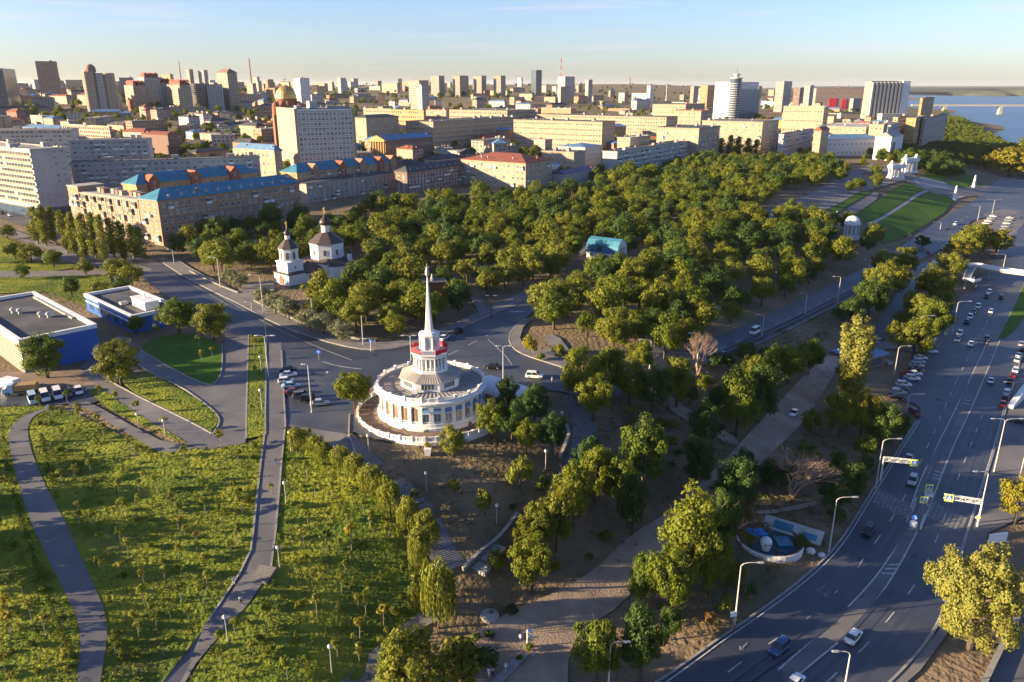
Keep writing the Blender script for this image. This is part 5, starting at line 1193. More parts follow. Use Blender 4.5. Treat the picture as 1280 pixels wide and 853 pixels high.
# wing of the far right stair beside the highway
A, B = ground(1262,512), ground(1290,488)
r_ = thing('white_stair_wing','white sloping wing wall of a stair beside the highway at the photo edge','stair wing',A)
d = B-A; mb = MB(); nn = Vector((-d.y,d.x,0)).normalized()*.8
mb.rings([[A-A-nn,A-A+nn,A-A+nn+Vector((0,0,1.2)),A-A-nn+Vector((0,0,1.2))],[d-nn,d+nn,d+nn+Vector((0,0,6)),d-nn+Vector((0,0,6))]],0,True,True); mb.build('wall', M['white2'], r_)

# ------------------------------------------------------------------ stairs on the slope
def stair(name, label, pA, pB, wid, n, m, rail=None):
    A, B = ground(*pA), ground(*pB); d = (B-A); d.z = 0; L = d.length; r_ = thing(name,label,'stairs',A,math.atan2(d.y,d.x))
    for k in range(n):
        mb = MB(); x0, x1 = L*k/n, L*(k+1)/n; z = (terr(A.x+d.x*(k+.5)/n, A.y+d.y*(k+.5)/n) - A.z) + .33
        land = k % 8 == 7
        mb.box(x0,-wid/2,z-.8,x1*1.0-.02,wid/2,z); mb.build('step', M[m if not land else 'paving'], r_)
    return r_, L
stair('cascade_stairs','wide grey stone stairs descending beside the willows below the rotunda',(489,606),(531,648),6.0,22,'stone')
stair('cascade_stairs','lower flight of grey stone stairs between the willows and the brown slope',(534,654),(566,712),5.5,26,'stone')
stair('short_stairs','short sunlit flight of pale steps beside a low parapet wall',(621,682),(594,714),4.2,11,'concrete')
stair('path_steps','broad pale steps interrupting the park path on the slope',(324,707),(311,726),7.0,8,'paving')
def wall_run(name, label, pxs, th, hh, m, cat='wall'):
    P = [ground(*p) for p in chaikin(pxs, 2)]; r_ = thing(name,label,cat,P[0]); o = P[0]; rings = []
    for k,p in enumerate(P):
        d = (P[min(k+1,len(P)-1)]-P[max(k-1,0)]); d.z = 0; d.normalize(); nn = Vector((-d.y,d.x,0))*th/2; q = p-o
        rings.append([q-nn-Vector((0,0,1)),q-nn+Vector((0,0,hh)),q+nn+Vector((0,0,hh)),q+nn-Vector((0,0,1))])
    mb = MB(); mb.rings(rings,0,True,True); mb.build('wall', M[m], r_)
    mb = MB(); rings = [[p[0]*0+p[1]+Vector((0,0,0)) if False else (p[1]+(p[1]-p[2])*.25+Vector((0,0,.0))), p[1]+(p[1]-p[2])*.25+Vector((0,0,.18)), p[2]+(p[2]-p[1])*.25+Vector((0,0,.18)), p[2]+(p[2]-p[1])*.25] for p in rings]
    mb.rings(rings,0,True,True); mb.build('coping', M['kerb'], r_)
wall_run('parapet_wall','curving low stone parapet beside the short pale stairs',[(579,715),(590,703),(605,690),(625,675),(640,655),(647,645)],.5,.75,'stone')
wall_run('garden_wall','low pale stone edging wall along the pavement below the church',[(238,341),(270,357),(298,368)],.5,.7,'kerb')
wall_run('garden_wall','low pale stone edging wall in front of the silver bushes, right of the church forecourt',[(318,378),(345,391),(385,409),(428,423),(470,429)],.5,.7,'kerb')
wall_run('retaining_wall','pale retaining wall beside the dark path right of the rotunda',[(706,532),(712,545),(706,560),(700,575)],.5,.8,'stone')
wall_run('alley_wall','long low stone wall edging the plaza at the bottom of the slope',[(655,822),(640,838),(622,856),(600,885)],.9,.7,'kerb')
wall_run('culvert_rail','dark steel edge rail at the lower right photo corner',[(1228,862),(1250,815),(1283,755),(1310,715)],.6,1.0,'framedark','rail')
P = ground(612,771); r_ = thing('round_well_cap','pale round concrete disc lying in the dark hollow','well cap',P); mb = MB(); mb.lathe([(1.6,-.3),(1.6,.5),(1.3,.6),(0,.6)],20); mb.build('disc', M['concrete'], r_); mb = MB(); mb.lathe([(.5,.6),(.5,.72),(0,.72)],12,0,(.3,.5)); mb.build('hatch', M['framedark'], r_)
# round mosaic basin
P = ground(962,678); P.z += .1; r_ = thing('round_basin','round walled basin lined with teal mosaic in the scrub by the highway','basin',P)
mb = MB(); n = 40
mb.lathe([(6.6,-1.2),(6.6,.75),(6.45,.8)],n); mb.build('rim_wall', M['white'], r_); mb = MB(); mb.lathe([(6.46,.79),(6.1,.8),(5.9,.1)],n); mb.build('inner_wall', M['brown'], r_); mb = MB(); mb.lathe([(5.95,.12),(0,.05)],n); mb.build('floor', M['tealpool'], r_)
mb = MB(); mb.box(-3.4,1.8,.1,.2,4.2,.5); mb.build('blue_sheet', M['bluepool'], r_); mb = MB(); mb.box(1.2,-2.0,.1,4.2,1.4,.4); mb.build('teal_panel', M['teal'], r_)
r_ = thing('plaster_head','white rounded plaster head standing in the round basin','sculpture',P+Vector((-1.9,-3.2,.2)))
mb = MB(); mb.lathe([(.75,0),(.85,.5),(1.0,1.0),(1.15,1.6),(1.1,2.2),(.75,2.7),(.3,2.9),(0,2.92)],14); smooth(mb.build('head', M['white2'], r_)); mb = MB(); mb.lathe([(.18,0),(.18,.1)],8,0,(0,0),0,False,True)
for x in (-.4,.4): mb = MB(); mb.lathe([(.22,0),(.2,.12),(0,.16)],8); o = link('eye_hollow', mb.mesh('eye_hollow',[M['framedark']]), r_, None, (x,-1.04,1.75)); o.rotation_euler = (math.pi/2,0,0)
r_ = thing('tilted_mural','long tilted white and pale yellow panel leaning behind the basin','panel',ground(990,668),R(-35))
mb = MB(); mb.quad((-6,-1.2,.3),(6,-1.2,.3),(6,1.4,2.0),(-6,1.4,2.0),0); mb.box(-6,-1.2,.0,6,-1.0,.3,0); mb.quad((6,-1.2,.3),(-6,-1.2,.3),(-6,1.5,1.9),(6,1.5,1.9),0); mb.build('panel', M['offwhite'], r_); mb = MB(); mb.quad((-4,-.7,.66),(0,-.7,.66),(0,.9,1.71),(-4,.9,1.71)); mb.quad((2,-.9,.54),(5,-.9,.54),(5,.3,1.33),(2,.3,1.33)); mb.build('painted_field', M['teal'], r_)
for (px,py,s_,lb) in ((1013,690,.75,'pale round rock left of the lamp post by the highway kerb'),(1027,695,.6,'second pale round rock, beside the kerb')):
    P = ground(px,py); r_ = thing('pale_rock',lb,'rock',P); mb = MB(); mb.lathe([(1.2*s_,-.3),(1.3*s_,.3),(.9*s_,.9*s_),(.3*s_,1.15*s_),(0,1.2*s_)],9); smooth(mb.build('stone', M['white'], r_))

# ------------------------------------------------------------------ trees
rng = np.random.default_rng(11)
def leaf_cloud(centres, radii, nl, size, squash=.85, droop=0.0, out=None):
    """many small leaf-sprays spread over clump surfaces; returns vertex array (n*4,3)"""
    allv = []
    cen = np.mean(centres, 0)
    for c, r in zip(centres, radii):
        d = rng.normal(size=(nl,3)); d /= np.linalg.norm(d, axis=1)[:,None]
        rad = r*(rng.uniform(.55,1.08,nl))
        p = c + d*rad[:,None]*np.array([1,1,squash])
        o = p - cen; o /= np.linalg.norm(o,axis=1)[:,None]+1e-6
        nrm = d*.8 + o*.5 + rng.normal(size=(nl,3))*.45 + np.array([0,0,.15]); nrm /= np.linalg.norm(nrm,axis=1)[:,None]
        t = np.cross(nrm, rng.normal(size=(nl,3))); t /= np.linalg.norm(t,axis=1)[:,None]; b = np.cross(nrm,t)
        s = size*rng.uniform(.6,1.35,nl)[:,None]; asp = rng.uniform(.5,.9,nl)[:,None]
        if droop:
            t = t*(1-droop) + np.array([0,0,-1])*droop; t /= np.linalg.norm(t,axis=1)[:,None]; b = np.cross(nrm,t); b /= np.linalg.norm(b,axis=1)[:,None]; asp = asp*.45; s = s*1.5
        q = np.stack([p-t*s, p-b*s*asp*.9+nrm*s*.12, p+t*s, p+b*s*asp-nrm*s*.1],1)
        allv.append(q.reshape(-1,3))
    return np.concatenate(allv)
def quads_mesh(name, v, mats):
    me = bpy.data.meshes.new(name); n = len(v)//4
    me.vertices.add(n*4); me.vertices.foreach_set('co', v.astype(np.float32).ravel())
    me.loops.add(n*4); me.loops.foreach_set('vertex_index', np.arange(n*4, dtype=np.int32))
    me.polygons.add(n); me.polygons.foreach_set('loop_start', np.arange(0,n*4,4,dtype=np.int32)); me.polygons.foreach_set('loop_total', np.full(n,4,dtype=np.int32))
    for m in mats: me.materials.append(m)
    me.update(calc_edges=True); return me
def trunk_mesh(h, r, lean, nb, br, zc, mt='bark', seed=0, fork=False):
    rr = random.Random(seed); mb = MB()
    ps = [(0,0,-.5),(lean*.2,0,h*.3),(lean*.6,lean*.3,h*.65),(lean,lean*.5,h)]
    mb.tube(ps,[r*1.25,r,r*.7,r*.3],7)
    for k in range(nb):
        t = rr.uniform(.35,.85); a = rr.uniform(0,6.28); b = Vector((lean*t*t, lean*.3*t, h*t)); L = br*rr.uniform(.6,1.0)
        m_ = b + Vector((math.cos(a)*L*.5, math.sin(a)*L*.5, L*.35)); e = b + Vector((math.cos(a)*L, math.sin(a)*L, L*.85)); mb.tube([b,m_,e],[r*.42,r*.3,r*.1],5)
    return mb.mesh('trunk', [M[mt]])
def clumps(n, rx, rz, z0, rc, flat=0.0, low=-.35):
    cs, rs = [], []
    while len(cs) < n:
        d = rng.normal(size=3); d /= np.linalg.norm(d)
        if d[2] < low: continue
        rad = rng.uniform(.45,.82)
        cs.append(np.array([d[0]*rx*rad, d[1]*rx*rad, z0 + d[2]*rz*rad])); rs.append(rc*rng.uniform(.7,1.3))
    return np.array(cs), np.array(rs)
KIND = {}
def kind(name, cv, tr): KIND.setdefault(name, []).append((cv, tr))
L0 = M['L_green']
for s in range(9):        # broad crowns, 11 m tall, 10 m wide; uneven, built of separate clumps with gaps
    n = 26 + s % 4*4; c, r = clumps(n + 8, 4.9, 5.0, 5.9, 1.5, low=-.8)
    c[:,0] *= rng.uniform(.85,1.12); c += rng.normal(size=c.shape)*.35
    kind('broad', quads_mesh('crown', leaf_cloud(c, r, 78, .30), [L0]), trunk_mesh(7.5,.28,rng.uniform(-.8,.8),6,4.0,6,seed=s))
for s in range(4):        # near detail: same build, finer leaves
    c, r = clumps(58, 4.9, 5.0, 5.9, 1.15, low=-.8); c += rng.normal(size=c.shape)*.4
    kind('fine', quads_mesh('crown', leaf_cloud(c, r, 150, .20), [L0]), trunk_mesh(8,.28,rng.uniform(-.8,.8),8,4.2,6,seed=s+20))
for s in range(1):        # one very large spreading crown with fine leaves
    c, r = clumps(150, 8.6, 7.2, 7.6, 1.25, low=-.75); c += rng.normal(size=c.shape)*.6
    kind('giant', quads_mesh('crown', leaf_cloud(c, r, 190, .19), [L0]), trunk_mesh(9,.45,.8,9,6.5,0,seed=91))
for s in range(3):        # columnar poplars 14 m tall
    zs = np.linspace(2,13.4,30); c = np.array([[rng.normal()*.7*math.sin(math.pi*min(1,(z+1)/15))**.6, rng.normal()*.7*math.sin(math.pi*min(1,(z+1)/15))**.6, z] for z in zs]); r = np.array([1.15*math.sin(math.pi*(.12+.80*(z/15)))**.7 for z in zs])
    kind('poplar', quads_mesh('crown', leaf_cloud(c, r, 70, .26, 1.3), [L0]), trunk_mesh(12,.25,0,0,0,0,'birch',seed=s))
for s in range(2):        # one broad poplar with upswept plumes
    c, r = [], []
    for k in range(34):
        a = rng.uniform(0,6.28); d = rng.uniform(.4,3.5); top = 15.6 - d*d*.36 - rng.uniform(0,1.5)
        for z in np.arange(2.5, top, 1.5): t = (z-2)/(top-2); c.append([math.cos(a)*d*(.5+.5*t), math.sin(a)*d*(.5+.5*t), z]); r.append(.95*(1-.55*t))
    kind('plume', quads_mesh('crown', leaf_cloud(np.array(c), np.array(r), 40, .21, 1.4), [L0]), trunk_mesh(13,.4,0,6,3,0,'birch',seed=s))
for s in range(4):        # weeping willows 6.5 m
    c, r = clumps(22, 2.7, 2.0, 4.6, .8, low=-.1); v = [leaf_cloud(c, r, 46, .22, 1.0, .45)]
    st = []
    for k in range(120):
        a = rng.uniform(0,6.28); d = rng.uniform(1.2,2.9); zt = 5.6 - d*.5
        for z in np.arange(rng.uniform(1.0,2.6), zt, .38): st.append([math.cos(a)*d, math.sin(a)*d, z])
    v.append(leaf_cloud(np.array(st), np.full(len(st), .16), 2, .17, 1, .8)); kind('willow', quads_mesh('crown', np.concatenate(v), [L0]), trunk_mesh(5,.16,.4,5,2,0,'bark',seed=s))
for s in range(4):        # rounded shrubs 3 m
    c, r = clumps(16, 1.6, 1.3, 1.4, .6); kind('shrub', quads_mesh('foliage', leaf_cloud(c, r, 60, .17), [L0]), trunk_mesh(1.6,.07,.2,6,1.2,0,seed=s))
for s in range(4):        # thin saplings 3.2 m
    c, r = clumps(9, .62, .95, 2.3, .32); kind('sapling', quads_mesh('crown', leaf_cloud(c, r, 26, .13), [L0]), trunk_mesh(2.6,.045,.15,3,.6,0,'birch',seed=s))
for s in range(2):        # small firs 2.4 m
    c = []; r = []
    for z in np.linspace(.3,2.2,8):
        for q in range(6): a = rng.uniform(0,6.28); d = .62*(1-z/2.5); c.append([math.cos(a)*d, math.sin(a)*d, z]); r.append(.2*(1.1-z/2.6))
    kind('fir', quads_mesh('crown', leaf_cloud(np.array(c), np.array(r), 14, .10, .6), [L0]), trunk_mesh(2.2,.05,0,0,0,0,seed=s))
for s in range(2):        # half dead trees: a mass of bare twigs
    mb = MB(); rr = random.Random(s)
    def grow(p, d, L, r, dep):
        e = p + d*L; mb.tube([p, p + d*L*.5 + Vector((rr.uniform(-.1,.1)*L, rr.uniform(-.1,.1)*L, 0)), e], [r, r*.8, r*.55], 4 if dep < 3 else 3, 0, False)
        if dep < 6:
            for q in range(3 if dep < 5 else 2):
                nd = (d + Vector((rr.uniform(-.8,.8), rr.uniform(-.8,.8), rr.uniform(-.2,.55)))).normalized(); grow(e, nd, L*rr.uniform(.6,.8), r*.55, dep+1)
    for q in range(4): grow(Vector((0,0,-.2)), Vector((rr.uniform(-.5,.5), rr.uniform(-.5,.5), 1)).normalized(), 2.2, .2, 0)
    KIND.setdefault('dead', []).append((mb.mesh('branches', [M['twig']]), None))
TONE = {'green':'green','dark':'dark green','olive':'olive green','yellow':'yellow','silver':'silvery','willow':'yellow green','rust':'rusty brown','poplar':'pale yellow green'}
LANDM = []
for px,py,t in ((150,300,'by the tan corner house'),(230,345,'at the near end of the street'),(262,300,'left of the white church'),(330,300,'behind the bell tower'),(385,360,'in front of the white church'),(450,330,'just right of the white church'),(470,265,'under the arcaded house'),(560,265,'under the slate roofed house'),(545,365,'round the brick hut'),(500,400,'behind the spire'),(650,260,'under the red roofed house'),(620,345,'left of the park road'),(735,300,'round the teal roofed house'),(790,235,'under the white slab block'),(690,370,'at the park road corner'),(770,400,'inside the park loop'),(840,340,'in the middle of the park'),(900,280,'in the far park'),(960,330,'above the embankment street'),(900,380,'beside the embankment street'),(950,220,'under the balconied block'),(1010,270,'left of the domed gazebo'),(1075,300,'round the domed gazebo'),(1060,225,'before the white theatre'),(1160,170,'on the wooded river bank'),(1230,180,'above the long white shed'),(1230,295,'beside the upper car park'),(1150,370,'beside the lower parking street'),(1000,440,'below the embankment street'),(1060,470,'by the flat roofed kiosk'),(740,470,'above the dark path'),(660,530,'right of the rotunda'),(440,490,'left of the rotunda'),(600,610,'on the brown slope'),(720,620,'on the scrub slope'),(830,540,'on the dark slope'),(860,670,'beside the gravel alley'),(960,580,'above the round basin'),(1050,600,'beside the highway kerb'),(790,790,'near the bottom plaza'),(550,740,'at the foot of the cascade stairs'),(515,820,'beside the lower path'),(440,600,'along the cascade stairs'),(390,620,'high in the right hand meadow'),(400,710,'amid the right hand meadow'),(420,800,'low in the right hand meadow'),(100,560,'high in the left hand meadow'),(270,600,'beside the promenade'),(120,700,'right of the curved path'),(200,650,'in the left hand meadow'),(180,770,'low in the left hand meadow'),(40,700,'left of the curved path'),(230,450,'on the kerbed lawn'),(323,480,'on the long green strip'),(210,520,'between the service roads'),(75,440,'before the larger blue pavilion'),(155,450,'between the blue pavilions'),(60,310,'on the far left lawn'),(110,360,'behind the blue pavilions'),(1210,740,'right of the highway'),(1270,620,'at the crossing on the right'),(1215,320,'near the footbridge')):
    LANDM.append((*ground(px,py)[:2], t))
NTREE = {}
def tree(kindn, x, y, h=None, w=None, tone='green', label=None, cat='tree', name=None, rz=None, z=None):
    vs_ = KIND[kindn]; i = random.randrange(len(vs_)); cv, tr = vs_[i]
    base = {'broad':(11,9.2),'fine':(11,9.6),'giant':(15,17.5),'poplar':(14.5,3.2),'plume':(15.5,7.5),'willow':(6.3,6.0),'shrub':(3,3.4),'sapling':(3.3,1.5),'fir':(2.5,1.4),'dead':(10,9)}[kindn]
    h = h or base[0]; w = w or base[1]*h/base[0]
    nm = name or {'giant':'broadleaf_tree','broad':'broadleaf_tree','fine':'broadleaf_tree','poplar':'poplar_tree','plume':'poplar_tree','willow':'willow_tree','shrub':'shrub','sapling':'sapling','fir':'young_fir','dead':'bare_tree'}[kindn]
    near = min(LANDM, key=lambda q: (q[0]-x)**2+(q[1]-y)**2)[2]
    size = ('small ' if h < base[0]*.82 else 'tall ' if h > base[0]*1.12 else '') if label is None else ''
    kd = {'giant':'great spreading tree','broad':'broad tree','fine':'broad tree','poplar':'columnar poplar','plume':'plumed poplar','willow':'weeping willow','shrub':'rounded shrub','sapling':'thin sapling','fir':'young fir','dead':'half bare tree'}[kindn]
    lb = label or f'{size}{TONE.get(tone,tone)} {kd} {near}'
    r_ = thing(nm, lb, cat, (x, y, (terr(x,y) if z is None else z)+.1), random.uniform(0,6.28) if rz is None else rz, kd + 's ' + near)
    r_.scale = (w/base[1], w/base[1]*random.uniform(.92,1.08), h/base[0])
    o = link('crown' if kindn not in ('shrub',) else 'foliage', cv, r_)
    if kindn != 'dead':
        o.material_slots[0].link = 'OBJECT'; o.material_slots[0].material = M['L_'+tone]
        if tr: link('trunk', tr, r_)
    TREES.append((x, y, w/2)); return r_
TREES = []
def tpx(kindn, px, pb, pt, wpx, tone='green', **k):
    """a tree surveyed by the foot, top and width it shows in the photograph"""
    P = ground(px, pb); s = project(P.x, P.y, P.z)[2]
    return tree(kindn, P.x, P.y, max(1.2, top_h(P, pt)), wpx/s, tone, z=P.z, **k)
for a in ((443,513,459,52,'green'),(225,420,368,54,'green'),(268,428,374,48,'olive'),(60,474,416,58,'green'),(152,482,424,60,'olive'),(172,418,392,26,'green'),(566,572,528,36,'willow'),(612,548,500,40,'green'),
          (640,552,498,44,'dark'),(668,535,478,46,'dark'),(690,570,515,40,'dark'),(635,520,470,34,'dark'),(658,568,520,36,'green'),
          (728,500,430,56,'green'),(760,492,428,50,'green'),(742,528,462,54,'green'),(786,505,445,44,'green'),(815,515,455,44,'dark'),(845,510,440,44,'olive'),(766,442,378,52,'olive'),(692,412,358,58,'green'),(800,470,420,40,'olive'),(830,450,385,48,'green'),(856,440,392,40,'olive'),
          (802,612,520,62,'green'),(772,640,560,52,'green'),(742,628,552,50,'green'),(716,660,570,54,'green'),(695,690,600,48,'olive'),(790,668,590,44,'dark'),(672,690,625,50,'olive'),(665,742,660,60,'green'),(735,600,545,44,'dark'),(655,700,640,34,'olive'),
          (870,608,540,46,'dark'),(920,545,455,58,'green'),(948,530,450,52,'dark'),(985,480,425,50,'green'),(1010,470,420,44,'green'),(880,560,500,44,'dark'),(960,480,430,40,'green'),(935,500,440,40,'olive'),
          (1075,550,480,44,'yellow'),(1048,548,488,40,'olive'),(1100,562,502,50,'dark'),(1122,548,512,28,'dark'),(1060,625,572,46,'dark'),(968,612,572,44,'dark'),(915,650,570,60,'dark'),(900,700,600,50,'dark'),
          (862,735,608,84,'green'),(835,770,672,66,'green'),(805,760,690,52,'green'),(800,852,745,66,'dark'),(745,860,765,64,'green'),(838,800,755,34,'dark'),(885,745,650,52,'green'),
          (519,905,783,92,'olive'),(500,870,800,66,'green'),(1268,655,594,52,'yellow'),(1040,640,595,40,'dark'),(930,610,560,40,'dark'),
          (1148,410,362,52,'willow'),(1140,450,392,52,'olive'),(1162,375,330,44,'olive'),(1186,352,310,38,'willow'),(1110,375,322,52,'olive'),(1085,400,345,46,'dark'),(1128,345,305,36,'olive'),(1228,318,278,54,'willow'),(1208,322,282,44,'willow'),(1245,318,284,36,'yellow'),(1060,410,370,44,'dark'),(1105,345,310,40,'willow'),(1152,310,293,20,'dark'),(1195,325,300,34,'yellow'),(1165,425,370,44,'green'),(1090,385,330,40,'willow')):
    tpx('fine', *a)
# trees along the cascade stairs, street and meadow edges
for a in ((372,566,536,26),(395,570,545,26),(404,580,555,24),(428,590,560,30),(444,602,570,30),(463,620,584,34),(476,628,594,30),(488,650,604,34),(512,672,625,36),(535,690,640,34),(525,720,660,32)): tpx('willow', *a, 'willow')
for a in ((548,786,705,46),(556,770,715,34),(520,768,732,22)): tpx('willow', *a, 'willow')
for a in ((300,362,340,26),(288,356,336,24),(345,394,365,34),(362,402,370,34),(388,415,385,32),(405,420,390,28),(428,428,400,30),(330,380,358,26)): tpx('broad', *a, 'silver')
for a in ((650,612,566,34,'willow'),(606,645,608,26,'willow'),(569,619,596,20,'willow'),(618,716,684,26,'willow'),(662,445,416,20,'yellow'),(698,446,428,20,'willow'),(676,452,440,14,'green'),(930,655,622,28,'rust'),(1050,520,490,30,'green'),(575,850,800,70,'olive'),(600,838,812,50,'dark'),(536,566,552,12,'yellow'),(590,838,818,40,'green'),(1000,690,665,22,'dark'),(1045,655,630,26,'dark'),(905,765,742,24,'olive'),(662,814,803,14,'green'),(650,828,819,12,'green'),(570,828,812,30,'rust'),(640,770,757,20,'dark'),(595,802,790,16,'dark'),(612,798,790,14,'dark')): tpx('shrub', *a)
tpx('giant', 1211, 812, 680, 122, 'poplar', label='great spreading yellow green tree beside the highway, largest on its right')
tpx('plume', 1060, 502, 392, 56, 'poplar', label='huge yellow plumed poplar standing beside the flat roofed kiosk')
for k,(px,pb,pt) in enumerate(((48,300,266),(58,302,264),(70,300,265),(85,312,270),(97,318,272),(109,322,273),(121,318,273),(132,324,276),(143,316,280),(155,322,284),(168,318,288),(178,322,292))): tpx('poplar', px, pb+6, pt-9, 15, 'willow' if k % 3 else 'olive')
for px,pb,pt in ((900,195,172),(912,196,168),(922,196,170),(934,196,172),(945,196,174),(745,210,182),(752,206,183)): tpx('poplar', px, pb, pt, 11, 'olive')
tpx('dead', 990, 622, 540, 100, 'rust', label='large bare twiggy tree glowing rusty above the round basin'); tpx('dead', 1042, 545, 492, 44, label='bare twiggy tree beside a yellow one above the highway'); tpx('dead', 932, 658, 618, 34, label='small bare tree left of the round basin'); tpx('dead', 872, 470, 390, 40, label='bare limbed tree among leafy ones beside the embankment street')
for a in ((20,325,300,26,'olive'),(40,330,305,30,'olive'),(68,335,312,26,'green'),(148,352,322,36,'olive'),(165,358,330,32,'green'),(108,345,322,22,'olive'),(90,372,345,24,'green'),(125,376,350,26,'olive'),(-20,330,300,30,'green'),(155,372,345,28,'dark'),(10,300,280,24,'green'),(30,350,328,20,'green')): tpx('broad', *a)
# park: filled by spacing, keeping off roads, paths and houses
ROADS = [STREET, ALLEY, HWP, SIDEW] + [gxy(p) for p in ([(975,262),(1040,228),(1090,205),(1140,215),(1240,232),(1228,246),(1196,262),(1130,300),(1104,307),(1086,290),(1035,262)],[(1075,430),(1108,388),(1138,345),(1152,328),(1172,328),(1158,350),(1140,370),(1118,405),(1098,432),(1086,440)],[(690,440),(712,440),(700,424),(686,418)],[(700,425),(760,452),(700,460),(640,440),(640,410),(668,395)],[(790,462),(830,492),(860,512),(890,530),(925,552),(918,560),(880,540),(845,520),(810,495),(780,470)],[(330,372),(352,345),(300,352),(290,366)])]
def free(x, y, rad, road=2.0, sep=.72, own=True):
    if not clear(x, y, rad*.7): return False
    for rd in ROADS:
        if inside(x, y, rd): return False
        for q in ((road,0),(-road,0),(0,road),(0,-road)):
            if inside(x+q[0], y+q[1], rd): return False
    if own:
        for X, Y, r2 in TREES:
            if abs(X-x) < 12 and abs(Y-y) < 12 and (X-x)**2+(Y-y)**2 < ((rad+r2)*sep)**2: return False
    return True
ROADS.append(gxy([(722,318),(745,312),(790,326),(792,346),(770,350),(730,340)])); ROADS.append(gxy([(1050,292),(1078,292),(1078,312),(1066,322),(1050,312)]))
ROADS.append(gxy([(342,378),(360,392),(398,382),(428,364),(452,345),(446,315),(385,332),(345,350)]))
CH = gxy([(338,356),(352,366),(440,350),(445,330),(405,312),(375,320)]); NAMED.append((*at_z(362,362,0), R(50), 36, 13))
# park paths that stay open
for p in ([(640,384),(712,349),(760,330),(810,318),(815,322),(765,338),(700,362)],[(880,395),(900,382),(905,388),(885,402)],[(780,452),(822,432),(850,420),(856,426),(800,462)],[(900,268),(960,262),(1010,262),(1012,270),(950,272)],[(960,250),(1000,232),(1010,240),(975,258)]): ROADS.append(gxy(p))
S('path', [(640,384),(712,349),(760,330),(810,318),(815,322),(765,338),(712,356),(660,382)], 'asphalt_old', .12); S('path', [(780,452),(822,432),(850,420),(856,426),(800,462)], 'asphalt_old', .12); S('path', [(870,402),(900,382),(905,388),(885,402)], 'asphalt_old', .12); S('path', [(895,268),(960,262),(1010,262),(1012,270),(950,274)], 'asphalt_old', .12)
PARK = gxy([(205,322),(240,300),(330,290),(400,285),(470,268),(560,256),(640,252),(700,248),(760,232),(840,220),(880,205),(950,205),(1010,205),(1060,215),(1080,225),(1010,250),(1000,275),(1060,290),(1110,310),(1050,345),(1000,374),(940,402),(880,428),(815,446),(760,462),(706,455),(650,400),(700,362),(640,372),(600,372),(545,415),(500,428),(440,430),(390,410),(345,390),(300,375),(250,350)])
def fillpark(poly, spacing, hr, tones, kinds=('broad',), maxn=400, sep=.72, road=2.5):
    xs_ = [p[0] for p in poly]; ys_ = [p[1] for p in poly]; n = 0; cells = []
    y = min(ys_)
    while y < max(ys_):
        x = min(xs_)
        while x < max(xs_): cells.append((x + random.uniform(-.4,.4)*spacing, y + random.uniform(-.4,.4)*spacing)); x += spacing
        y += spacing*.9
    cells.sort(key=lambda c: c[1])
    rest = []
    for x, y in cells:
        if not inside(x, y, poly): continue
        h = random.uniform(*hr); rad = h*.45
        if not free(x, y, rad, road, sep): continue
        if n < maxn: tree(random.choice(kinds), x, y, h, None, random.choice(tones)); n += 1
        else: rest.append((x, y, h)); TREES.append((x, y, rad))
    return rest
T1 = ('green','green','olive','dark','green','willow','olive','dark','green')
rest = fillpark(PARK, 9.0, (7.5,15.5), T1, maxn=125, sep=.70)
def wood(name, plist, tone, kindn='broad', keep=1.0):
    """a wood that reads as one mass: real leaf geometry joined into one object"""
    out = []
    src = []
    for cv, tr in KIND[kindn][:6]:
        v = np.empty(len(cv.vertices)*3, np.float32); cv.vertices.foreach_get('co', v); src.append(v.reshape(-1,4,3))
    for x, y, h in plist:
        v = src[random.randrange(len(src))]
        k = keep if y < 500 else keep*.62 if y < 1000 else keep*.42 if y < 1800 else keep*.16
        idx = rng.choice(len(v), int(len(v)*k), replace=False); q = v[idx].copy(); 
        c = q.mean(1, keepdims=True); q = c + (q-c)*min(2.6, (1/k)**.5*1.0)
        a = rng.uniform(0,6.28); s = h/11.0; co, si = math.cos(a), math.sin(a)
        X = (q[...,0]*co - q[...,1]*si)*s + x; Y = (q[...,0]*si + q[...,1]*co)*s + y; Z = q[...,2]*s*rng.uniform(.9,1.1) + terr(x,y)
        out.append(np.stack([X,Y,Z],-1).reshape(-1,3))
    me = quads_mesh(name, np.concatenate(out), [M['L_'+tone]]); return link(name, me, None, 'stuff')
third = [rest[k::3] for k in range(3)]
for pl, tn in zip(third, ('green','dark','olive')):
    if pl: wood('park_wood', pl, tn)
def scatter(n, Ya, Yb, pa, pb, hr, cond=None, sep=3.5):
    out = []; t = 0
    while len(out) < n and t < n*12:
        t += 1; Y = math.exp(random.uniform(math.log(Ya), math.log(Yb))); px = random.uniform(pa, pb); P = place(px, Y)
        if P.z < -23 or (cond and not cond(px, Y)): continue
        if not clear(P.x, P.y, 2): continue
        out.append((P.x, P.y, random.uniform(*hr)))
    return out
# river bank wood, near trees of it as objects
bank = gxy([(1085,205),(1130,195),(1150,150),(1180,140),(1215,160),(1262,185),(1300,195),(1300,215),(1235,214),(1190,205),(1165,205),(1140,210)])
rb_ = fillpark(bank, 10.5, (10,14), T1, maxn=40, sep=.8)
if rb_: wood('river_bank_wood', rb_, 'green')
wood('river_bank_wood', scatter(300, 700, 1500, 1128, 1200, (6.5,15), lambda px,Y: px < 1215 - max(0,(Y-700))*.03 and px > 1128+max(0,900-Y)*.02), 'dark')
for a in ((1262,222,182,60,'yellow'),(1290,225,185,50,'yellow'),(1278,205,172,40,'olive')): tpx('broad', *a)
# town greenery
wood('town_greenery', scatter(520, 560, 1100, -80, 1110, (7,12)), 'green'); wood('town_greenery', scatter(650, 1000, 2200, -80, 1120, (8,14)), 'olive'); wood('town_greenery', scatter(700, 2000, 5200, -80, 1110, (9,15)), 'dark')
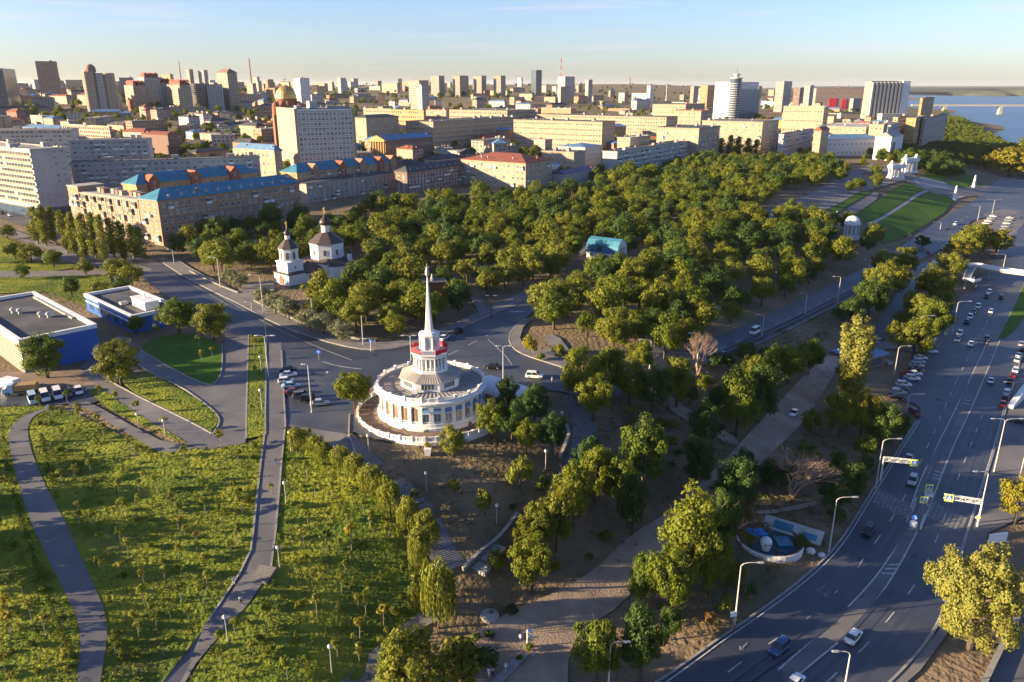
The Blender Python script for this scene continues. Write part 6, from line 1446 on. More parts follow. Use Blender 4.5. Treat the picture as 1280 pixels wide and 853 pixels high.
# courtyard trees behind the near houses, shrubs of the left lawns and saplings of the meadows
fillpark(gxy([(1000,470),(1030,452),(1080,455),(1080,470),(1040,520),(1010,560),(985,570),(960,610),(1040,640),(1080,600),(1120,560),(1135,530),(1110,500),(1090,510),(1040,540),(1010,545)]), 7.5, (4,7), ('dark','dark','green','olive'), maxn=16)
fillpark(gxy([(700,470),(790,470),(850,500),(900,540),(930,500),(960,450),(1000,425),(950,440),(880,465),(820,485)]), 8.5, (5,8.5), ('dark','dark','green'), maxn=26)
fillpark(gxy([(1075,405),(1120,345),(1150,322),(1110,350),(1060,385)]), 8, (6,9), ('dark','green','olive'), maxn=10)
fillpark(gxy([(1095,440),(1120,405),(1160,355),(1190,340),(1205,350),(1180,400),(1160,430)]), 8.5, (6,10), ('willow','dark','green','olive'), maxn=12)
for pl, nmax in (([(640,620),(700,580),(760,620),(800,690),(690,744),(640,760),(600,740),(630,690)],16),([(880,810),(840,760),(900,700),(960,755),(930,790)],10),([(780,500),(850,520),(900,580),(830,640),(780,600)],14),([(900,660),(960,600),(1010,560),(1060,600),(1050,660),(1000,640),(940,700)],14)):
    fillpark(gxy(pl), 5.0, (1.6,3.4), ('dark','olive','green','rust','olive'), ('shrub',), nmax, .9, 1.5)
MLP, MRP = gxy(MEADOW_L), gxy(MEADOW_R); PATHS = [gxy(PATH1), gxy(PATH2), gxy(PROM)]
def mfree(x, y, m=1.2): return not any(inside(x+dx, y+dy, p) for p in PATHS for dx, dy in ((0,0),(m,0),(-m,0),(0,m),(0,-m)))
n = 0; SP = []
while n < 210:
    px, py = random.uniform(-20,545), random.uniform(520,852); P = ground(px,py)
    if not (inside(P.x,P.y,MLP) or inside(P.x,P.y,MRP)) or not mfree(P.x,P.y): continue
    if any((P.x-q[0])**2+(P.y-q[1])**2 < 6 for q in SP): continue
    SP.append((P.x,P.y)); n += 1; t = random.random()
    if t < .58: tree('sapling', P.x, P.y, random.uniform(2.2,4.8), None, random.choice(('green','willow','willow','olive')))
    elif t < .72: tree('fir', P.x, P.y, random.uniform(1.4,2.6), None, 'green')
    else: tree('shrub', P.x, P.y, random.uniform(.9,1.9), None, random.choice(('green','olive','willow','green')))
for k in range(17):       # row of firs along the curved path, pairs along the promenade
    t = k/16; px = 20 + 92*t**1.3; py = 556 + 270*t
    for dx in (-14-8*t, 34+8*t):
        P = ground(px+dx*(1 if dx < 0 else 1.0), py)
        if mfree(P.x,P.y,.6): tree('fir', P.x, P.y, random.uniform(1.9,3.0), None, 'green')
for px,py,h in ((250,438,5),(197,428,6),(253,456,4.5),(266,448,3.5),(243,470,2.2),(318,440,4.5),(326,452,3.5),(320,470,3),(327,500,3.2),(316,520,3),(322,540,2.6),(125,500,4),(145,508,4),(172,520,4),(207,541,4),(85,506,4),(50,512,3.5),(185,500,2),(225,512,2.4),(240,520,2),(340,620,3),(380,560,4.5),(384,600,4.5),(408,690,5),(440,690,6),(463,665,5),(520,640,5),(458,770,5),(450,800,4.5),(480,785,5)): tree('sapling', *ground(px,py)[:2], h, None, random.choice(('olive','yellow','willow','green')))
for px,py,t,h in ((11,770,'yellow',4.2),(15,792,'yellow',4.5),(58,795,'yellow',4.2),(153,726,'yellow',4),(225,668,'yellow',3.8),(224,702,'yellow',3.6),(247,682,'rust',3),(175,800,'olive',3.8),(193,775,'olive',3.5),(8,842,'yellow',4),(95,603,'willow',4),(180,605,'yellow',3),(215,632,'rust',2.6)): tree('sapling', *ground(px,py)[:2], h, h*.5, t)
for px, py in ((-60,600),(-75,640),(-70,690),(-95,720),(-60,740),(-110,650)):     # trees just outside the left edge whose shade falls on the meadow
    tree('broad', *ground(px,py)[:2], random.uniform(8,11), None, 'green')
# ------------------------------------------------------------------ meadow weeds and dry scrub: tufts nobody could count
def tufts(name, polys, n, size, hgt, mt, avoid=True, extra=None):
    out = []; k = 0
    bb = [(min(p[0] for p in q), max(p[0] for p in q), min(p[1] for p in q), max(p[1] for p in q)) for q in polys]
    area = np.array([(b[1]-b[0])*(b[3]-b[2]) for b in bb]); pick = rng.choice(len(polys), n, p=area/area.sum())
    P = []
    for i in pick:
        b = bb[i]; x, y = random.uniform(b[0],b[1]), random.uniform(b[2],b[3])
        if not inside(x,y,polys[i]) or (avoid and not mfree(x,y,.3)) : continue
        if math.sin(x*.21+math.sin(y*.13)*2)*math.sin(y*.17+1+math.sin(x*.09)*2) < -.25 and random.random() < .75: continue
        P.append((x,y,terr(x,y)+.25))
    P = np.array(P); m = len(P); nq = 7
    big = rng.uniform(.5,1.3,m)**1.5
    d = rng.normal(size=(m,nq,3)); d[...,2] = np.abs(d[...,2]); d /= np.linalg.norm(d,axis=2)[...,None]
    c = P[:,None,:] + d*np.array([size,size,hgt])*big[:,None,None]
    nrm = d + rng.normal(size=d.shape)*.5; nrm /= np.linalg.norm(nrm,axis=2)[...,None]
    t = np.cross(nrm, rng.normal(size=d.shape)); t /= np.linalg.norm(t,axis=2)[...,None]; b = np.cross(nrm,t)
    s = (size*.42*big)[:,None,None]*rng.uniform(.6,1.3,(m,nq,1))
    q = np.stack([c-t*s,c-b*s*.7,c+t*s,c+b*s*.7],2).reshape(-1,3)
    return link(name, quads_mesh(name, q, [M[mt]]), None, 'stuff')
tufts('meadow_weeds', [MLP, MRP], 18000, .27, .27, 'weed'); tufts('meadow_weeds', [MLP, MRP], 13000, .30, .36, 'weed_dark')
LAWNS = [gxy(p) for p in ([(168,470),(190,470),(216,484),(245,500),(268,516),(273,530),(264,542),(215,516),(168,492)],[(312,422),(332,426),(331,546),(309,550)],[(0,346),(135,343),(143,362),(118,388),(0,366)])]
tufts('meadow_weeds', LAWNS, 3000, .35, .3, 'weed', False)
SL = gxy([(470,590),(520,560),(620,545),(700,560),(760,620),(800,690),(690,744),(600,790),(575,745),(590,690),(560,660),(510,620)]); SL2 = gxy([(880,820),(800,740),(870,670),(930,610),(1010,540),(1120,510),(1140,525),(1090,600),(1060,660),(960,755)]); SL3 = gxy([(700,470),(860,460),(1000,400),(1060,390),(1010,450),(960,510),(900,580),(830,640),(770,620),(720,560)])
tufts('dry_scrub', [SL, SL2, SL3], 17000, .40, .32, 'dryweed', False); tufts('green_scrub', [SL2, SL3], 6500, .5, .4, 'weed_dark', False)

# ------------------------------------------------------------------ vehicles
def car_mesh(kind):
    """body hull with bonnet, roof and boot; glass cabin; returns (body, glass)"""
    L, Wd, H, hb, cab = {'sedan':(4.5,1.76,1.46,.86,(-1.55,-.95,.35,1.15)),'hatch':(4.0,1.72,1.52,.88,(-1.85,-1.55,.35,1.15)),'suv':(4.6,1.88,1.76,1.02,(-2.1,-1.9,.45,1.25)),'van':(5.2,1.98,2.2,1.15,(-2.5,-2.42,1.25,1.95))}[kind]
    h = L/2; w = Wd/2
    def ring(x, wd, z0, z1, r=.12): return [(x,-wd+r,z0),(x,-wd,z0+r),(x,-wd,z1-r),(x,-wd+r*1.4,z1),(x,wd-r*1.4,z1),(x,wd,z1-r),(x,wd,z0+r),(x,wd-r,z0)]
    b = MB()
    b.rings([ring(-h,w*.86,.38,hb-.12),ring(-h+.12,w*.94,.28,hb),ring(-h+.7,w,.22,hb+.04),ring(0,w,.2,hb+.05),ring(h-1.1,w,.22,hb+.0),ring(h-.3,w*.95,.26,hb-.10),ring(h-.04,w*.86,.34,hb-.22)],0,True,True)
    x0,x1,x2,x3 = cab; zb = hb+.0; wr = w*.76; wb = w*.93
    b.poly([(x1-.03,-wr,H),(x2+.03,-wr,H),(x2+.03,wr,H),(x1-.03,wr,H)]); b.poly([(x1,-wr,H-.04),(x1,wr,H-.04),(x2,wr,H-.04),(x2,-wr,H-.04)])
    for s in (-1,1):
        for xa,xb in ((x0,x1),(x3,x2),((x0+x3)/2-.05,(x1+x2)/2-.05)): b.quad((xa-.05,s*(wb+.012),zb),(xa+.05,s*(wb+.012),zb),(xb+.05,s*(wr+.012),H+.005),(xb-.05,s*(wr+.012),H+.005))
        b.quad((x1,s*(wr+.012),H+.01),(x2,s*(wr+.012),H+.01),(x2,s*(wr+.02),H-.08),(x1,s*(wr+.02),H-.08))
    g = MB()
    p = [(x0,-wb,zb),(x3,-wb,zb),(x3,wb,zb),(x0,wb,zb)]; q = [(x1,-wr,H-.02),(x2,-wr,H-.02),(x2,wr,H-.02),(x1,wr,H-.02)]
    for k in range(4): g.quad(p[k],p[(k+1)%4],q[(k+1)%4],q[k])
    return b, g, (h, w, hb)
PAINT = {'white':(.72,.72,.71),'silver':(.42,.43,.44),'black':(.018,.018,.02),'grey':(.12,.125,.13),'blue':(.04,.08,.20),'maroon':(.16,.02,.025),'red':(.42,.04,.03),'pale blue':(.35,.48,.58)}
CP = {k: mat('car_paint_'+k.replace(' ','_'), v, .25, spec=.5, metal=.2 if k in ('silver','grey') else 0) for k,v in PAINT.items()}
tail = mat('tail_lamp', (.35,.01,.01), .3)
wm = MB(); wm.tube([(0,-.11,0),(0,.11,0)],.33,12,0); wm.tube([(0,-.115,0),(0,.115,0)],.19,10,1); WHEEL = wm.mesh('wheel',[M['rubber'], M['metal']])
CARM = {}
for k in ('sedan','hatch','suv','van'):
    b, g, d = car_mesh(k); CARM[k] = (b.mesh('body',[CP['white']]), g.mesh('car_window',[M['carglass']]), d)
hl = MB(); hl.box(-.05,-.22,-.09,.05,.22,.09); HL = hl.mesh('headlight',[M['lampglass']]); TLm = hl.mesh('tail_light',[tail])
HDG = {'E':0,'W':180}
def car(px, py, colour, kind, head, label, group, small=False, dz=.36):
    """head: a second image point that the bonnet faces, or degrees in plan"""
    P = ground(px, py)
    if isinstance(head, tuple): Q = ground(*head); a = math.atan2(Q.y-P.y, Q.x-P.x)
    else: a = R(head)
    nm = {'van':'van','suv':'car','sedan':'car','hatch':'car'}[kind]
    bm_, gm, (h, w, hb) = CARM[kind]
    r_ = thing(('parked_' if 'park' in label else 'moving_')+nm, label, nm, (P.x,P.y,P.z+dz), a, group)
    sl = (ground(px,py).z)
    o = link('body', bm_, r_); o.material_slots[0].link = 'OBJECT'; o.material_slots[0].material = CP[colour]
    link('car_window', gm, r_)
    for x in (-h*.6,h*.62):
        for y in (-w+.08,w-.08): link('wheel', WHEEL, r_, None, (x,y,.33))
    if not small:
        for y in (-w*.62,w*.62): link('headlight', HL, r_, None, (h-.10,y,hb-.30)); link('tail_light', TLm, r_, None, (-h+.03,y,hb-.22))
    return r_
g1 = 'cars parked left of the rotunda'
for px,py,c,k,lb in ((361,466,'black','sedan','black sedan parked first in the angled row left of the rotunda'),(361,472,'white','sedan','white sedan parked behind the black one left of the rotunda'),(358,480,'white','hatch','white hatchback sticking out of the angled row left of the rotunda'),(364,486,'pale blue','sedan','pale blue white sedan parked above the maroon car'),(367,494,'maroon','sedan','maroon sedan parked in the angled row left of the rotunda'),(378,499,'grey','suv','grey parked car just right of the maroon sedan'),(388,503,'black','suv','black parked car under the tall lamp left of the rotunda'),(400,508,'silver','sedan','silver sedan parked last in the row beside the round tree')):
    car(px,py,c,k,(px+16,py-1.5),lb,g1)
car(668,474,'white','suv',(700,477),'white estate car driving past the marquee','cars at the junction'); car(616,462,'black','sedan',(560,460),'dark car passing behind the rotunda','cars at the junction')
car(555,426,'white','sedan',(580,410),'white and blue car parked by the pavement behind the spire','cars at the junction'); car(573,417,'black','sedan',(600,402),'dark car parked in front of the white and blue one','cars at the junction')
g2 = 'vehicles on the embankment street'
car(943,418,'white','van',(900,436),'white van driving down the embankment street',g2); car(903,447,'black','sedan',(870,458),'black car following the kerb on the embankment street',g2)
car(1194,282,'white','van',(1215,268),'white van near the hooked road marking at the top of the street',g2,True); car(1184,288,'black','sedan',(1205,274),'dark car behind the white van at the top of the street',g2,True); car(1151,299,'white','sedan',(1120,318),'white car coming down beside the lawn',g2,True); car(1162,304,'silver','hatch',(1182,290),'silver car going up beside the lawn',g2,True)
g3 = 'cars parked along the upper street edge'
for px,py,c,lb in ((1179,312,'white','white parked car nearest the round bush'),(1183,308,'silver','silver parked car above the white one'),(1190,303,'grey','grey parked car under the yellow trees'),(1196,299,'black','black parked car under the yellow trees'),(1160,318,'maroon','dark maroon parked car at the bridge ramp')): car(px,py,c,'sedan',(px-10,py+7),lb,g3,True)
g4 = 'cars parked in the lower side street'
for k,(px,py,c) in enumerate(((1090,431,'white'),(1094,427,'silver'),(1081,413,'black'),(1091,390,'silver'),(1095,385,'white'),(1101,380,'white'),(1107,374,'grey'),(1111,370,'black'),(1120,363,'white'),(1123,358,'silver'),(1130,352,'maroon'),(1139,341,'white'),(1141,337,'silver'))):
    car(px,py,c,'sedan' if k % 3 else 'hatch',(px+20,py-8) if k > 1 else (px+16,py-1),f'{c} car parked in the side street between yellow trees',g4,True)
g5 = 'cars in the upper car park'
for k,(px,py) in enumerate(((1232,281),(1235,278),(1238,275),(1241,272))): car(px,py,'white' if k != 2 else 'silver','sedan',(px+14,py+1),'pale car parked in the shorter upper car park row',g5,True)
for k,(px,py) in enumerate(((1254,289),(1256,285),(1258,281),(1260,277),(1262,274))): car(px,py,'white' if k % 2 == 0 else 'silver','sedan',(px+14,py+1),'pale car parked in the longer upper car park row',g5,True)
g6 = 'cars parked at an angle by the kiosk'
for k,(px,py,c,kd) in enumerate(((1163,442,'white','sedan'),(1150,444,'black','suv'),(1150,450,'white','sedan'),(1148,455,'pale blue','hatch'),(1145,460,'silver','suv'),(1145,465,'black','sedan'),(1143,470,'white','sedan'),(1134,471,'maroon','sedan'),(1140,476,'white','suv'),(1131,479,'blue','sedan'),(1129,484,'white','suv'),(1127,489,'grey','sedan'),(1122,494,'silver','suv'),(1121,500,'black','sedan'))):
    car(px,py,c,kd,(px+18,py+2.5),f'{c} {"tall car" if kd == "suv" else "car"} parked in the angled row below the kiosk',g6)
g7 = 'cars driving along the highway'
for px,py,c,kd,hd,lb in ((1143,519,'maroon','hatch',(1160,530),'dark maroon car leaving the angled row by the kerb'),(1135,577,'silver','sedan',(1122,610),'silver car under the left sign gantry'),(1140,605,'silver','suv',(1128,635),'pale silver car about to reach the crossing'),(1085,668,'black','suv',(1066,694),'black car just past the crossing on the left carriageway'),(1066,801,'white','sedan',(1086,776),'white coupe in the sunlit band of the highway'),(974,815,'blue','suv',(948,838),'dark blue car at the bottom of the left carriageway'),(993,858,'white','sedan',(1012,836),'white car cut by the bottom edge of the photo'),(1213,433,'white','sedan',(1204,452),'white car in the left carriageway beside the median tip'),(1233,427,'black','suv',(1226,444),'black car level with the median tip'),(1238,479,'white','sedan',(1246,456),'white car alone on the right carriageway'),(1238,392,'white','hatch',(1230,408),'white car higher up the left carriageway'),(1251,374,'black','sedan',(1244,390),'dark car nearest the footbridge'),(1272,530,'black','sedan',(1250,527),'dark car turning in at the right edge')):
    car(px,py,c,kd,hd,lb,g7)
g8 = 'cars standing along the left kerb of the highway'
for k,(px,py,c) in enumerate(((1236,368,'white'),(1233,373,'black'),(1222,386,'white'),(1217,392,'grey'),(1212,399,'white'),(1208,405,'black'),(1199,420,'white'),(1197,427,'blue'))): car(px,py,c,'sedan' if k % 2 else 'suv',(px-8,py+13),f'{c} car parked along the left kerb below the bridge',g8)
g9 = 'cars standing along the right kerb of the highway'
for k,(px,py,c) in enumerate(((1276,433,'silver'),(1278,440,'black'),(1273,447,'white'),(1271,453,'white'),(1269,466,'white'),(1266,472,'red'),(1262,479,'black'),(1258,494,'white'),(1256,501,'black'),(1253,508,'red'))): car(px,py,c,'suv' if k % 3 == 1 else 'sedan',(px+6,py-16),f'{c} car parked along the right kerb by the stair wing',g9)
g10 = 'cars parked before the larger blue pavilion'
for px,py,c,kd,lb in ((42,504,'pale blue','van','pale blue van parked beside the lorry'),(57,501,'white','van','white van parked second from the lorry'),(73,498,'white','van','white van parked third from the lorry'),(85,496,'grey','suv','grey car parked between the white vans'),(99,493,'white','hatch','white hatchback parked last, farthest from the lorry')): car(px,py,c,kd,(px+6,py+14),lb,g10)
g11 = 'cars parked far up the left street'
for px,py,c,lb in ((13,271,'white','white car driving on the far left street'),(26,258,'blue','blue car parked under the angled tower block'),(36,264,'pale blue','pale blue car parked by the shop front'),(3,268,'black','dark car parked at the far left edge')): car(px,py,c,'sedan',(px+12,py+7),lb,g11,True)
car(992,520,'white','sedan',(976,540),'white car parked alone on the gravel alley','cars on the gravel alley')
# the orange lorry
P = ground(28,494); r_ = thing('parked_lorry','lorry with a blue cab and an orange tipper body before the blue pavilion','lorry',(P.x,P.y,P.z+.35),R(195))
mb = MB(); mb.rings([[(x,-1.15*s_,z0),(x,1.15*s_,z0),(x,1.15*s_,z1),(x,-1.15*s_,z1)] for x,s_,z0,z1 in ((3.9,.9,.8,1.8),(3.8,1,.7,1.9),(2.9,1,.7,2.0),(2.6,.95,.7,2.8),(1.5,.95,.7,2.8))],0,True,True); mb.build('cab', CP['pale blue'], r_)
mb = MB(); mb.rings([[(x,-1.25*s_,z0),(x,1.25*s_,z0),(x,1.25,z1),(x,-1.25,z1)] for x,s_,z0,z1 in ((1.2,.9,1.1,2.6),(-3.6,.9,1.1,2.6))],0,True,True)
for k in range(6): x = 1.1-k*.9; mb.box(x-.06,-1.32,1.15,x+.06,1.32,2.6)
mb.build('tipper_body', M['ochre'], r_); mb = MB(); mb.box(-3.4,-.5,.6,3.6,.5,1.05); mb.build('chassis', M['black'], r_); mb = MB(); mb.quad((2.86,-.95,2.05),(2.86,.95,2.05),(2.66,.9,2.72),(2.66,-.9,2.72)); mb.build('windscreen', M['carglass'], r_)
for x in (2.8,-1.6,-2.7):
    for y in (-1.05,1.05): o = link('wheel', WHEEL, r_, None, (x,y,.5)); o.scale = (1.5,1.8,1.5)
P = ground(12,488); r_ = thing('white_lorry','white box lorry standing behind the orange tipper','lorry',(P.x,P.y,P.z+.3),R(160)); mb = MB(); mb.box(-3,-1.1,.9,1.4,1.1,3.0); mb.build('box_body', CP['white'], r_); mb = MB(); mb.box(1.5,-1.0,.6,3.0,1.0,2.2); mb.build('cab', CP['white'], r_); mb = MB(); mb.box(3.0,-.9,1.4,3.03,.9,2.05); mb.build('windscreen', M['carglass'], r_)
for x in (2.2,-1.8):
    for y in (-1,1): link('wheel', WHEEL, r_, None, (x,y,.36))

# ------------------------------------------------------------------ street lamps, poles and signs
def lamp(px, pb, pt, arm, label, group, style='arm', z=None, m='pole'):
    """arm: image column(s) of the lamp head(s)"""
    P = ground(px,pb); h = top_h(P,pt); s = project(P.x,P.y,P.z+h)[2]
    r_ = thing({'globe':'park_lamp','pole':'utility_pole'}.get(style,'street_lamp'),label,'lamp' if style != 'pole' else 'pole',(P.x,P.y,P.z+.1),0,group)
    r = .13 if style != 'globe' else .07
    mb = MB(); mb.tube([(0,0,-.3),(0,0,1.2),(0,0,h-.6 if style == 'arm' else h)],[r*1.4,r*1.25,r*.75],7); mb.build('post', M[m], r_)
    mb = MB(); mb.lathe([(r*2.4,-.3),(r*2.4,.25),(r*1.4,.35)],8); mb.build('foot', M['concrete'], r_)
    if style == 'arm':
        for ax in (arm if isinstance(arm, tuple) else (arm,)):
            L = (ax-px)/s; 
            k = 1 if L > 0 else -1; L = min(abs(L), 5.0)
            mb = MB(); mb.tube([(0,0,h-.7),(k*L*.12,0,h-.25),(k*L*.35,0,h-.04),(k*L*.8,0,h)],[.09,.08,.07,.06],6); mb.build('arm', M[m], r_)
            mb = MB(); x = k*L*.8; mb.rings([[(x+k*q,-w_,h+z0),(x+k*q,w_,h+z0),(x+k*q,w_*.8,h+z1),(x+k*q,-w_*.8,h+z1)] for q,w_,z0,z1 in ((-.1,.1,-.05,.07),(.3,.2,-.09,.12),(1.0,.2,-.09,.12),(1.25,.1,-.04,.05))],0,True,True); mb.build('lamp_head', M['metal'], r_)
            mb = MB(); mb.box(min(x+k*.3,x+k*1.0),-.15,h-.11,max(x+k*.3,x+k*1.0),.15,h-.088); mb.build('lens', M['lampglass'], r_)
    elif style == 'globe':
        mb = MB(); mb.lathe([(.02,h-.05),(.25,h+.05),(.33,h+.3),(.25,h+.55),(.02,h+.66)],10); smooth(mb.build('globe', M['lampglass'], r_)); mb = MB(); mb.lathe([(.36,h+.42),(.2,h+.62),(.03,h+.70)],10); mb.build('cap', M['metal'], r_)
    return r_
gA = 'street lamps along the highway'; gB = 'street lamps along the embankment street'; gC = 'street lamps round the junction'; gD = 'small globe lamps of the park'
for a in ((918,784,704,943,'street lamp on the left kerb by the gravel bank above the bottom plaza'),(1036,692,622,1060,'street lamp on the left kerb beside the round basin'),(1094,612,549,1115,'street lamp on the left kerb behind the sign gantry'),(760,872,803,779,'street lamp among the trees at the bottom plaza'),(1118,468,433,1132,'street lamp by the ramp of the kiosk'),(1133,515,493,1150,'low street lamp at the end of the angled car row'),(1145,436,395,1160,'street lamp at the foot of the parking street'),(1190,419,377,1208,'street lamp on the pavement by the left kerb below the footbridge'),(1242,592,524,(1227,1264),'double street lamp on the right kerb above the crossing'),(1222,655,590,1206,'single arm street lamp carrying the right sign gantry'),(1274,600,570,1276,'street lamp behind the yellow tree at the right edge'),(1052,882,815,1035,'street lamp rising from the bottom edge over the highway'),(1185,775,686,1180,'street lamp half hidden by the big yellow tree'),(1265,490,478,(1255,1276),'double street lamp beside the white stair wing'),(1253,340,318,1240,'street lamp at the near end of the footbridge'),(1246,322,305,1262,'street lamp on the upper car park kerb'),(1258,305,292,1275,'farther street lamp on the upper car park kerb')): lamp(*a[:4],a[4],gA)
for a in ((871,458,417,860,'street lamp leaning over the embankment street by the bare tree'),(812,462,425,800,'street lamp at the foot of the park path'),(952,424,394,945,'street lamp right of the white van'),(1006,394,367,999,'street lamp in the dark stretch of the embankment street'),(1046,384,346,1038,'tall street lamp beside the dark bushes'),(1085,347,325,1078,'street lamp above the yellow trees'),(1175,288,278,1160,'street lamp along the lowest lawn'),(1222,276,257,1210,'street lamp in the upper junction'),(1240,268,250,(1232,1248),'double street lamp at the far plaza')): lamp(*a[:4],a[4],gB)
for a in ((333,425,344,322,'tall street lamp on the promenade end, nearest the main street'),(336,473,420,(328,346),'double street lamp at the head of the promenade'),(276,362,322,268,'street lamp before the silver bushes'),(218,331,312,214,'street lamp beside the tan corner house'),(224,304,296,218,'street lamp beside the park trees near the tan corner house'),(514,452,420,(507,518),'double street lamp just left of the red banners'),(629,481,433,(625,637),'double street lamp behind the marquee'),(464,440,424,460,'low street lamp on the pavement opposite the rotunda'),(315,388,378,311,'gate lamp of the church forecourt')): lamp(*a[:4],a[4],gC)
lamp(390,517,456,388,'tall street lamp standing over the row of parked cars','street lamps round the junction')
lamp(614,401,370,(611,618),'black double street lamp at the park road corner',gC,m='black')
for px,pb,pt,lb in ((392,412,374,'bare pale pole before the silver bushes'),(454,433,395,'bare pale pole at the pavement corner below the park'),(690,480,472,'short bollard pole by the dark path')): lamp(px,pb,pt,0,lb,'pale poles along the pavement','pole')
for px,pb,pt,lb in ((533,613,594,'globe lamp alone on the brown slope'),(621,656,634,'globe lamp beside the parapet wall'),(682,587,566,'globe lamp under the dark trees right of the rotunda'),(702,535,518,'globe lamp at the bend of the dark path'),(461,565,547,'globe lamp below the left end of the terrace wall'),(285,803,774,'globe lamp on the lower promenade edge'),(415,843,811,'globe lamp in the right hand meadow near the bottom'),(350,712,687,'globe lamp right of the broad steps'),(358,630,606,'globe lamp on the right of the promenade, middle'),(364,566,543,'globe lamp on the right of the promenade near its head'),(328,515,490,'globe lamp on the long green strip'),(327,466,448,'globe lamp at the top of the long green strip'),(174,536,520,'globe lamp between the service roads'),(207,546,528,'globe lamp lower between the service roads'),(651,822,798,'globe lamp at the end of the plaza edging wall'),(632,846,834,'short globe lamp on the plaza edging wall'),(868,536,523,'white globe lamp on the dark slope path')): lamp(px,pb,pt,0,lb,gD,'globe')
P = ground(659,811); r_ = thing('camera_post','white post with two sloped floodlight panels on the plaza','post',(P.x,P.y,P.z+.1),R(20)); h = top_h(P,788); mb = MB(); mb.tube([(0,0,0),(0,0,h)],[.12,.09],7); mb.build('post', M['white2'], r_)
for k,(x,z) in enumerate(((.5,h-.3),(.5,h-1.3))): mb = MB(); mb.rings([[(x-.5,-.35,z),(x-.5,.35,z),(x-.5,.35,z+.1),(x-.5,-.35,z+.1)],[(x+.5,-.35,z-.35),(x+.5,.35,z-.35),(x+.5,.35,z-.25),(x+.5,-.35,z-.25)]],0,True,True); mb.build('floodlight', M['white2'], r_)
def walker(mb, s, y, z0, m):
    mb.box(-.02*s-.28*s*0, y, z0, .02*s, y+.01, z0+.01, m)
def cross_sign(root, x, z, s, rz=0):
    """square fluorescent board with a blue panel and a walking figure on stripes"""
    mb = MB(); mb.box(x-s,-.05,z-s,x+s,.05,z+s); mb.build('sign_board', M['signyellow'], root)
    mb = MB(); mb.box(x-s*.72,-.08,z-s*.72,x+s*.72,-.05,z+s*.72); mb.build('sign_panel', M['signblue'], root)
    mb = MB(); mb.poly([(x-s*.62,-.09,z-s*.55),(x+s*.62,-.09,z-s*.55),(x,-.09,z+s*.62)]); mb.build('sign_triangle', M['signwhite'], root)
    mb = MB(); Y = -.1
    def stroke(a, b, w): 
        d = Vector((b[0]-a[0],0,b[1]-a[1])).normalized(); nn = Vector((-d.z,0,d.x))*w*s/2
        A = Vector((x+a[0]*s,Y,z+a[1]*s)); B = Vector((x+b[0]*s,Y,z+b[1]*s)); A = Vector((x+a[0]*s,Y,z+a[1]*s)); mb.quad(A-nn,B-nn,B+nn,A+nn)
    stroke((0,.2),(.02,-.1),.14); stroke((.02,-.1),(.16,-.42),.09); stroke((.02,-.1),(-.16,-.42),.09); stroke((0,.14),(.18,-.02),.07); stroke((0,.14),(-.16,-.04),.07)
    mb.poly([(x+.07*s*math.cos(q*.785),Y,z+.3*s+.07*s*math.sin(q*.785)) for q in range(8)]); 
    for q in (-.4,-.13,.13,.4): stroke((q-.06,-.47),(q+.06,-.47),.06)
    mb.build('walking_figure', M['black'], root)
def gantry(pb, base_y, top, px_end, label, flip):
    P = ground(pb, base_y); h = top_h(P, top); s = project(P.x,P.y,P.z+h)[2]; L = (px_end-pb)/s
    r_ = thing('sign_gantry',label,'sign gantry',P,R(-14 if L > 0 else -20)); k = 1 if L > 0 else -1; L = abs(L)*1.04
    mb = MB(); mb.tube([(0,0,-.3),(0,0,h+.6)],[.22,.16],8); mb.build('post', M['white2'], r_)
    mb = MB(); 
    for y in (-.3,.3):
        for z in (h-.4,h+.5): mb.tube([(0,y,z),(k*L,y,z)],.075,5)
        n = 8
        for q in range(n): x0, x1 = k*L*q/n, k*L*(q+1)/n; mb.tube([(x0,y,h-.4 if q%2 else h+.5),(x1,y,h+.5 if q%2 else h-.4)],.05,4)
    for q in range(9): x0 = k*L*q/8; mb.tube([(x0,-.3,h+.5),(x0,.3,h+.5)],.05,4); mb.tube([(x0,-.3,h-.4),(x0,.3,h-.4)],.05,4)
    mb.build('truss', M['white2'], r_)
    o = thing_child = bpy.data.objects.new('crossing_sign', None); COL.objects.link(o); o.parent = r_; o.location = (k*(L-.9),-.42,h)
    cross_sign(o, 0, 0, .85)
    return r_
gantry(1100,602,574,1138,'left sign gantry reaching over the highway with a yellow crossing sign',1)
gantry(1221,660,628,1180,'right sign gantry reaching over the highway with a yellow crossing sign',-1)
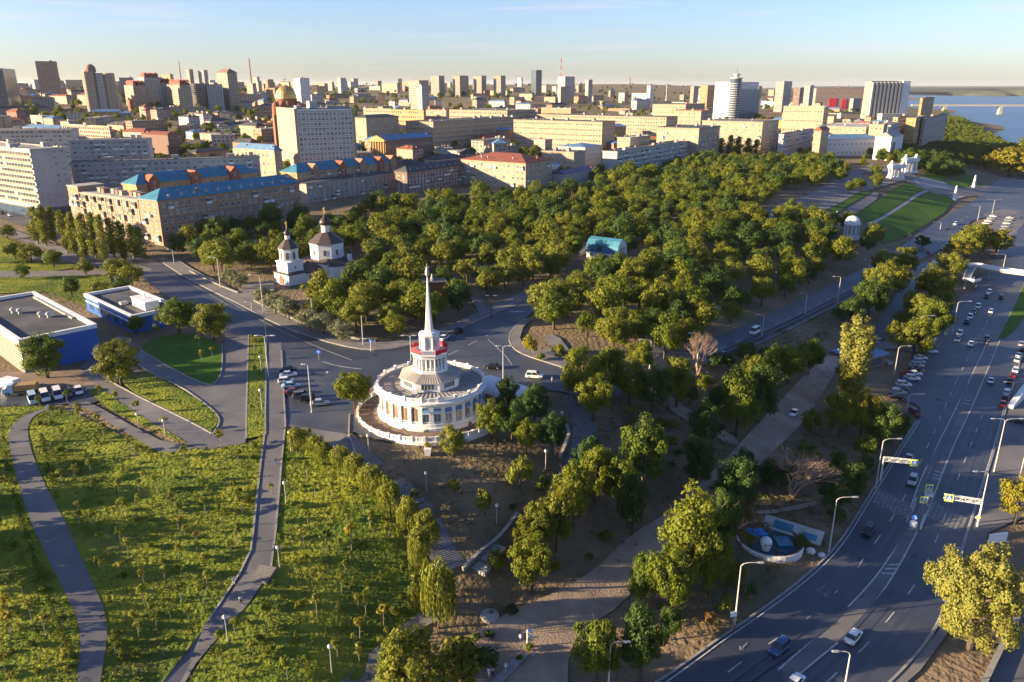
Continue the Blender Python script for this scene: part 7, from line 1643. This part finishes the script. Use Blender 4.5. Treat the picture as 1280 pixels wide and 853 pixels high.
for px,pb,pt,sz,lb in ((1158,628,610,.8,'yellow crossing sign on the median, farther side of the crossing'),(1151,646,625,.8,'yellow crossing sign on the median, nearer side of the crossing'),(1219,662,647,.65,'small pale diamond sign under the right gantry'),(1167,430,427,.6,'small yellow sign on the parking street corner'),(1181,424,417,.6,'small yellow sign by the left kerb below the footbridge'),(399,452,440,.6,'small sign on the traffic island left of the rotunda'),(464,440,427,.5,'small sign on the pavement below the park')):
    P = ground(px,pb); h = max(1.6, top_h(P,pt)); r_ = thing('road_sign',lb,'road sign',P,R(-8)); mb = MB(); mb.tube([(0,0,0),(0,0,h+.4)],.05,6); mb.build('post', M['metal'], r_)
    if 'crossing' in lb or 'yellow' in lb: cross_sign(r_, 0, h, sz)
    elif 'diamond' in lb: mb = MB(); mb.poly([(-sz,-.06,h),(0,-.06,h-sz),(sz,-.06,h),(0,-.06,h+sz)]); mb.poly([(sz,0,h),(0,0,h-sz),(-sz,0,h),(0,0,h+sz)]); mb.build('sign_board', M['signwhite'], r_); mb = MB(); mb.poly([(-sz*.6,-.07,h),(0,-.07,h-sz*.6),(sz*.6,-.07,h),(0,-.07,h+sz*.6)]); mb.build('sign_panel', M['signyellow'], r_)
    else: mb = MB(); mb.box(-sz,-.06,h-sz*.9,sz,.0,h+sz*.9); mb.build('sign_board', M['signblue'], r_); mb = MB(); mb.box(-sz*.5,-.08,h-.06,sz*.5,-.06,h+.06); mb.build('sign_arrow', M['signwhite'], r_)
P = ground(1141,659); r_ = thing('median_barrel','white crash barrel with a blue keep right sign at the end of the median','barrel',P,R(-8)); mb = MB(); mb.lathe([(.75,-.1),(.8,.1),(.78,1.2),(.7,1.3),(0,1.32)],16); mb.build('barrel', M['signwhite'], r_); mb = MB(); mb.tube([(0,0,1.3),(0,0,2.1)],.05,6); mb.build('post', M['metal'], r_)
mb = MB(); mb.poly([(.62*math.cos(q*math.pi/8),-.06,2.4+.62*math.sin(q*math.pi/8)) for q in range(16)]); mb.poly([(.62*math.cos(-q*math.pi/8),0,2.4+.62*math.sin(-q*math.pi/8)) for q in range(16)]); mb.build('sign_disc', M['signblue'], r_); mb = MB(); mb.poly([(-.1,-.07,2.8),(.25,-.07,2.1),(.05,-.07,2.05),(.4,-.07,1.95),(.45,-.07,2.4),(.32,-.07,2.25),(.02,-.07,2.85)]); mb.build('sign_arrow', M['signwhite'], r_)
P = ground(1160,622); r_ = thing('median_cabinet','white equipment cabinet between the two median crossing signs','cabinet',P,R(-8)); mb = MB(); mb.box(-.8,-.5,0,.8,.5,1.3); mb.build('case', M['signwhite'], r_); mb = MB(); mb.box(-.9,-.6,1.3,.9,.6,1.42); mb.build('lid', M['metal'], r_)
P = ground(1243,692); h = 4.2; r_ = thing('billboard','blank white billboard on two posts beyond the big yellow tree','billboard',P,R(12)); mb = MB(); mb.box(-2.1,-.12,h-1.6,2.1,.12,h+.5); mb.build('board', M['signwhite'], r_); mb = MB()
for x in (-1.4,1.4): mb.tube([(x,.2,-.3),(x,.2,h+.3)],.09,6)
mb.build('post', M['metal'], r_, 'stuff')
P = ground(915,787); r_ = thing('small_notice_board','small white notice board on a post beside the kerb lamp','notice board',P,R(15)); mb = MB(); mb.tube([(0,0,-.2),(0,0,3.2)],.06,6); mb.build('post', M['metal'], r_); mb = MB(); mb.box(-.6,-.1,2.7,.6,.02,3.7); mb.build('board', M['signwhite'], r_)
P = ground(147,479); r_ = thing('teal_banner_stand','tall teal banner board leaning at the service road fork','banner',P,R(20)); mb = MB(); mb.box(-.7,-.08,.5,.7,.08,4.4); mb.build('board', M['teal'], r_); mb = MB(); mb.box(-.7,-.05,-.2,-.6,.05,.5); mb.box(.6,-.05,-.2,.7,.05,.5); mb.build('foot', M['metal'], r_)
P = ground(61,513); r_ = thing('litter_bin','small blue bin at the head of the curved path','bin',P); mb = MB(); mb.lathe([(.4,0),(.5,1.1),(.54,1.15),(.4,1.2),(0,1.22)],10); mb.build('bin', M['signblue'], r_)

# ------------------------------------------------------------------ people
SK = {}
def figure(pose):
    """one continuous skinned body, with shirt and trousers as close fitting children; pose: stride in metres"""
    if pose in SK: return SK[pose]
    s = pose
    V = {'pelvis':(0,0,.95),'belly':(0,0,1.12),'chest':(.01,0,1.36),'neck':(.02,0,1.5),'head':(.04,0,1.63),'crown':(.03,0,1.76),
         'hipL':(0,.1,.92),'kneeL':(s*.45,.1,.5),'ankL':(s*.4-.05,.1,.08),'toeL':(s*.4+.14,.11,.04),'hipR':(0,-.1,.92),'kneeR':(-s*.2+.04,-.1,.5),'ankR':(-s*.6,-.1,.10),'toeR':(-s*.6+.17,-.11,.04),
         'shL':(.0,.2,1.43),'elL':(-s*.25,.25,1.16),'wrL':(-s*.1+.05,.25,.93),'hdL':(-s*.06+.08,.25,.84),'shR':(0,-.2,1.43),'elR':(s*.15,-.25,1.16),'wrR':(s*.5+.05,-.23,.96),'hdR':(s*.55+.08,-.23,.88)}
    E = [('pelvis','belly'),('belly','chest'),('chest','neck'),('neck','head'),('head','crown')]
    for q in 'LR': E += [('pelvis','hip'+q),('hip'+q,'knee'+q),('knee'+q,'ank'+q),('ank'+q,'toe'+q),('chest','sh'+q),('sh'+q,'el'+q),('el'+q,'wr'+q),('wr'+q,'hd'+q)]
    rad = {'pelvis':.135,'belly':.125,'chest':.15,'neck':.055,'head':.10,'crown':.075,'hip':.095,'knee':.06,'ank':.042,'toe':.035,'sh':.065,'el':.045,'wr':.032,'hd':.04}
    def skin(name, keys, add, m):
        ks = [k for k in V if k in keys]; me = bpy.data.meshes.new(name); me.from_pydata([V[k] for k in ks],[(ks.index(a),ks.index(b)) for a,b in E if a in ks and b in ks],[])
        o = bpy.data.objects.new(name, me); COL.objects.link(o); mo = o.modifiers.new('skin','SKIN'); 
        if not me.skin_vertices: 
            bm = bmesh.new(); bm.from_mesh(me); bm.verts.layers.skin.verify(); bm.to_mesh(me); bm.free()
        for i,k in enumerate(ks): r = rad.get(k, rad.get(k[:-1], .05)) + add; me.skin_vertices[0].data[i].radius = (r,r)
        me.skin_vertices[0].data[0].use_root = True
        o.modifiers.new('sub','SUBSURF').levels = 1; o.modifiers['sub'].render_levels = 1
        dg = bpy.context.evaluated_depsgraph_get(); res = bpy.data.meshes.new_from_object(o.evaluated_get(dg)); bpy.data.objects.remove(o); res.name = name
        res.materials.clear(); res.materials.append(m); return res
    SK[pose] = (skin('body', set(V), 0, M['skin']), skin('shirt', {'belly','chest','shL','shR','elL','elR','pelvis'}, .02, M['white2']), skin('trousers', {'pelvis','hipL','hipR','kneeL','kneeR','ankL','ankR'}, .022, M['black']))
    return SK[pose]
def person(px, py, rz, shirt, trousers, label, pose=.45):
    P = ground(px,py); b, s, t = figure(pose); r_ = thing('person',label,'person',(P.x,P.y,P.z+.36),R(rz))
    link('body', b, r_)
    for nm, me, m in (('shirt',s,shirt),('trousers',t,trousers)):
        o = link(nm, me, r_); o.material_slots[0].link = 'OBJECT'; o.material_slots[0].material = m
    mb = MB(); mb.lathe([(.105,1.64),(.115,1.70),(.09,1.78),(.02,1.82)],10,0,(.02,0)); smooth(mb.build('hair', M['black'], r_))
person(667,822,200,M['red'],M['white2'],'person in a red top and pale trousers walking over the plaza')
person(611,848,80,M['white2'],M['white2'],'person in white walking at the bottom plaza, left of the pair')
person(616,848,80,M['offwhite'],M['black'],'person in a pale top walking at the bottom plaza, right of the pair')
person(345,583,260,M['black'],M['blue'],'person in dark clothes walking down the promenade')
person(410,473,90,M['white2'],M['black'],'person in a white top crossing the car park left of the rotunda')
person(293,733,120,M['white2'],M['offwhite'],'person in white walking on the promenade below the broad steps')
person(302,758,300,M['white2'],M['black'],'person in a white shirt at the right edge of the lower promenade')
person(1046,268,20,M['white2'],M['black'],'person in white near the domed gazebo')
P = ground(129,775); r_ = thing('resting_dog','dark dog standing on the lower curved path','dog',(P.x,P.y,P.z+.38),R(20))
mb = MB(); mb.rings([[(x,.13*w_*math.cos(q*math.pi/4),z+.15*h_*math.sin(q*math.pi/4)) for q in range(8)] for x,z,w_,h_ in ((-.42,.5,.5,.5),(-.32,.5,1,1),(0,.5,.9,.85),(.28,.5,1.15,1.2),(.42,.6,.8,.8),(.52,.72,.6,.6),(.62,.76,.7,.65),(.74,.72,.4,.4),(.82,.70,.25,.25))],0,True,True)
for x,y in ((-.3,.1),(-.3,-.1),(.28,.1),(.28,-.1)): mb.tube([(x,y,.5),(x-(.06 if x<0 else -.02),y,.26),(x+.02,y,0)],[.075,.045,.035],6)
mb.tube([(-.42,0,.55),(-.6,0,.62),(-.7,0,.75)],[.04,.03,.015],5)
for y in (-.07,.07): mb.poly([(.58,y,.82),(.64,y,.82),(.6,y*1.3,.93)])
smooth(mb.build('body', M['black'], r_))

# ------------------------------------------------------------------ air between the camera and the far town
hz = bpy.data.materials.new('haze_air'); hz.use_nodes = True; hn = hz.node_tree; hn.nodes.remove(hn.nodes['Principled BSDF'])
pv = hn.nodes.new('ShaderNodeVolumePrincipled'); pv.inputs['Color'].default_value = (.92,.95,1.0,1); pv.inputs['Density'].default_value = 0.000015; pv.inputs['Anisotropy'].default_value = 0.2
hn.links.new(pv.outputs[0], hn.nodes['Material Output'].inputs['Volume'])
mb = MB(); mb.box(-26000,-400,-60,32000,42000,230); mb.build('haze', hz, None, 'stuff')

# ------------------------------------------------------------------ labels: things that share a description are told apart by their order in view
ORD = ['first','second','third','fourth','fifth','sixth','seventh','eighth','ninth','tenth','eleventh','twelfth','thirteenth','fourteenth','fifteenth','sixteenth','seventeenth','eighteenth','nineteenth','twentieth']
by = {}
for o in THINGS: by.setdefault(o['label'], []).append(o)
def words(t): return len(t.split())
for lb, os_ in by.items():
    if len(os_) < 2: continue
    os_.sort(key=lambda o: project(*o.location)[0])
    n = len(os_)
    for k, o in enumerate(os_):
        if n == 2: w_ = ('left one of two','right one of two')[k]
        elif k == 0: w_ = 'leftmost'
        elif k == n-1: w_ = 'rightmost'
        elif k < n/2: w_ = ORD[k] + ' from left' if k < 20 else f'number {k+1} from left'
        else: w_ = ORD[n-1-k] + ' from right' if n-1-k < 20 else f'number {n-k} from right'
        o['label'] = f'{lb}, {w_}'
